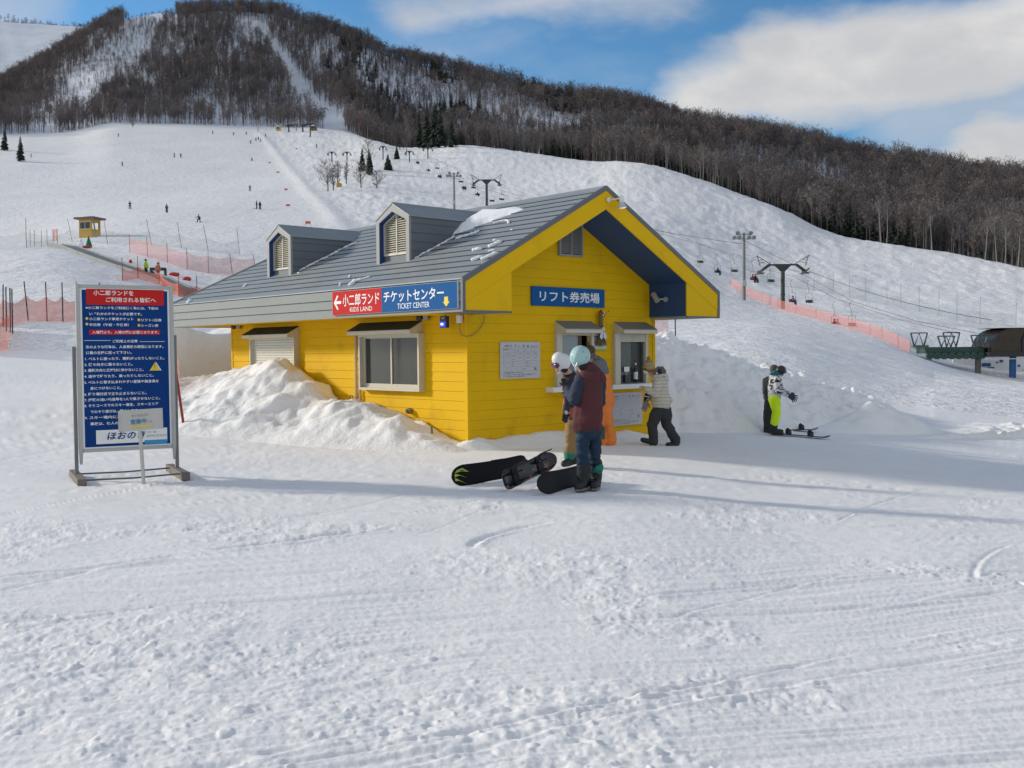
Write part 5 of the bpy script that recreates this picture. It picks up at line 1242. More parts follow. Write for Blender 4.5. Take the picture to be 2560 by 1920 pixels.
fab = {k: mat('cloth_' + k, c, .85, vary=.15, vscale=5) for k, c in dict(black=(.02, .02, .024), navy=(.02, .03, .07), red=(.40, .03, .03), pink=(.45, .12, .18), grey=(.12, .12, .13), green=(.05, .18, .12), brown=(.12, .07, .04), lime=(.45, .6, .05)).items()}
chair_p = None
def chair(px, pseat, Y, label, top_dz=3.2, rz=0.):
    global chair_p
    p = at(px, pseat, Y)
    if chair_p is None:
        t = thing('lift_chair', label, 'lift chair', group='chairs of the chairlift')
        mb = MB(); mb.box((-.62, -.42, -.02), (.62, .02, .04)); mb.box((-.62, .0, .05), (.62, .06, .42)); mb.build('seat', steel, t)
        mb = MB(); mb.tube([(-.66, -.42, .22), (-.66, .02, .30), (-.66, .02, 1.25), (0, .02, 1.38), (.66, .02, 1.25), (.66, .02, .30), (.66, -.42, .22)], .030, 6); mb.tube([(-.66, .02, .30), (-.66, .02, 0)], .03, 6); mb.tube([(.66, .02, .30), (.66, .02, 0)], .03, 6); mb.build('bail', galv, t)
        mb = MB(); mb.tube([(0, .02, 1.38), (0, .10, 2.0), (0, .42, 2.6), (0, .40, 3.0), (0, .05, 3.2)], .035, 6); mb.build('hanger', galv, t); chair_p = t
    else: t = copy_tree(chair_p); t['label'] = label
    t.location = p; t.rotation_euler = (0, 0, rz); return t
CH = [(1751, 657, 186, 'empty lift chair just right of the booth roof'), (1836, 680, 172, 'empty lift chair left of the right floodlight pole'), (1927, 705, 156, 'empty lift chair just left of the large lift tower column'), (2023, 757, 143, 'empty lift chair right of the large lift tower column'), (2130, 815, 131, 'lowest empty lift chair hanging over the orange net'),
      (1093, 422, 320, 'empty lift chair high above the left floodlight pole'), (1120, 440, 300, 'empty lift chair left of the tower over the booth roof'), (1152, 456, 280, 'empty lift chair beside the left floodlight pole top'), (1184, 471, 262, 'empty lift chair left of the column above the booth roof'), (1230, 504, 246, 'empty lift chair close above the booth ridge, left of two'), (1254, 500, 246, 'empty lift chair close above the booth ridge, right of two')]
CR = [(1794, 682, 172, 'occupied lift chair with one dark rider, far right of the booth roof'), (1884, 700, 157, 'occupied lift chair right of the floodlight pole'), (1981, 755, 145, 'occupied lift chair right under the large lift tower'), (2088, 815, 132, 'occupied lift chair seen through the orange net'),
      (1044, 408, 372, 'far occupied lift chair beneath the ridge conifers'), (1071, 427, 345, 'far occupied lift chair with a single dark rider'), (1099, 443, 312, 'occupied lift chair left of the left floodlight pole'), (1160, 472, 276, 'occupied lift chair with two riders above the nearer dormer'), (1194, 488, 262, 'lowest occupied lift chair left of the tower over the roof')]
for x, y, Y, lab in CH: chair(x, y, Y, lab, rz=.5)
cols = [('black', 'navy'), ('red', 'black'), ('pink', 'black'), ('red', 'black'), ('black', 'black'), ('grey', 'black'), ('black', 'grey'), ('navy', 'black'), ('black', 'black')]
where = ['in the chair nearest the booth roof on the right', 'in the chair beside the right floodlight pole', 'in the chair below the large lift tower', 'in the lowest chair behind the net', 'in the farthest chair under the ridge conifers', 'in the second farthest occupied chair', 'in the chair left of the left floodlight pole', 'in the chair above the nearer dormer', 'in the chair left of the tower over the roof']
cn = dict(black='black', navy='navy', red='red', pink='pink', grey='grey')
for i, (x, y, Y, lab) in enumerate(CR):
    c = chair(x, y, Y, lab, rz=.5 if i < 4 else .35); p = c.location; m3 = Matrix.Rotation(c.rotation_euler.z, 3, 'Z')
    offs = (0,) if i in (0, 5, 8, 2) else (-.27, .27)
    for j, o in enumerate(offs):
        a, b = cols[i] if j == 0 else (('navy', 'black') if i != 1 else ('navy', 'black'))
        tiny('person', 'sit', fab[a], fab[b], '%srider in %s %s' % ('' if len(offs) == 1 else ('left ' if j == 0 else 'right '), cn[a], where[i]), Vector(p) + m3 @ Vector((o, -.14, -.48)), c.rotation_euler.z)
SK = [(325, 524, 262, 'ski', 'navy', 'skier in dark clothes on the groomed piste, left one above the yellow hut', 'ski'), (417, 534, 262, 'stand', 'grey', 'grey dressed skier on the groomed piste, midway between two others', 'ski'), (497, 554, 240, 'crouch', 'black', 'crouching snowboarder in black, nearest on the groomed piste', 'board'),
      (625, 477, 300, 'ski', 'black', 'lone black skier above the farther dormer', 'ski'), (642, 521, 270, 'stand', 'black', 'left of a standing pair above the farther dormer', 'ski'), (650, 522, 270, 'stand', 'black', 'right of a standing pair above the farther dormer', 'ski'),
      (436, 394, 400, 'stand', 'grey', 'left of two small skiers high on the groomed piste', 'ski'), (452, 394, 400, 'stand', 'navy', 'right of two small skiers high on the groomed piste', 'ski'), (306, 416, 380, 'ski', 'green', 'small skier high on the groomed piste left of the pair', 'ski'), (296, 342, 520, 'stand', 'brown', 'tiny figure at the top of the groomed piste by the ridge on the left', None),
      (630, 403, 390, 'crouch', 'black', 'small bending skier below the lift top station', 'ski'), (627, 361, 470, 'stand', 'black', 'figure at the left of the group under the top station', 'ski'), (640, 353, 480, 'stand', 'navy', 'figure second from left in the group under the top station', 'ski'), (646, 351, 482, 'stand', 'black', 'figure in the middle of the group under the top station', 'ski'), (652, 355, 478, 'ski', 'red', 'figure at the right of the group under the top station', 'ski'),
      (78, 393, 395, 'stand', 'brown', 'tiny figure beside the lone conifer on the left', None), (616, 337, 540, 'ski', 'black', 'tiny skier at the upper edge of the piste, rightmost', 'ski'), (584, 338, 540, 'stand', 'grey', 'tiny skier at the upper edge of the piste, middle', 'ski'), (532, 335, 540, 'stand', 'red', 'tiny red skier at the upper edge of the piste, left', 'ski'),
      (792, 371, 480, 'stand', 'black', 'tiny figure below the big crest lift tower', 'ski'), (664, 345, 500, 'ski', 'black', 'tiny figure right of the group under the top station', 'ski')]
for x, y, Y, pose, c, lab, sk in SK:
    q = on_ray(x, y); tiny('person', pose, fab[c], fab['black'], lab, q, rnd.uniform(-.9, .9), sk=sk, s=1.0)
mk_m = mat('orange_marker_fabric', (.62, .12, .08), .8)
for i, (x, y) in enumerate(((674, 411), (695, 434), (715, 477), (720, 517), (770, 565), (741, 376))):
    q = on_ray(x, y); mb = MB(); mb.box((q.x - .7, q.y - .02, q.z + .5), (q.x + .7, q.y + .02, q.z + 1.3)); 
    t = thing('piste_marker', 'small orange banner, number %s from the top of the line marking the piste' % ('two', 'three', 'four', 'five', 'six', 'one')[i] + ' edge', 'banner', q, group='orange banners down the piste'); t.scale = (1, 1, 1)
    t['label'] = ('second', 'third', 'fourth', 'fifth', 'lowest', 'topmost')[i] + ' orange banner down the line on the groomed piste'
    mb = MB(); mb.box((-.45, -.02, .3), (.45, .02, .75)); mb.build('banner', mk_m, t); mb = MB(); mb.tube([(-.45, 0, -.2), (-.45, 0, .9)], .02, 5); mb.tube([(.45, 0, -.2), (.45, 0, .9)], .02, 5); mb.build('pole', galv, t)
q = on_ray(848, 468); mb = MB(); mb.box((q.x - .7, q.y - .5, q.z - .2), (q.x + .7, q.y + .5, q.z + .9)); mb.poly([(q.x - .8, q.y - .6, q.z + .9), (q.x, q.y - .6, q.z + 1.3), (q.x + .8, q.y - .6, q.z + .9)], (0, 1.2, 0)); tag(mb.build('storage_box', mat('ochre_box', (.5, .3, .08), .7)), 'small ochre box under the leftmost small bare trees', 'box')
# top station of the lift
def huts(px, py, w, h, d, c, lab, roof=None):
    q = on_ray(px, py); t = thing('lift_hut', lab, 'hut', q); mb = MB(); mb.box((-w/2, -d/2, -.5), (w/2, d/2, h)); mb.build('wall', c, t)
    mb = MB(); mb.poly([(-w*.6, -d*.6, h), (0, -d*.6, h + .6), (w*.6, -d*.6, h)], (0, d*1.2, 0)); mb.build('roof', roof or white, t); mb = MB(); mb.box((-w*.3, -d/2 - .03, h*.4), (w*.3, -d/2 - .01, h*.8)); mb.build('window', glass, t)
huts(696, 327, 2.2, 2.2, 2, mat('yellow_hut', (.55, .38, .06), .6), 'tiny yellow hut at the top station of the lift')
huts(784, 327, 3.4, 2.2, 3, mat('timber', (.22, .14, .08), .8), 'tiny timber hut beside the big crest lift tower')
for px_, lab in ((722, 'small return wheel frame of the left lift at the top station'), (757, 'small return wheel frame of the right lift at the top station')):
    q = on_ray(px_, 331); t = thing('return_wheel', lab, 'lift wheel', q); mb = MB(); mb.tube([(0, 0, -.5), (0, 0, 3.2)], [.5, .3], 8); mb.build('post', steel, t); mb = MB(); mb.tube([(0, 0, 3.2), (0, 0, 3.7)], 2.2, 16); mb.build('wheel', steel, t); mb = MB(); mb.box((-3.2, -.3, 3.75), (3.2, .3, 4.1)); mb.build('beam', steel, t)
q = on_ray(1222, 362); 
t = thing('snow_roofed_shed', 'low brown shed with snow on its roof poking over the ridge', 'shed', q); mb = MB(); mb.box((-5, -2, -1), (2.5, 2, 2.6)); mb.build('wall', mat('shed_brown', (.12, .06, .045), .8), t); mb = MB(); mb.box((-1.0, -2.6, 1.6), (6, 2.4, 2.1)); mb.build('roof', m_rs, t)
t = None
# bottom station
S0 = at(2400, 905, 106); bot = thing('lift_station', 'lift bottom station with a dark rounded canopy and a green frame at the right edge', 'lift station', (0, 0, 0))
gbz = gz(at(2480, 930, 106).x, 106)
can = mat('bronze_canopy', (.045, .036, .028), .28, metal=.5, vary=.5, vscale=.8); dkb = mat('canopy_dark', (.015, .016, .02), .5)
def sp(px, py, Y=106): return at(px, py, Y)
mb = MB()       # canopy: half barrel along the lift line
a0, a1 = sp(2462, 880), sp(2526, 880); Lc = a1.x - a0.x
zb, zt = sp(2480, 880).z, sp(2480, 822).z; rr_ = zt - zb
prof = [(rr_*1.05*(1 - math.cos(a)) , rr_*math.sin(a)) for a in [k*math.pi/2/8 for k in range(9)]]
x0 = sp(2455, 880).x
mb = MB(); vs = []; n = len(prof); W_ = sp(2640, 880).x
for y in (104, 108.6):
    for dx, z in prof: vs.append((x0 + dx*.85, y, zb + z))
    vs.append((W_, y, zb + rr_)); vs.append((W_, y, zb))
n += 2
mb.add(vs, [(i, i+1, n+i+1, n+i) for i in range(n-1)] + [tuple(range(n))[::-1], tuple(n + k for k in range(n))]); mb.build('canopy', can, bot, smooth=False)
mb = MB(); q0 = sp(2530, 880).x; mb.poly([(q0, 103.9, zb), (W_, 103.9, zb), (W_, 103.9, zt + .05), (q0 + .5, 103.9, zt + .05), (q0, 103.9, zb + rr_*.55)], (0, .08, 0)); mb.build('canopy_end', dkb, bot)
mb = MB(); mb.box((sp(2448, 888).x, 103.7, sp(2448, 892).z), (W_, 108.8, zb)); mb.build('canopy_sill', dkb, bot)
mb = MB(); mb.box((sp(2475, 825).x, 103.9, zt), (W_, 108.7, zt + .06)); mb.build('canopy_cap', dkb, bot)
grn = mat('green_machinery', (.03, .075, .06), .6, vary=.4, vscale=1.5); blp = mat('blue_station_post', (.02, .10, .28), .6)
mb = MB()
mb.box((sp(2305, 868).x, 105, sp(2305, 884).z), (sp(2450, 868).x, 107.5, sp(2305, 868).z))
for k in range(8): x = sp(2312 + k*18, 880).x; mb.tube([(x, 104.9, sp(2312, 890).z), (x, 104.9, sp(2312, 890).z + .02), (x, 104.6, sp(2312, 890).z)], .38, 10)
mb.box((sp(2350, 886).x, 105.2, sp(2350, 896).z), (sp(2440, 886).x, 107, sp(2350, 884.2).z)); mb.build('drive_frame', grn, bot)
mb = MB(); mb.box((sp(2272, 862).x, 104.8, sp(2272, 869).z), (sp(2310, 862).x, 105.4, sp(2272, 863).z)); mb.box((sp(2275, 869).x, 104.7, sp(2275, 872).z), (sp(2306, 869).x, 105.1, sp(2275, 870).z)); mb.build('guide_rail', steel2, bot)
mb = MB()
for px_, py_ in ((2290, 832), (2330, 841), (2372, 831), (2412, 839)):
    mb = MB(); xa, xb = sp(px_, py_).x, sp(px_ + 42, py_).x; zt_ = sp(px_, py_).z; zl = sp(px_, 868).z; y = 104.6 if py_ > 835 else 107.4
    mb.tube([(xa, y, zt_), (xb, y, zt_)], .06, 6); mb.tube([(xa, y, zt_), (xa + .22*(xb-xa), y, zl)], .09, 6); mb.tube([(xb, y, zt_), (xa + .78*(xb-xa), y, zl)], .09, 6)
    mb.tube([(xa + .22*(xb-xa), y, zl), (xa + .5*(xb-xa), y, zt_), (xa + .78*(xb-xa), y, zl)], .07, 6)
    mb.build('truss_frame', mat('teal_truss', (.05, .10, .11), .6), bot)
for px_, w_ in ((2432, 12), (2517, 14)):
    mb = MB(); xa = sp(px_, 900).x; mb.box((xa, 105.2, gbz - 2), (xa + w_/F_PX*106, 105.5, zb)); mb.build('pillar', blp if px_ > 2450 else steel2, bot)
mb = MB(); mb.box((sp(2445, 900).x, 112, gbz - 2), (W_, 112.2, sp(2445, 892).z)); mb.build('mural_wall', m_w, bot)
mb = MB()
for px_, py_, w_, h_ in ((2455, 908, 22, 8), (2470, 918, 16, 6), (2500, 900, 8, 6), (2455, 893, 8, 5), (2535, 890, 6, 5), (2490, 905, 6, 3), (2545, 912, 6, 5), (2460, 925, 20, 4), (2556, 925, 8, 8)):
    a = sp(px_, py_, 111.9); mb.box((a.x, 111.9, a.z - h_/F_PX*112), (a.x + w_/F_PX*112, 111.96, a.z))
mb.build('mural_print', blp, bot)
mb = MB(); mb.box((sp(2440, 896).x, 104, sp(2440, 898).z), (W_, 105, sp(2440, 896).z)); mb.build('white_edge', m_w, bot)

# ------------------------------------------------------------------ net fences
def fence(name, label, pts, hN, hP, mnet, mpost, sag=.0, lean=None, pr=.03, every=1, sub=4, net_from=.0, posts=True):
    """pts: list of ground points; posts at each; netting panels hang between"""
    t = thing(name, label, 'fence', pts[0]); o = Vector(pts[0]); mb = MB()
    if posts:
        for i, p in enumerate(pts):
            ln = (lean[i % len(lean)] if lean else 0.); m2 = MB(); m2.tube([p - o - Vector((0, 0, .4)), p - o + Vector((ln*hP, 0, hP))], pr, 6); m2.build('post', mpost, t)
    for i in range(len(pts) - 1):
        m2 = MB(); vs = []; la = lean[i % len(lean)] if lean else 0; lb = lean[(i+1) % len(lean)] if lean else 0
        for k in range(sub + 1):
            f = k/sub; g_ = pts[i].lerp(pts[i+1], f); z = gz(g_.x, g_.y) if k not in (0, sub) else g_.z; h = hN - sag*4*f*(1-f)*hN; ln = la + (lb-la)*f
            g2 = Vector((g_.x, g_.y, max(z, g_.z - .5))) - o + Vector((0, .04*math.sin(i*3 + k*1.7), net_from)); vs += [g2, g2 + Vector((ln*h, .03*math.sin(k + i), h*.5)), g2 + Vector((ln*h, 0, h))]
        m2.add(vs, [(k*3 + j, k*3 + 3 + j, k*3 + 4 + j, k*3 + 1 + j) for k in range(sub) for j in range(2)]); m2.build('net_panel', mnet, t)
    return t
fence('net_fence', 'long pale red net fence running down to the lift station on the right', [on(x, Y) for x, Y in ((1827, 172), (1855, 166), (1905, 158), (1945, 150), (1990, 143), (2040, 137), (2085, 132), (2130, 127), (2175, 121), (2205, 117), (2245, 111), (2275, 107))], 1.35, 1.45, net_d, galv, .02)
fence('net_fence', 'tall faint green net fence crossing the slope above the right lift', [on(x, Y) for x, Y in ((1827, 185), (1925, 182), (2035, 178), (2083, 176), (2124, 172), (2163, 168), (2217, 164), (2252, 160), (2298, 156), (2347, 152), (2392, 148), (2450, 146), (2540, 144))], 1.9, 4.0, net_g, galv, .1)
fence('net_fence', 'sagging orange net fence with dark poles at the far left', [on(x, Y) for x, Y in ((-60, 47), (-25, 47), (7, 47), (72, 50), (118, 50), (157, 50), (200, 50), (250, 50))], 1.25, 1.95, net_o, mat('dark_fence_post', (.03, .02, .03), .7), .22, [.02, 0, .03, -.10, -.02, 0, -.08, 0])
for i, (x, Y) in enumerate(((16, 45), (26, 44.5), (31, 44))):
    p = on(x, Y); mb = MB(); mb.tube([p - Vector((0, 0, .4)), p + Vector((.02, 0, 1.95))], .03, 6); tag(mb.build('loose_pole', MATS['dark_fence_post']), 'dark slalom pole bunched at the left end of the orange net', 'pole', 'poles bunched at the left end of the net')
fence('net_fence', 'orange net folding back toward the viewer at the left edge', [on(-40, 36), on(20, 38), on(28, 45)], 1.3, 1.3, net_o, MATS['dark_fence_post'], .25, posts=False)
fence('net_fence', 'long pale pink net fence behind the conveyor, running right behind the booth', [on_ray(x, y) for x, y in ((325, 633), (369, 645), (419, 660), (468, 675), (521, 685), (582, 685), (640, 690))], 1.9, 2.3, net_r, rust, .12, [-.03, -.02, -.02, -.01, 0, -.14, -.1])
fence('net_fence', 'faint grey net fence on the snow ridge above the conveyor', [on_ray(x, y) for x, y in ((-40, 628), (66, 622), (182, 605), (270, 610), (380, 612), (455, 622), (522, 633), (600, 640))], 1.8, 3.4, net_g, rust, .25, [0, 0, -.2, -.15, -.2, -.16, -.18, -.1])
fence('net_fence', 'low row of short poles with a net scrap left of the yellow hut', [on_ray(x, y) for x, y in ((66, 622), (76, 620), (87, 618), (104, 616), (118, 615), (133, 614), (144, 614))], .9, 2.3, net_g, rust, .1)
p0_, p1_ = on_ray(133, 612), on_ray(144, 612); fence('net_scrap', 'small bright orange net scrap between two poles left of the hut', [p0_, p1_], 1.6, 1.9, net_o, rust, 0., net_from=.6)
fence('net_fence', 'pink net fence sagging along the near side of the conveyor', [on_ray(x, y) for x, y in ((306, 700), (345, 698), (398, 712), (447, 738), (492, 742), (560, 760))], 1.1, 2.0, net_o, red_p, .35, [0, 0, .02, 0, 0, 0])
fence('net_fence', 'tangled orange net beside the red pole at the far end of the booth', [on(418, 26.5), on(445, 24.5), on(452, 22.5)], 1.55, 1.6, net_r, red_p, .2, posts=False)
for px_, Y, top, lab, ln in ((466, 20.2, 792, 'red pole leaning in front of the far end of the booth', -.14), (326, 62, 718, 'dark pole top just above the big blue sign', 0)):
    b = on(px_, Y); H_ = at(px_, top, Y).z - b.z; mb = MB(); mb.tube([b - Vector((0, 0, .3)), b + Vector((ln*H_, 0, H_))], .028, 8); t = tag(mb.build('red_pole', red_p), lab, 'pole')
b = on(1690, 33); mb = MB(); mb.tube([b - Vector((0, 0, .3)), Vector((b.x - .02, b.y, 3.05))], .022, 6); tag(mb.build('thin_pole', steel), 'thin dark pole behind the snowbank below the right eave', 'pole')
fence('net_fence', 'faint pink net on the snowbank behind the booth corner', [on(1600, 34), on(1672, 34)], 2.4, 2.4, net_r, red_p, .0, posts=False)

# ------------------------------------------------------------------ conveyor and hut
hutp = on_ray(225, 592); Yh = hutp.y; hut = thing('conveyor_hut', 'small yellow operator hut with windows beside the conveyor on the snow hill', 'hut', hutp, R(-18))
kx = Yh / F_PX; yh = mat('hut_yellow', (.58, .33, .03), .6, vary=.1); yh2 = mat('hut_ochre', (.42, .22, .04), .6, vary=.1); wfr = mat('hut_white', (.55, .55, .52), .5)
w_, d_, h_ = 37*kx, 33*kx, 42*kx
mb = MB(); mb.box((-w_/2, -d_/2, -.6), (w_/2, d_/2, h_*.42)); mb.box((-w_/2, -d_/2, h_*.85), (w_/2, d_/2, h_)); 
for x_, y_ in ((-1, -1), (1, -1), (-1, 1), (1, 1)): mb.box((x_*w_/2 - .12*x_ - .12, y_*d_/2 - .12*y_ - .12, h_*.42), (x_*w_/2 - .12*x_ + .12, y_*d_/2 - .12*y_ + .12, h_*.85))
mb.build('wall', yh, hut)
mb = MB(); mb.box((-w_/2 + .15, -d_/2 - .03, h_*.40), (w_/2 - .15, -d_/2, h_*.44)); mb.box((-w_/2 + .15, -d_/2 - .03, h_*.82), (w_/2 - .15, -d_/2, h_*.87)); mb.box((-.04, -d_/2 - .03, h_*.42), (.04, -d_/2, h_*.85)); mb.box((-w_/2 - .03, -d_/2 + .1, h_*.40), (-w_/2, d_/2 - .1, h_*.44)); mb.build('window_frame', wfr, hut)
for a, b in ((-w_/2 + .2, -.06), (.06, w_/2 - .2)):
    mb = MB(); mb.box((a, -d_/2 + .02, h_*.44), (b, -d_/2 + .04, h_*.84)); mb.build('pane', glass, hut)
mb = MB(); mb.box((-w_/2 + .02, -d_/2 + .2, h_*.44), (-w_/2 + .04, d_/2 - .2, h_*.84)); mb.build('pane', glass, hut)
mb = MB(); mb.box((-w_/2 - .55, -d_/2 - .5, h_), (w_/2 + .75, d_/2 + .4, h_ + .28)); mb.build('roof', MATS['weathered_wood'] if 'weathered_wood' in MATS else darkg, hut)
mb = MB(); mb.ball((0, 0, h_ + .30), (w_/2 + .5, d_/2 + .3, .28), 20, 8); mb.build('roof_snow', m_rs, hut, smooth=True)
mb = MB(); mb.tube([(w_/2 + .55, -d_/2 - .2, h_), (w_/2 + 1.35, -d_/2 - .5, -.9)], .12, 6); mb.build('roof_prop', galv, hut)
mb = MB(); mb.box((-.5, -d_/2 + .3, h_*.5), (.1, -d_/2 + .6, h_*.72)); mb.build('seat_back', yh, hut)
tr = thing('christmas_tree', 'small green conical tree standing before the yellow hut', 'tree', on_ray(222, 619)); mb = MB(); mb.tube([(0, 0, 0), (0, 0, .25), (0, 0, 1.5)], [.12, .42, .03], 12); mb.build('crown', mat('artificial_green', (.01, .16, .09), .7, vary=.4, vscale=3), tr); mb = MB(); mb.tube([(0, 0, -.3), (0, 0, .3)], .1, 6); mb.build('trunk', bark, tr)
q = on_ray(203, 620); mb = MB(); mb.ball((q.x, q.y, q.z + .1), (.6, .3, .2), 12, 7); mb.ball((q.x + .9, q.y - .2, q.z + .05), (.6, .3, .16), 12, 7); tag(mb.build('red_cover', mat('red_tarp', (.50, .03, .03), .6), smooth=True), 'bunched red tarpaulin at the foot of the yellow hut', 'tarpaulin')
mb = MB(); mb.ball((q.x + .2, q.y - .5, q.z + .35), .35, 10, 7); mb.ball((q.x + .2, q.y - .5, q.z + .85), .22, 10, 7); tag(mb.build('snowman', m_rs, smooth=True), 'small white snowman in front of the yellow hut', 'snowman')
cv = thing('magic_carpet', 'long grey conveyor belt climbing the snow hill to the yellow hut', 'conveyor', (0, 0, 0))
beltm = mat('conveyor_grey', (.17, .19, .19), .6, vary=.12, vscale=.5); side = mat('conveyor_side', (.05, .06, .07), .6)
ends = [(138, 618), (176, 626), (215, 640), (262, 657), (315, 676), (360, 690), (402, 706), (440, 722), (490, 742), (560, 772)]
cp = [on_ray(*p) + Vector((0, 0, .35)) for p in ends]
for i in range(len(cp) - 1):
    a, b = cp[i], cp[i+1]; dr_ = (b - a).normalized(); s_ = dr_.cross(Vector((0, 0, 1))).normalized(); w2 = .75
    mb = MB(); vs = [a - s_*w2, a + s_*w2, b + s_*w2, b - s_*w2]; mb.add(vs + [v - Vector((0, 0, .08)) for v in vs], [(0, 1, 2, 3), (7, 6, 5, 4), (0, 4, 5, 1), (1, 5, 6, 2), (2, 6, 7, 3), (3, 7, 4, 0)]); mb.build('belt_section', beltm, cv)
    for sgn in (-1, 1):
        mb = MB(); o_ = s_*sgn*(w2 + .02); vs = [a + o_ + Vector((0, 0, .12)), b + o_ + Vector((0, 0, .12)), b + o_ - Vector((0, 0, .55)), a + o_ - Vector((0, 0, .55))]
        mb.add(vs + [v + s_*sgn*.08 for v in vs], [(0, 1, 2, 3), (7, 6, 5, 4), (0, 4, 5, 1), (1, 5, 6, 2), (2, 6, 7, 3), (3, 7, 4, 0)]); mb.build('side_panel', beltm, cv)
    for f in (.15, .65):
        c_ = a.lerp(b, f) - Vector((0, 0, .5)); mb = MB(); mb.box((c_.x - .9, c_.y - .1, c_.z - .8), (c_.x - .6, c_.y + .1, c_.z + .2)); mb.build('support_leg', side, cv)
gt = on_ray(396, 697); ar = thing('conveyor_gate', 'dark grey gate frame standing over the conveyor', 'gate', gt, R(10))
mb = MB(); kx = gt.y/F_PX
for x in (-17*kx, 17*kx): mb.tube([(x, 0, -.4), (x, 0, 24*kx)], .13, 6)
mb.tube([(-20*kx, 0, 24*kx), (19*kx, 0, 24*kx)], .15, 6); mb.build('frame', side, ar)
tiny('person', 'stand', mat('child_orange', (.6, .2, .08), .8), fab['navy'], 'child in an orange hat standing under the conveyor gate', gt + Vector((.15, -.5, 0)), .3, s=.85)
tiny('person', 'stand', fab['lime'], fab['black'], 'attendant in a lime jacket left of the conveyor gate', on_ray(365, 690), 1.2, s=.9)
for i, (x, y, lab) in enumerate(((321, 660, 'small red cushion pad halfway along the conveyor'), (430, 693, 'long red cushion pad behind the lower conveyor, left one'), (462, 703, 'red cushion pad behind the lower conveyor, right one'))):
    q = on_ray(x, y); mb = MB(); kx = q.y/F_PX; mb.ball((q.x, q.y + .6, q.z + .2), ((4, 15, 12)[i]*kx, .3, .25), 12, 7); tag(mb.build('red_pad', MATS['red_tarp'], smooth=True), lab, 'pad')

# ------------------------------------------------------------------ big information sign
A_ = Vector((-5.70, 13.18, 0)); Bq = Vector((-4.62, 13.76, 0)); sxv = (Bq - A_).normalized(); syv = Vector((-sxv.y, sxv.x, 0)); Wn = (Bq - A_).length
SM = Matrix(((sxv.x, syv.x, 0, A_.x), (sxv.y, syv.y, 0, A_.y), (0, 0, 1, 0), (0, 0, 0, 1)))
al = mat('anodised_aluminium', (.42, .42, .41), .4, metal=.5, vary=.1, dirt=((.25, .24, .22), 4, .3)); wood_ = mat('wet_grey_timber', (.17, .145, .125), .8, vary=.3, vscale=6, bump=.4)
isg = thing('information_board', 'tall blue and red information board on timber feet at the left', 'sign board'); isg.matrix_world = SM
mb = MB(); mb.box((.045, -.012, .40), (Wn - .045, .015, 2.52)); mb.build('panel', m_blue2 if False else mat('deep_blue_print', (.005, .045, .20), .8, vary=.05, spec=.15), isg)
for x in (.0, Wn - .05):
    mb = MB(); mb.box((x, -.035, .40), (x + .05, .04, 2.57)); mb.poly([(x, -.035, .40), (x + .05, -.035, .40), (x + .04, -.02, .20), (x + .01, -.02, .20)][::-1], (0, .06, 0)); mb.build('frame_side', al, isg, bevel=.004)
mb = MB(); mb.box((.05, -.03, 2.52), (Wn - .05, .035, 2.565)); mb.build('frame_top', al, isg, bevel=.004); mb = MB(); mb.box((.05, -.03, .355), (Wn - .05, .035, .40)); mb.build('frame_bottom', al, isg, bevel=.004)
for x, t_ in ((-.05, 1.75), (Wn + .0, 1.9)):
    mb = MB(); mb.box((x, .04, .05), (x + .045, .10, t_)); mb.build('post', galv, isg)
for x in (-.06, Wn - .02):
    mb = MB(); mb.box((x - .02, -.62, -.03), (x + .09, .62, .075)); mb.build('timber_foot', wood_, isg, bevel=.006)
for y_ in (-.5, .28):
    mb = MB(); mb.tube([(.03, y_, .045), (Wn*.5, y_, .035), (Wn - .02, y_ + .02, .05)], .011, 6); mb.build('tie_rod', steel2, isg)
mb = MB(); mb.box((.05, -.0125, .40), (.075, -.002, 2.52)); mb.box((Wn - .075, -.0125, .40), (Wn - .05, -.002, 2.52)); mb.box((.075, -.0125, 2.495), (Wn - .075, -.002, 2.52)); mb.box((.075, -.0125, .40), (Wn - .075, -.002, .42)); mb.build('white_border', m_w, isg)
bw, bh = Wn - .10, 2.12; bd = Board((.05, -.0135, .40), (1, 0, 0), (0, 0, 1))
fx = lambda x: (x - 118) / 765 * bw; fz = lambda y: bh * (1 - (y - 62) / 1500)
bd.rect('print_red', fx(172), fz(218), fx(835), fz(62) - .012)
bd.text('print_white', '小二郎ランドを', fx(232), fz(130), w=fx(572) - fx(232), h=.070, bold=.02)
bd.text('print_white', 'ご利用される皆様へ', fx(335), fz(192), w=fx(765) - fx(335), h=.066, bold=.02)
def ln(y, t, x0, x1, h=.040, m_='print_white'): bd.text(m_, t, fx(x0), fz(y + 14), w=fx(x1) - fx(x0), h=h, bold=.02)
ln(246, '※小二郎ランドをご利用頂く為には、下記の', 165, 785); ln(302, 'いずれかのチケットが必要です。', 195, 640)
for x, y in ((173, 346), (613, 356), (173, 398), (613, 408)):
    bd.shape('print_yellow', [(fx(x) + .018*math.cos(a), fz(y) + .018*math.sin(a)) for a in [k*math.pi/6 for k in range(12)]])
ln(350, '小二郎ランド専用チケット', 192, 566); ln(358, 'リフト1日券', 632, 812); ln(404, '半日券（午前・午後券）', 192, 525); ln(410, 'シーズン券', 632, 782)
bd.rect('print_red', fx(192), fz(496), fx(795), fz(452)); ln(474, '入場門より、入場の際に必要となります。', 215, 785)
bd.rect('print_white', fx(148), fz(553), fx(368), fz(549)); bd.rect('print_white', fx(616), fz(565), fx(835), fz(561)); ln(558, 'ご利用上の注意', 385, 598)
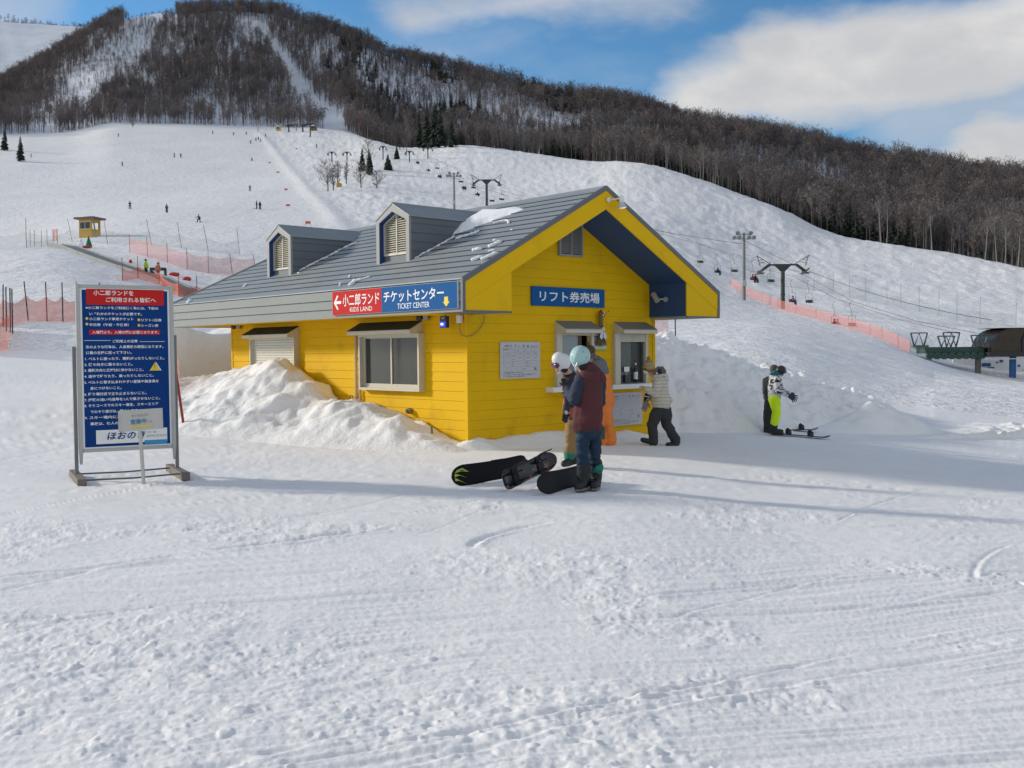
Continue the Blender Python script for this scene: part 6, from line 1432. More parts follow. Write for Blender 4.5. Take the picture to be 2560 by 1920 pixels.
for y, t, x0, x1 in ((612, '次のような行為は、人身事故の原因になります。', 158, 822), (666, '係員の支持に従って下さい。', 158, 545), (722, '1. ベルトに座ったり、寝転がったりしないこと。', 152, 828), (776, '2. 後ろ向きに乗らないこと。', 145, 552), (830, '3. 運転方向と反対側に歩かないこと。', 143, 645), (886, '4. 途中で降りたり、乗ったりしないこと。', 142, 732), (942, '5. ベルトに巻き込まれやすい服装や装身具を', 140, 775), (998, '身につけないこと。', 188, 452), (1052, '6. 降り場付近で立ち止まらないこと。', 138, 665), (1106, '7. 経験の浅い幼児等を1人で乗させないこと。', 138, 785), (1160, '8. そりコースでのスキー滑走、スキーエリア', 136, 768), (1217, 'でのそり遊びは、禁止します。', 186, 600), (1272, '9. スキー場内における', 135, 520), (1330, '事故は、個人の責任と', 182, 520)): ln(y, t, x0, x1, .042)
bd.shape('print_yellow', [(fx(697), fz(840)), (fx(788), fz(840)), (fx(745), fz(762))]); bd.shape('print_white', [(fx(790), fz(840)), (fx(802), fz(840)), (fx(755), fz(760)), (fx(748), fz(762))], .002)
bd.rect('print_black', fx(741), fz(815), fx(746), fz(780), .005); bd.rect('print_black', fx(741), fz(828), fx(746), fz(822), .005)
bd.rect('print_white', fx(228), fz(1522), fx(840), fz(1392)); bd.text('deep_blue_print', 'ほおのき', fx(318), fz(1485), w=fx(640) - fx(318), h=.10, bold=.02, lift=.006, shear=.2); bd.text('deep_blue_print', '飛騨', fx(428), fz(1420), h=.03, lift=.006)
mat('cyan_print', (.02, .28, .52), .5); bd.rect('cyan_print', fx(640), fz(1545), fx(838), fz(1505), .004); bd.text('print_line' if False else 'grey_print', '高山市丹生川町 TEL 0577', fx(660), fz(1475), w=fx(835) - fx(660), h=.03, lift=.006); bd.text('grey_print', 'スキー場', fx(660), fz(1440), w=.12, h=.03, lift=.006)
bd.build(isg, {'print_white': 'lettering', 'print_red': 'red_band', 'print_yellow': 'yellow_marks', 'print_black': 'warning_mark', 'deep_blue_print': 'blue_lettering', 'cyan_print': 'cyan_band', 'grey_print': 'small_print'})
for k in ('deep_blue_print',): pass
# placard on a pole in front
pl = at(358, 1210, 12.75); pz = gz(pl.x, 12.75); ksg = thing('kids_land_placard', 'small weathered white placard on a pole before the blue board', 'sign', (pl.x, 12.75, pz))
tl = lambda x, y: at(x, y, 12.72) - Vector((pl.x, 12.75, pz))
pp_ = mat('weathered_white_board', (.50, .49, .46), .7, vary=.08, dirt=((.28, .25, .20), 5, .5))
mb = MB(); mb.poly([tl(296, 1081), tl(407, 1071), tl(405, 1020), tl(295, 1027)], (0, .02, 0)); mb.build('placard', pp_, ksg)
mb = MB(); mb.poly([tl(345, 1078), tl(353, 1077), tl(362, 1211), tl(355, 1212)], (0, .03, 0)); mb.build('pole', pp_, ksg)
o_ = Vector((pl.x, 12.75, pz)) + tl(296, 1081); ax_ = (tl(407, 1071) - tl(296, 1081)); ay_ = Vector((ax_.z*-1, 0, ax_.x)).normalized(); bd = Board(tl(296, 1081) + Vector((0, -.004, 0)), ax_, ay_)
if bd.n.y > 0: bd.n = -bd.n
mat('print_steel_blue', (.05, .20, .38), .6)
bd.text('print_black', 'キッズランド', .19, .175, w=.21, h=.032, bold=.0); bd.text('print_steel_blue', '営業中', .17, .085, w=.20, h=.062, bold=.02); bd.text('print_steel_blue', 'です', .385, .09, w=.06, h=.025); bd.rect('print_yellow', .17, .045, .44, .065); bd.build(ksg, {'print_black': 'lettering', 'print_steel_blue': 'blue_lettering', 'print_yellow': 'underline'})
# ------------------------------------------------------------------ people by the booth
maroon = mat('maroon_cloth', (.085, .022, .026), .9, vary=.12, vscale=6, bump=.3, bscale=90)
navyc = mat('navy_quilt', (.018, .028, .055), .85, vary=.2, vscale=6, bump=.3, bscale=60)
denim = mat('navy_trousers', (.012, .030, .062), .9, vary=.2, vscale=8)
blackc = mat('black_boot', (.012, .012, .013), .6, vary=.3, vscale=12)
blackj = mat('black_knit', (.02, .019, .021), .95, vary=.2, vscale=20)
tan = mat('tan_trousers', (.25, .155, .060), .9, vary=.12, vscale=5)
teal = mat('teal_gaiter', (.01, .17, .12), .8, vary=.2)
helm_t = mat('aqua_helmet', (.34, .52, .52), .3, vary=.05, vscale=4); helm_w = mat('white_helmet', (.66, .66, .67), .3, vary=.03)
orange = mat('orange_trousers', (.80, .23, .045), .85, vary=.06, vscale=4); greyj = mat('grey_jacket', (.15, .16, .17), .9, vary=.15, vscale=6)
lime = mat('neon_trousers', (.66, .90, .005), .8, vary=.06, vscale=4, emit=None); charc = mat('charcoal_cloth', (.035, .037, .037), .9, vary=.2)
glove_g = mat('grey_glove', (.16, .16, .165), .9, vary=.2); fur = mat('hood_fur', (.16, .13, .11), 1., vary=.4, vscale=60, bump=.8, bscale=150)
edge_m = mat('board_edge_steel', (.35, .35, .35), .3, metal=.8)
def pattern(name, fn):
    m = bpy.data.materials.new(name); m.use_nodes = True; g = G(m.node_tree); out = g.n('ShaderNodeOutputMaterial'); b = g.n('ShaderNodeBsdfPrincipled')
    v = g.n('ShaderNodeTexCoord').outputs['Object']; g.put(b.inputs['Base Color'], fn(g, v)); b.inputs['Roughness'].default_value = .85; g.t.links.new(b.outputs[0], out.inputs[0]); MATS[name] = m; return m
def f_stripe(g, v):
    x, y, z = g.xyz(v); w = g.m('ADD', g.m('MULTIPLY', z, 15.), g.m('MULTIPLY', g.noise(v, 3., 2), .8)); fr = g.m('FRACT', w)
    th = g.mr(g.m('ABSOLUTE', g.m('SUBTRACT', fr, .5)), .10, .06, 0., 1.)
    al_ = g.mr(g.m('FRACT', g.m('MULTIPLY', w, .3333)), .30, .36)
    return g.mix(g.m('MULTIPLY', th, .75), (.56, .52, .43), g.mix(al_, (.22, .23, .30), (.34, .20, .15)))
def f_camo(g, v):
    a = g.noise(g.scale(v, (5, 5, 9)), 1.1, 3, .6, 1.8); b_ = g.noise(v, 5., 2, .5, 1.)
    c = g.mix(g.mr(a, .51, .54), (.62, .62, .62), (.025, .03, .05))
    c = g.mix(g.mr(b_, .66, .70), c, (.02, .14, .22)); return g.mix(g.mr(b_, .31, .27), c, (.40, .38, .30))
def f_hat(g, v):
    x, y, z = g.xyz(v); r = g.n('ShaderNodeValToRGB'); g.put(r.inputs[0], g.mr(g.m('ADD', z, g.m('MULTIPLY', g.noise(v, 14., 2), .02)), 1.44, 1.70, 0, 1, False)); e = r.color_ramp.elements
    e[0].position = 0; e[0].color = (.16, .12, .09, 1); e[1].position = 1; e[1].color = (.30, .17, .05, 1)
    for p_, c in ((.16, (.20, .13, .09)), (.26, (.42, .24, .04)), (.42, (.45, .27, .05)), (.50, (.22, .22, .18)), (.62, (.28, .30, .27)), (.74, (.32, .19, .06))): q = e.new(p_); q.color = (*c, 1)
    return r.outputs[0]
def f_p2(g, v):
    a = g.noise(v, 6., 2, .5, .6); c = g.mix(g.mr(a, .56, .58), (.022, .025, .035), (.42, .10, .07)); return g.mix(g.mr(a, .40, .37), c, (.50, .50, .50))
stripe = pattern('striped_jacket', f_stripe); camo = pattern('white_black_jacket', f_camo); hatm = pattern('striped_knit_hat', f_hat); p2j = pattern('dark_patched_jacket', f_p2)
def figure(label, fx_, fy_, Yf=None):
    o = on_ray(fx_, fy_) if Yf is None else Vector((at(fx_, fy_, Yf).x, Yf, at(fx_, fy_, Yf).z)); t = thing('person', label, 'person', o)
    def q(px, py, dy=0.): return at(px, py, o.y + dy) - o
    return t, q

# 1: aqua helmet, maroon vest, back to the viewer
t, q = figure('person in aqua helmet and long maroon vest with navy sleeves standing with back turned', 1476, 1226)
hd = q(1450, 900, -.02); nk = q(1462, 935, 0); ch = q(1474, 965, 0); pv = q(1471, 1060, 0)
hpL, hpR = q(1459, 1068, 0), q(1487, 1068, .05); knL, knR = q(1456, 1135, -.04), q(1487, 1132, .08); anL, anR = q(1459, 1196, -.03), q(1489, 1192, .12); toL, toR = q(1448, 1226, -.18), q(1486, 1222, .0)
shL, elL, wrL = q(1451, 952, -.05), q(1437, 1000, -.10), q(1419, 978, .12); shR, elR, wrR = q(1501, 950, .05), q(1500, 1004, .10), q(1470, 985, .30)
b = MB(); head(b, hd, .098, (-.75, .62, 0)); chain(b, [hd - Vector((-.01, 0, .06)), nk, ch, pv], [.055, .06, .085, .08])
chain(b, [hpL, knL, anL], [.07, .055, .04]); chain(b, [hpR, knR, anR], [.07, .055, .04]); chain(b, [shL, elL, wrL], [.05, .042, .032]); chain(b, [shR, elR, wrR], [.05, .042, .032]); fuse(b, 'body', skin, t, .016)
j = MB(); chain(j, [q(1474, 958, 0), q(1472, 1000, 0), q(1468, 1050, 0)], [.170, .178, .195], ((0, 1, 0), .80)); chain(j, [q(1457, 946, 0), q(1495, 944, 0)], [.092, .092]); chain(j, [q(1470, 925, 0), q(1476, 942, 0)], [.10, .13])
chain(j, [q(1452, 1040, 0), q(1447, 1066, 0)], [.10, .09]); chain(j, [q(1486, 1040, 0), q(1489, 1066, 0)], [.10, .09]); cap(j, q(1448, 1068, 0), q(1489, 1068, 0), .085, .085); fuse(j, 'vest', maroon, t, .014, 3, .030, 5.5, 1)
j = MB(); chain(j, [q(1478, 916, -.02), q(1492, 930, -.03), q(1484, 944, -.10), q(1464, 938, -.07)], [.055, .06, .075, .07]); fuse(j, 'hood', maroon, t, .013, 3, .008, 9, 2)
for s_, e_, w_ in ((shL, elL, wrL), (shR, elR, wrR)):
    j = MB(); chain(j, [s_, s_.lerp(e_, .5) + Vector((-.01, 0, 0)), e_, e_.lerp(w_, .55), w_], [.078, .084, .076, .070, .055]); fuse(j, 'sleeve', navyc, t, .012, 3, .022, 9, 3)
for h_, k_, a_, sd_ in ((hpL, knL, anL, 4), (hpR, knR, anR, 5)):
    j = MB(); chain(j, [h_, k_, a_ + Vector((0, 0, .05)), a_ - Vector((0, 0, .01))], [.098, .080, .078, .066]); fuse(j, 'trouser_leg', denim, t, .013, 3, .026, 8, sd_, (1, 1, 1.8))
j = MB(); cap(j, pv - Vector((0, 0, .06)), pv - Vector((0, 0, .10)), .12, .115); fuse(j, 'trouser_seat', denim, t, .014, 3)
for a_, t_, nm in ((anL, toL, 'boot'), (anR, toR, 'boot')):
    j = MB(); boot(j, a_, t_, 1.2); cap(j, a_ + Vector((0, 0, .17)), a_, .086, .084); fuse(j, nm, blackc, t, .012, 2, .006, 12, 6); j = MB(); sole(j, a_, t_, 1.15); j.build('sole', mat('boot_sole', (.20, .18, .17), .8), t)
j = MB(); chain(j, [q(1484, 1180, -.02), q(1494, 1172, -.03), q(1503, 1166, .02), q(1500, 1180, .02)], [.020, .040, .034, .03]); fuse(j, 'gaiter', teal, t, .01, 2, .01, 12, 7)
hm = MB(); cap(hm, hd + Vector((0, 0, .040)), hd + Vector((.005, 0, .055)), .130, .126); o_ = fuse(hm, 'helmet', helm_t, t, .009, 3)
hm = MB(); cap(hm, hd + Vector((.02, .0, -.03)), hd + Vector((.05, .0, -.05)), .080, .074); cap(hm, hd + Vector((.03, -.03, -.07)), hd + Vector((.05, -.0, -.10)), .06, .06); fuse(hm, 'ear_pads', blackj, t, .010, 3)
hm = MB(); hm.tube([hd + Vector((-.10, -.075, -.03)), hd + Vector((-.075, -.10, -.075)), hd + Vector((-.055, -.09, -.13))], .010, 6); hm.tube([hd + Vector((-.04, -.115, -.03)), hd + Vector((-.06, -.105, -.08)), hd + Vector((-.055, -.09, -.13))], .009, 6); hm.build('chin_strap', helm_w, t)
hm = MB()
for dx, dz_ in ((.03, .07), (.02, .0), (.07, .0)): c_ = hd + Vector((dx, -.118 + dx*.25, dz_ + .03)); hm.ball(c_, (.012, .010, .004), 8, 5)
hm.build('helmet_vents', blackc, t)
h_ = MB(); hand(h_, wrL, (wrL - elL), (-.3, -.9, .2), 1., 1, .55, .1); fuse(h_, 'glove', blackj, t, .006, 1)

# 2: white helmet bending over
t, q = figure('person in white helmet and tan trousers bending forward behind the maroon vest', 1424, 1172)
hd = q(1402, 911, -.15); nk = q(1424, 935, -.06); ch = q(1434, 960, 0); pv = q(1436, 1030, .08)
b = MB(); fdir = Vector((-.8, -.30, -.52)); head(b, hd, .098, (-.9, -.35, 0)); chain(b, [hd + Vector((.02, 0, -.04)), nk, ch, pv], [.055, .06, .085, .08])
knL, anL, toL = q(1428, 1092, -.05), q(1424, 1146, .0), q(1408, 1168, -.18); knR, anR, toR = q(1446, 1092, .12), q(1448, 1140, .15), q(1440, 1160, .05)
chain(b, [pv, knL, anL], [.07, .055, .04]); chain(b, [pv, knR, anR], [.07, .055, .04])
shL, elL, wrL = q(1424, 955, -.10), q(1419, 1000, -.14), q(1415, 1028, -.16); chain(b, [shL, elL, wrL], [.05, .04, .032]); shR, elR, wrR = q(1432, 950, .05), q(1420, 985, -.1), q(1414, 965, -.25); chain(b, [shR, elR, wrR], [.05, .04, .032]); fuse(b, 'body', skin, t, .016)
j = MB(); chain(j, [q(1430, 950, -.03), q(1434, 990, 0), q(1438, 1036, .05)], [.13, .155, .165], ((0, 1, 0), .85)); chain(j, [shL, elL, wrL], [.075, .068, .055]); chain(j, [shR, elR, wrR], [.075, .068, .055]); fuse(j, 'jacket', p2j, t, .014, 3, .012, 7, 11)
j = MB(); chain(j, [q(1420, 935, -.06), q(1432, 944, -.02)], [.075, .09]); fuse(j, 'neck_warmer', blackj, t, .012, 3, .008, 9, 12)
for k_, a_, s_ in ((knL, anL, 13), (knR, anR, 14)):
    j = MB(); chain(j, [pv + Vector((0 if s_ == 14 else -.02, 0, -.02)), k_, a_ + Vector((0, 0, .08))], [.125, .092, .085]); fuse(j, 'trouser_leg', tan, t, .014, 3, .026, 7, s_)
for a_, t_ in ((anL, toL), (anR, toR)):
    j = MB(); cap(j, a_ + Vector((0, 0, .09)), a_ + Vector((0, 0, .03)), .088, .084); fuse(j, 'gaiter', teal, t, .012, 2, .01, 12, 15)
    j = MB(); boot(j, a_ - Vector((0, 0, .03)), t_, 1.1); fuse(j, 'boot', blackc, t, .012, 2)
j = MB(); d_ = Vector((-.9, -.35, 0)).normalized(); cap(j, hd + Vector((.01, 0, .03)), hd + Vector((-.025, -.01, .075)), .118, .110); cap(j, hd + Vector((.03, 0, .02)), hd + Vector((.04, 0, .05)), .112, .11); fuse(j, 'helmet', helm_w, t, .009, 3)
j = MB(); c_ = hd + d_*.085 + Vector((0, 0, -.012)); s_ = Vector((-d_.y, d_.x, 0)); cap(j, c_ - s_*.05, c_ + s_*.05, .045, .045); fuse(j, 'goggles', mat('purple_goggle', (.10, .03, .09), .15, vary=.8, vscale=25), t, .008, 2)
j = MB(); cap(j, hd + Vector((.035, -.02, -.035)), hd + Vector((.05, .0, -.07)), .062, .058); fuse(j, 'ear_pads', blackj, t, .01, 2)
j = MB(); j.tube([hd + Vector((-.03, -.095, -.03)), hd + Vector((-.02, -.08, -.11)), hd + Vector((-.06, -.05, -.14))], .007, 5); j.build('chin_strap', helm_w, t)
j = MB(); hand(j, wrL, (wrL - elL), (-.2, -.95, 0), 1.05, 1, .4, .12); fuse(j, 'glove', blackj, t, .006, 1)
j = MB(); hand(j, wrR, (wrR - elR), (-.2, -.95, 0), 1.0, 1, .6, .1); fuse(j, 'glove', blackj, t, .006, 1)

# 3: orange trousers leaning at the left ticket window
t, q = figure('person in brown cap, grey top and orange trousers leaning at the left ticket window', 1516, 1112)
hd = q(1473, 884, -.05); nk = q(1483, 904, 0); ch = q(1496, 930, .02); pv = q(1512, 1000, .05)
b = MB(); head(b, hd, .10, (-.7, .7, 0)); chain(b, [hd, nk, ch, pv], [.055, .065, .09, .09]); knL, anL, toL = q(1508, 1052, 0), q(1506, 1100, .02), q(1500, 1110, .14); knR, anR, toR = q(1519, 1045, -.02), q(1526, 1098, .04), q(1525, 1109, .16)
for k_, a_, to_ in ((knL, anL, toL), (knR, anR, toR)): chain(b, [pv, k_, a_], [.08, .06, .04])
shL, elL, wrL = q(1482, 922, .02), q(1466, 958, .10), q(1458, 968, .30); shR, elR, wrR = q(1508, 920, .08), q(1518, 958, .10), q(1492, 966, .3)
for s_, e_, w_ in ((shL, elL, wrL), (shR, elR, wrR)): chain(b, [s_, e_, w_], [.055, .045, .035])
fuse(b, 'body', skin, t, .018)
j = MB(); chain(j, [q(1497, 914, .02), q(1500, 926, .03)], [.165, .18], ((0, 1, 0), .8)); chain(j, [shL, elL, wrL], [.08, .07, .06]); cap(j, q(1488, 902, 0), q(1502, 908, 0), .09, .10); fuse(j, 'top', greyj, t, .015, 3, .012, 8, 21)
j = MB(); chain(j, [q(1502, 944, .03), q(1507, 978, .04), q(1511, 1000, .05)], [.170, .190, .205], ((0, 1, 0), .8)); chain(j, [q(1512, 932, .06), q(1521, 958, .08), q(1514, 975, .2)], [.085, .08, .07]); fuse(j, 'jacket_body', orange, t, .014, 3, .030, 6, 22)
for k_, a_, s_ in ((knL, anL, 23), (knR, anR, 24)):
    j = MB(); chain(j, [pv + Vector((-.05 if s_ == 23 else .03, 0, -.02)), k_, a_ + Vector((0, 0, .05)), a_ - Vector((0, 0, .03))], [.12, .098, .112, .122]); fuse(j, 'trouser_leg', orange, t, .013, 3, .030, 7, s_)
for a_, t_ in ((anL, toL), (anR, toR)): j = MB(); boot(j, a_ - Vector((0, 0, .07)), t_, .85); fuse(j, 'boot', blackc, t, .013, 2)
j = MB(); c_ = q(1508, 1082, -.13); j.box(c_ - Vector((.035, .01, .12)), c_ + Vector((.035, .012, .12))); j.build('patch', mat('green_patch', (.03, .12, .07), .8), t, bevel=.008)
j = MB(); cap(j, hd + Vector((0, 0, .045)), hd + Vector((.01, 0, .055)), .118, .112); cap(j, hd + Vector((-.06, .07, .03)), hd + Vector((-.10, .12, .015)), .06, .045, ((0, 0, 1), .3)); fuse(j, 'cap', mat('brown_cap', (.10, .05, .025), .9, vary=.15), t, .01, 3)
j = MB(); j.tube([hd + Vector((.116*math.cos(a), .116*math.sin(a), -.02)) for a in [k*math.pi/8 for k in range(17)]], .018, 6); j.build('goggle_strap', mat('checked_strap', (.12, .12, .13), .8, vary=.9, vscale=60), t)
j = MB(); chain(j, [hd + Vector((.02, -.06, -.05)), hd + Vector((.10, -.10, -.07)), hd + Vector((.17, -.08, -.07))], [.04, .045, .035]); fuse(j, 'scarf', MATS['checked_strap'], t, .01, 2, .01, 14, 25)

# 4: cream striped jacket stooping at the right window
t, q = figure('person in striped bobble hat and cream striped jacket stooping at the right ticket window', 1655, 1114)
hd = q(1620, 921, 0); nk = q(1636, 940, 0); ch = q(1648, 962, 0); pv = q(1656, 1020, 0)
b = MB(); head(b, hd + Vector((0, 0, -.01)), .098, (-.97, -.25, 0)); chain(b, [hd + Vector((.02, 0, -.03)), nk, ch, pv], [.055, .06, .085, .08])
knL, anL, toL = q(1630, 1061, -.02), q(1634, 1101, -.02), q(1607, 1105, -.05); knR, anR, toR = q(1667, 1061, .10), q(1688, 1106, .16), q(1670, 1117, .06)
chain(b, [pv, knL, anL], [.08, .06, .04]); chain(b, [pv, knR, anR], [.08, .06, .04])
shL, elL, wrL = q(1645, 955, -.13), q(1640, 986, -.17), q(1618, 974, -.10); shR, elR, wrR = q(1650, 952, .12), q(1630, 985, .15), q(1618, 996, .05)
chain(b, [shL, elL, wrL], [.05, .042, .034]); chain(b, [shR, elR, wrR], [.05, .042, .034]); fuse(b, 'body', skin, t, .016)
j = MB(); chain(j, [q(1650, 957, 0), q(1650, 985, 0), q(1653, 1006, 0)], [.155, .175, .190], ((0, 1, 0), .95)); cap(j, q(1640, 1003, 0), q(1668, 1001, 0), .10, .10); chain(j, [q(1641, 949, 0), q(1656, 947, 0)], [.105, .125]); chain(j, [shL, shL.lerp(elL, .5), elL, elL.lerp(wrL, .6), wrL], [.088, .09, .082, .072, .066]); fuse(j, 'jacket', stripe, t, .013, 3, .024, 8, 31, (1, 1, 2.6))
j = MB(); chain(j, [shR, elR, wrR], [.08, .07, .055]); fuse(j, 'sleeve', stripe, t, .013, 3)
j = MB(); chain(j, [q(1634, 934, -.06), q(1644, 922, -.05), q(1654, 921, 0), q(1660, 930, .03), q(1659, 944, .0)], [.034, .038, .042, .046, .040]); chain(j, [q(1648, 922, .02), q(1657, 927, -.04)], [.05, .055]); fuse(j, 'fur_hood', fur, t, .012, 2, .030, 26, 32)
j = MB(); cap(j, q(1648, 926, -.05), q(1652, 930, -.02), .05, .06); fuse(j, 'hood_lining', mat('hood_navy', (.02, .025, .05), .9), t, .012, 2, .01, 12, 33)
for k_, a_, s_ in ((knL, anL, 34), (knR, anR, 35)):
    dx = Vector((-.06, -.02, 0)) if s_ == 34 else Vector((.05, .05, 0)); j = MB(); chain(j, [pv + dx - Vector((0, 0, .05)), pv.lerp(k_, .45) + dx*.6, k_, a_ + Vector((0, 0, .06)), a_ + Vector((0, 0, -.02))], [.135, .13, .105, .095, .098]); fuse(j, 'trouser_leg', charc, t, .014, 3, .026, 7, s_)
j = MB(); cap(j, q(1652, 1022, .0), q(1657, 1034, .03), .155, .145); fuse(j, 'trouser_seat', charc, t, .014, 3, .01, 6, 38)
for a_, t_ in ((anL, toL), (anR, toR)): j = MB(); cap(j, a_ + Vector((.02, 0, -.045)), t_ + Vector((0, 0, .04)), .062, .05); fuse(j, 'shoe', blackc, t, .011, 2)
j = MB(); cap(j, hd + Vector((.012, 0, .025)), hd + Vector((.012, 0, .075)), .120, .098); fuse(j, 'bobble_hat', hatm, t, .010, 3, .004, 22, 36)
hz_ = hd.z + .16
j = MB(); j.ball(hd + Vector((.012, 0, .195)), .042, 12, 8); fuse(j, 'bobble', mat('bobble_wool', (.33, .17, .06), 1., vary=.4, vscale=40), t, .009, 1, .010, 30, 37)
j = MB(); s_ = Vector((.25, -.97, 0)); c_ = hd + Vector((-.095, -.03, -.015)); j.tube([c_ + s_*.075 + Vector((.10, 0, .01)), c_ + s_*.06, c_, c_ - s_*.06], .008, 5); j.ball(c_ + s_*.032, (.008, .024, .018), 8, 6); j.ball(c_ - s_*.032, (.008, .024, .018), 8, 6); j.build('glasses', blackc, t)
j = MB(); cap(j, hd + Vector((-.060, -.03, -.062)), hd + Vector((-.035, -.035, -.075)), .040, .045); fuse(j, 'face_mask', mat('white_mask', (.6, .6, .6), .8), t, .009, 2)
j = MB(); hand(j, wrL, (wrL - elL), (0, -.4, .9), 1.0, 1, .35, .1); fuse(j, 'hand', skin, t, .005, 1)
j = MB(); hand(j, q(1617, 988, .03), (-.15, -.1, -1), (0, -1, 0), 1.15, 1, .3, .12); cap(j, q(1622, 985, .03), q(1616, 992, .03), .06, .055); fuse(j, 'black_glove', blackj, t, .006, 1)
j = MB(); j.tube([q(1610, 990, -.03), q(1625, 993, -.05)], .008, 5); j.build('glove_cuff', white, t)
j = MB(); hand(j, q(1617, 1003, -.04), (-.35, -.1, -1), (0, -1, 0), 1.25, 1, .25, .22); fuse(j, 'grey_glove', glove_g, t, .006, 1)
j = MB(); j.tube([q(1659, 940, -.12), q(1664, 948, -.10), q(1667, 960, -.05)], .007, 5); j.build('bag_strap', blackc, t)

# 5: neon trousers, patterned jacket
t, q = figure('person in white and black patterned jacket and neon yellow green trousers holding out gloved hands', 1936, 1090)
hd = q(1951, 929, 0); nk = q(1941, 940, 0); ch = q(1937, 955, 0); pv = q(1935, 995, 0)
b = MB(); head(b, hd, .096, (.85, -.5, 0)); chain(b, [hd, nk, ch, pv], [.05, .055, .08, .08]); knL, anL, toL = q(1943, 1032, -.06), q(1937, 1070, -.05), q(1950, 1088, -.14); knR, anR, toR = q(1940, 1030, .12), q(1934, 1066, .14), q(1950, 1083, .10)
chain(b, [pv, knL, anL], [.07, .055, .04]); chain(b, [pv, knR, anR], [.07, .055, .04])
shL, elL, wrL = q(1941, 950, -.16), q(1946, 977, -.20), q(1968, 987, -.20); shR, elR, wrR = q(1946, 950, .12), q(1952, 974, .12), q(1972, 984, .02)
chain(b, [shL, elL, wrL], [.048, .04, .032]); chain(b, [shR, elR, wrR], [.048, .04, .032]); fuse(b, 'body', skin, t, .016)
j = MB(); chain(j, [q(1936, 950, 0), q(1935, 970, 0), q(1936, 990, 0)], [.145, .155, .16], ((1, 0, 0), .95)); cap(j, q(1934, 945, 0), q(1944, 943, 0), .11, .10); chain(j, [shL, elL, wrL], [.078, .07, .055]); chain(j, [shR, elR, wrR], [.078, .07, .055]); fuse(j, 'jacket', camo, t, .013, 3, .010, 8, 41)
for k_, a_, s_ in ((knL, anL, 42), (knR, anR, 43)):
    j = MB(); chain(j, [pv + Vector((0, -.05 if s_ == 42 else .06, .0)), pv.lerp(k_, .5), k_, a_ + Vector((0, 0, .09))], [.128, .118, .092, .080]); fuse(j, 'trouser_leg', lime, t, .013, 3, .012, 7, s_)
for a_, t_ in ((anL, toL), (anR, toR)): j = MB(); boot(j, a_ - Vector((0, 0, .035)), t_, 1.1); fuse(j, 'boot', blackc, t, .012, 2)
j = MB(); cap(j, hd + Vector((.0, 0, .025)), hd + Vector((.02, -.01, .035)), .115, .112); fuse(j, 'helmet', mat('black_helmet', (.015, .015, .02), .35), t, .010, 3)
j = MB(); d_ = Vector((.85, -.5, 0)).normalized(); s_ = Vector((-d_.y, d_.x, 0)); c_ = hd + d_*.10; cap(j, c_ - s_*.05, c_ + s_*.05, .045, .045); fuse(j, 'goggles', goggle, t, .009, 2)
j = MB(); chain(j, [q(1930, 934, -.05), q(1938, 931, -.08), q(1946, 936, -.05)], [.05, .058, .05]); chain(j, [q(1930, 938, .05), q(1944, 938, .05)], [.06, .06]); fuse(j, 'neck_warmer', mat('teal_fleece', (.01, .14, .17), .95, vary=.2), t, .010, 3, .008, 12, 44)
for w_, e_ in ((wrL, elL), (wrR, elR)):
    j = MB(); cap(j, w_ - (w_ - e_).normalized()*.03, w_ + Vector((.01, 0, -.01)), .05, .045); hand(j, w_, (.75, -.1, -.5), (.35, -.75, .55), 1.55, 1, .12, .95); fuse(j, 'glove', mat('navy_glove', (.015, .025, .07), .8, vary=.2), t, .006, 1)

# 6: dark figure behind the neon one
t, q = figure('person in dark grey standing mostly hidden behind the one in neon trousers', 1923, 1083, on_ray(1936, 1090).y + .75)
hd = q(1935, 926, 0); pv = q(1924, 1000, 0)
b = MB(); head(b, hd, .095, (.4, .9, 0)); chain(b, [hd, q(1928, 944, 0), q(1925, 960, 0), pv], [.05, .055, .08, .08])
for dx, s_ in ((-4, 0), (5, 1)): chain(b, [pv, q(1923 + dx, 1036, 0), q(1922 + dx, 1070, 0), q(1926 + dx, 1080, -.1)], [.09, .06, .045, .04])
chain(b, [q(1914, 952, 0), q(1914, 980, -.05), q(1922, 1000, -.1)], [.05, .04, .032]); fuse(b, 'body', skin, t, .018)
j = MB(); chain(j, [q(1924, 955, 0), q(1924, 992, 0)], [.15, .155]); chain(j, [q(1914, 951, 0), q(1913, 980, -.05), q(1918, 998, -.1)], [.075, .068, .055]); fuse(j, 'jacket', charc, t, .015, 3, .01, 8, 51)
j = MB(); cap(j, q(1915, 947, -.02), q(1921, 944, 0), .05, .06, ((0, 0, 1), .6)); fuse(j, 'hood', charc, t, .014, 2)
for dx, s_ in ((-4, 52), (5, 53)):
    j = MB(); chain(j, [pv, q(1922 + dx, 1036, 0), q(1922 + dx, 1074, 0)], [.125, .098, .09]); fuse(j, 'trouser_leg', charc, t, .014, 3, .012, 7, s_); j = MB(); boot(j, q(1922 + dx, 1072, 0), q(1926 + dx, 1082, -.12), 1.05); fuse(j, 'boot', blackc, t, .013, 2)
j = MB(); cap(j, hd + Vector((0, -.01, .02)), hd + Vector((0, 0, .04)), .105, .108); fuse(j, 'hair', mat('brown_hair', (.08, .05, .035), .7, vary=.3, vscale=30), t, .012, 2, .006, 20, 54)

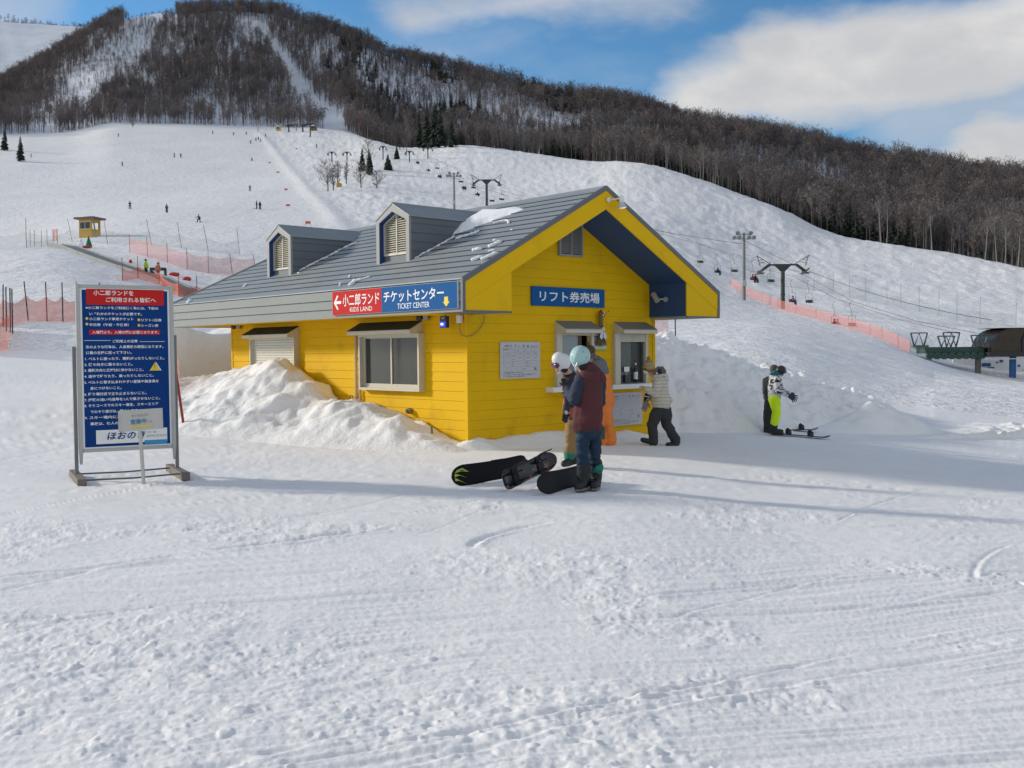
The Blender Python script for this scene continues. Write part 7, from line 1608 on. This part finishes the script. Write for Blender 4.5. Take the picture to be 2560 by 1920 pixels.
# ------------------------------------------------------------------ snowboards
def board_mesh(L_, W_, cam_=.0, tip=.06, thick=.011):
    n, m_ = 96, 6; vs = []; hw = W_/2
    for i in range(n + 1):
        x = -L_/2 + L_*i/n; e = max(0, (abs(x) - (L_/2 - .20)) / .20); h = hw * (1 - .08*math.cos(math.pi*x/(L_*.7)) if abs(x) < L_*.35 else 1) * math.sqrt(max(0, 1 - e**2.4)) ; z = tip * e**2
        for k in range(m_ + 1): vs.append((x, -h + 2*h*k/m_, z))
    nv = len(vs); vs += [(x, y, z - thick) for x, y, z in vs]; fs = []; w = m_ + 1
    for i in range(n):
        for k in range(m_): a = i*w + k; fs += [(a, a+w, a+w+1, a+1), (nv+a, nv+a+1, nv+a+w+1, nv+a+w)]
        for k in (0, m_): a = i*w + k; fs.append((a, a + nv, a + nv + w, a + w) if k else (a, a + w, a + nv + w, a + nv))
    return vs, fs
def snowboard(label, M_, L_, W_, base_m, top_m, bindings=True, deco=None, hb_=.27):
    t = thing('snowboard', label, 'snowboard'); t.matrix_world = M_
    vs, fs = board_mesh(L_, W_); mb = MB(); mb.add(vs, fs); mb.build('deck', top_m, t, smooth=True)
    mb = MB(); vb, fb = board_mesh(L_ - .01, W_ - .008, thick=.003); mb.add([(x, y, z - .0115) for x, y, z in vb], fb); mb.build('base', base_m, t, smooth=True)
    if bindings:
        for x in (-.26, .26):
            mb = MB(); mb.box((x - .055, -.12, .0), (x + .055, .11, .02)); mb.build('binding_plate', blackc, t, bevel=.004)
            mb = MB(); mb.tube([(x - .055, .04, .02), (x - .06, .05, .09), (x, .055, .13), (x + .06, .05, .09), (x + .055, .04, .02)], .012, 6); mb.tube([(x - .05, -.07, .02), (x - .05, -.08, .07), (x, -.085, .10), (x + .05, -.08, .07), (x + .05, -.07, .02)], .011, 6); mb.build('strap', blackc, t)
            mb = MB(); mb.poly([(x - .055, .10, .015), (x - .05, .135, .10), (x - .035, .15, hb_ - .03), (x, .155, hb_), (x + .035, .15, hb_ - .03), (x + .05, .135, .10), (x + .055, .10, .015)], (0, .014, .0)); mb.build('highback', blackc, t)
    if deco: deco(t)
    return t
def frame_mat(o, xax, yax):   # board local x along xax, local y roughly yax, normal = x cross y
    x = xax.normalized(); y = (yax - x*yax.dot(x)).normalized(); z = x.cross(y)
    return Matrix(((x.x, y.x, z.x, o.x), (x.y, y.y, z.y, o.y), (x.z, y.z, z.z, o.z), (0, 0, 0, 1)))
blk_base = mat('black_board_base', (.007, .007, .008), .6, spec=.15, vary=.3, vscale=3); blk_top = mat('black_board_top', (.010, .009, .012), .45, spec=.3, vary=.4, vscale=5)
green_d = mat('lime_graphic', (.35, .46, .06), .5)
def claws(t):
    mb = MB()
    for pts in ([(.62, .10), (.70, .085), (.735, .05), (.655, .06), (.52, .035)][::1], [(.735, .045), (.755, .0), (.68, .01), (.575, -.035), (.69, .025)], [(.755, -.005), (.755, -.05), (.70, -.055), (.60, -.115), (.71, -.035)]):
        zt_ = lambda x: .06 * max(0, (abs(x) - (.72 - .20)) / .20)**2
        p3 = [(min(x - .045, .70), y, -.0235 + zt_(min(x - .045, .70))) for x, y in pts]; mb.add(p3, [tuple(range(5))])
    mb.build('claw_graphic', green_d, t)
# 1 long black board on its edge, base to the viewer
A = on_ray(1150, 1213); Bp = on_ray(1322, 1190); ax_ = Bp - A; L1 = 1.46
mid_ = A.lerp(Bp, .5); mid_ = A + ax_.normalized()*(L1*.5 - .10); 
tilt = Vector((ax_.normalized().y*.30, -ax_.normalized().x*.30, 0)) * -1
yb = Vector((0, 0, 1)) + tilt
M_ = frame_mat(mid_ + Vector((0, 0, .135)), -ax_ + Vector((0, 0, -.05)), yb)
snowboard('long black snowboard on its edge with lime claw marks at the tip', M_, L1, .285, blk_base, blk_top, True, claws)
# 2 short dark patterned board leaning with topsheet and bindings to the viewer
def f_top(g, v):
    a = g.noise(v, 9., 3, .6, 1.2); c = g.mix(g.mr(a, .60, .66), (.012, .010, .016), (.20, .09, .10)); c = g.mix(g.mr(g.noise(v, 13., 2), .66, .70), c, (.25, .26, .28)); return g.mix(g.mr(g.noise(g.scale(v, (1, 1, 1)), 4., 1), .66, .72), c, (.22, .08, .02))
topg = pattern('patterned_topsheet', f_top); topg.node_tree.nodes['Principled BSDF'].inputs['Roughness'].default_value = .2
A = on_ray(1254, 1229); Bp = at(1381, 1168, A.y + .85); ax_ = (Bp - A); L2 = ax_.length
M_ = frame_mat(A.lerp(Bp, .5) + Vector((0, .02, .105)), ax_, Vector((ax_.normalized().y*-.25, ax_.normalized().x*.25, 1)))
snowboard('short glossy patterned snowboard propped on its edge showing its bindings', M_, L2 + .05, .25, blk_base, topg, True)
# 3 black board behind the boots, base to the viewer
A = on_ray(1366, 1236); Bp = on_ray(1478, 1206); ax_ = (Bp - A)
M_ = frame_mat(A + ax_.normalized()*.62 + Vector((0, 0, .13)), -ax_, Vector((ax_.normalized().y*-.25, ax_.normalized().x*.25, 1)))
snowboard('plain charcoal snowboard on its edge beside the boots of the maroon vest', M_, 1.52, .27, mat('charcoal_base', (.014, .014, .015), .6, spec=.2, vary=.35, vscale=4), blk_top, False)
# 4, 5 boards lying flat by the neon trousers
A = on_ray(1945, 1086); Bp = on_ray(2027, 1092)
snowboard('snowboard with a pale wooden tail lying flat in front of the neon trousers', frame_mat((A + Bp)/2 + Vector((.05, -.25, .03)), Bp - A, Vector((0, 1, 0))), 1.45, .27, mat('pale_tail', (.30, .22, .15), .5, vary=.4, vscale=3), blk_top, hb_=.15)
snowboard('dark snowboard with a grey oval nose lying flat behind the pale tailed one', frame_mat(on_ray(1978, 1080) + Vector((.05, .20, .05)), Bp - A + Vector((0, 0, .05)), Vector((0, 1, 0))), 1.35, .26, blk_base, mat('grey_top', (.045, .045, .05), .4, vary=.3, vscale=2), hb_=.15)
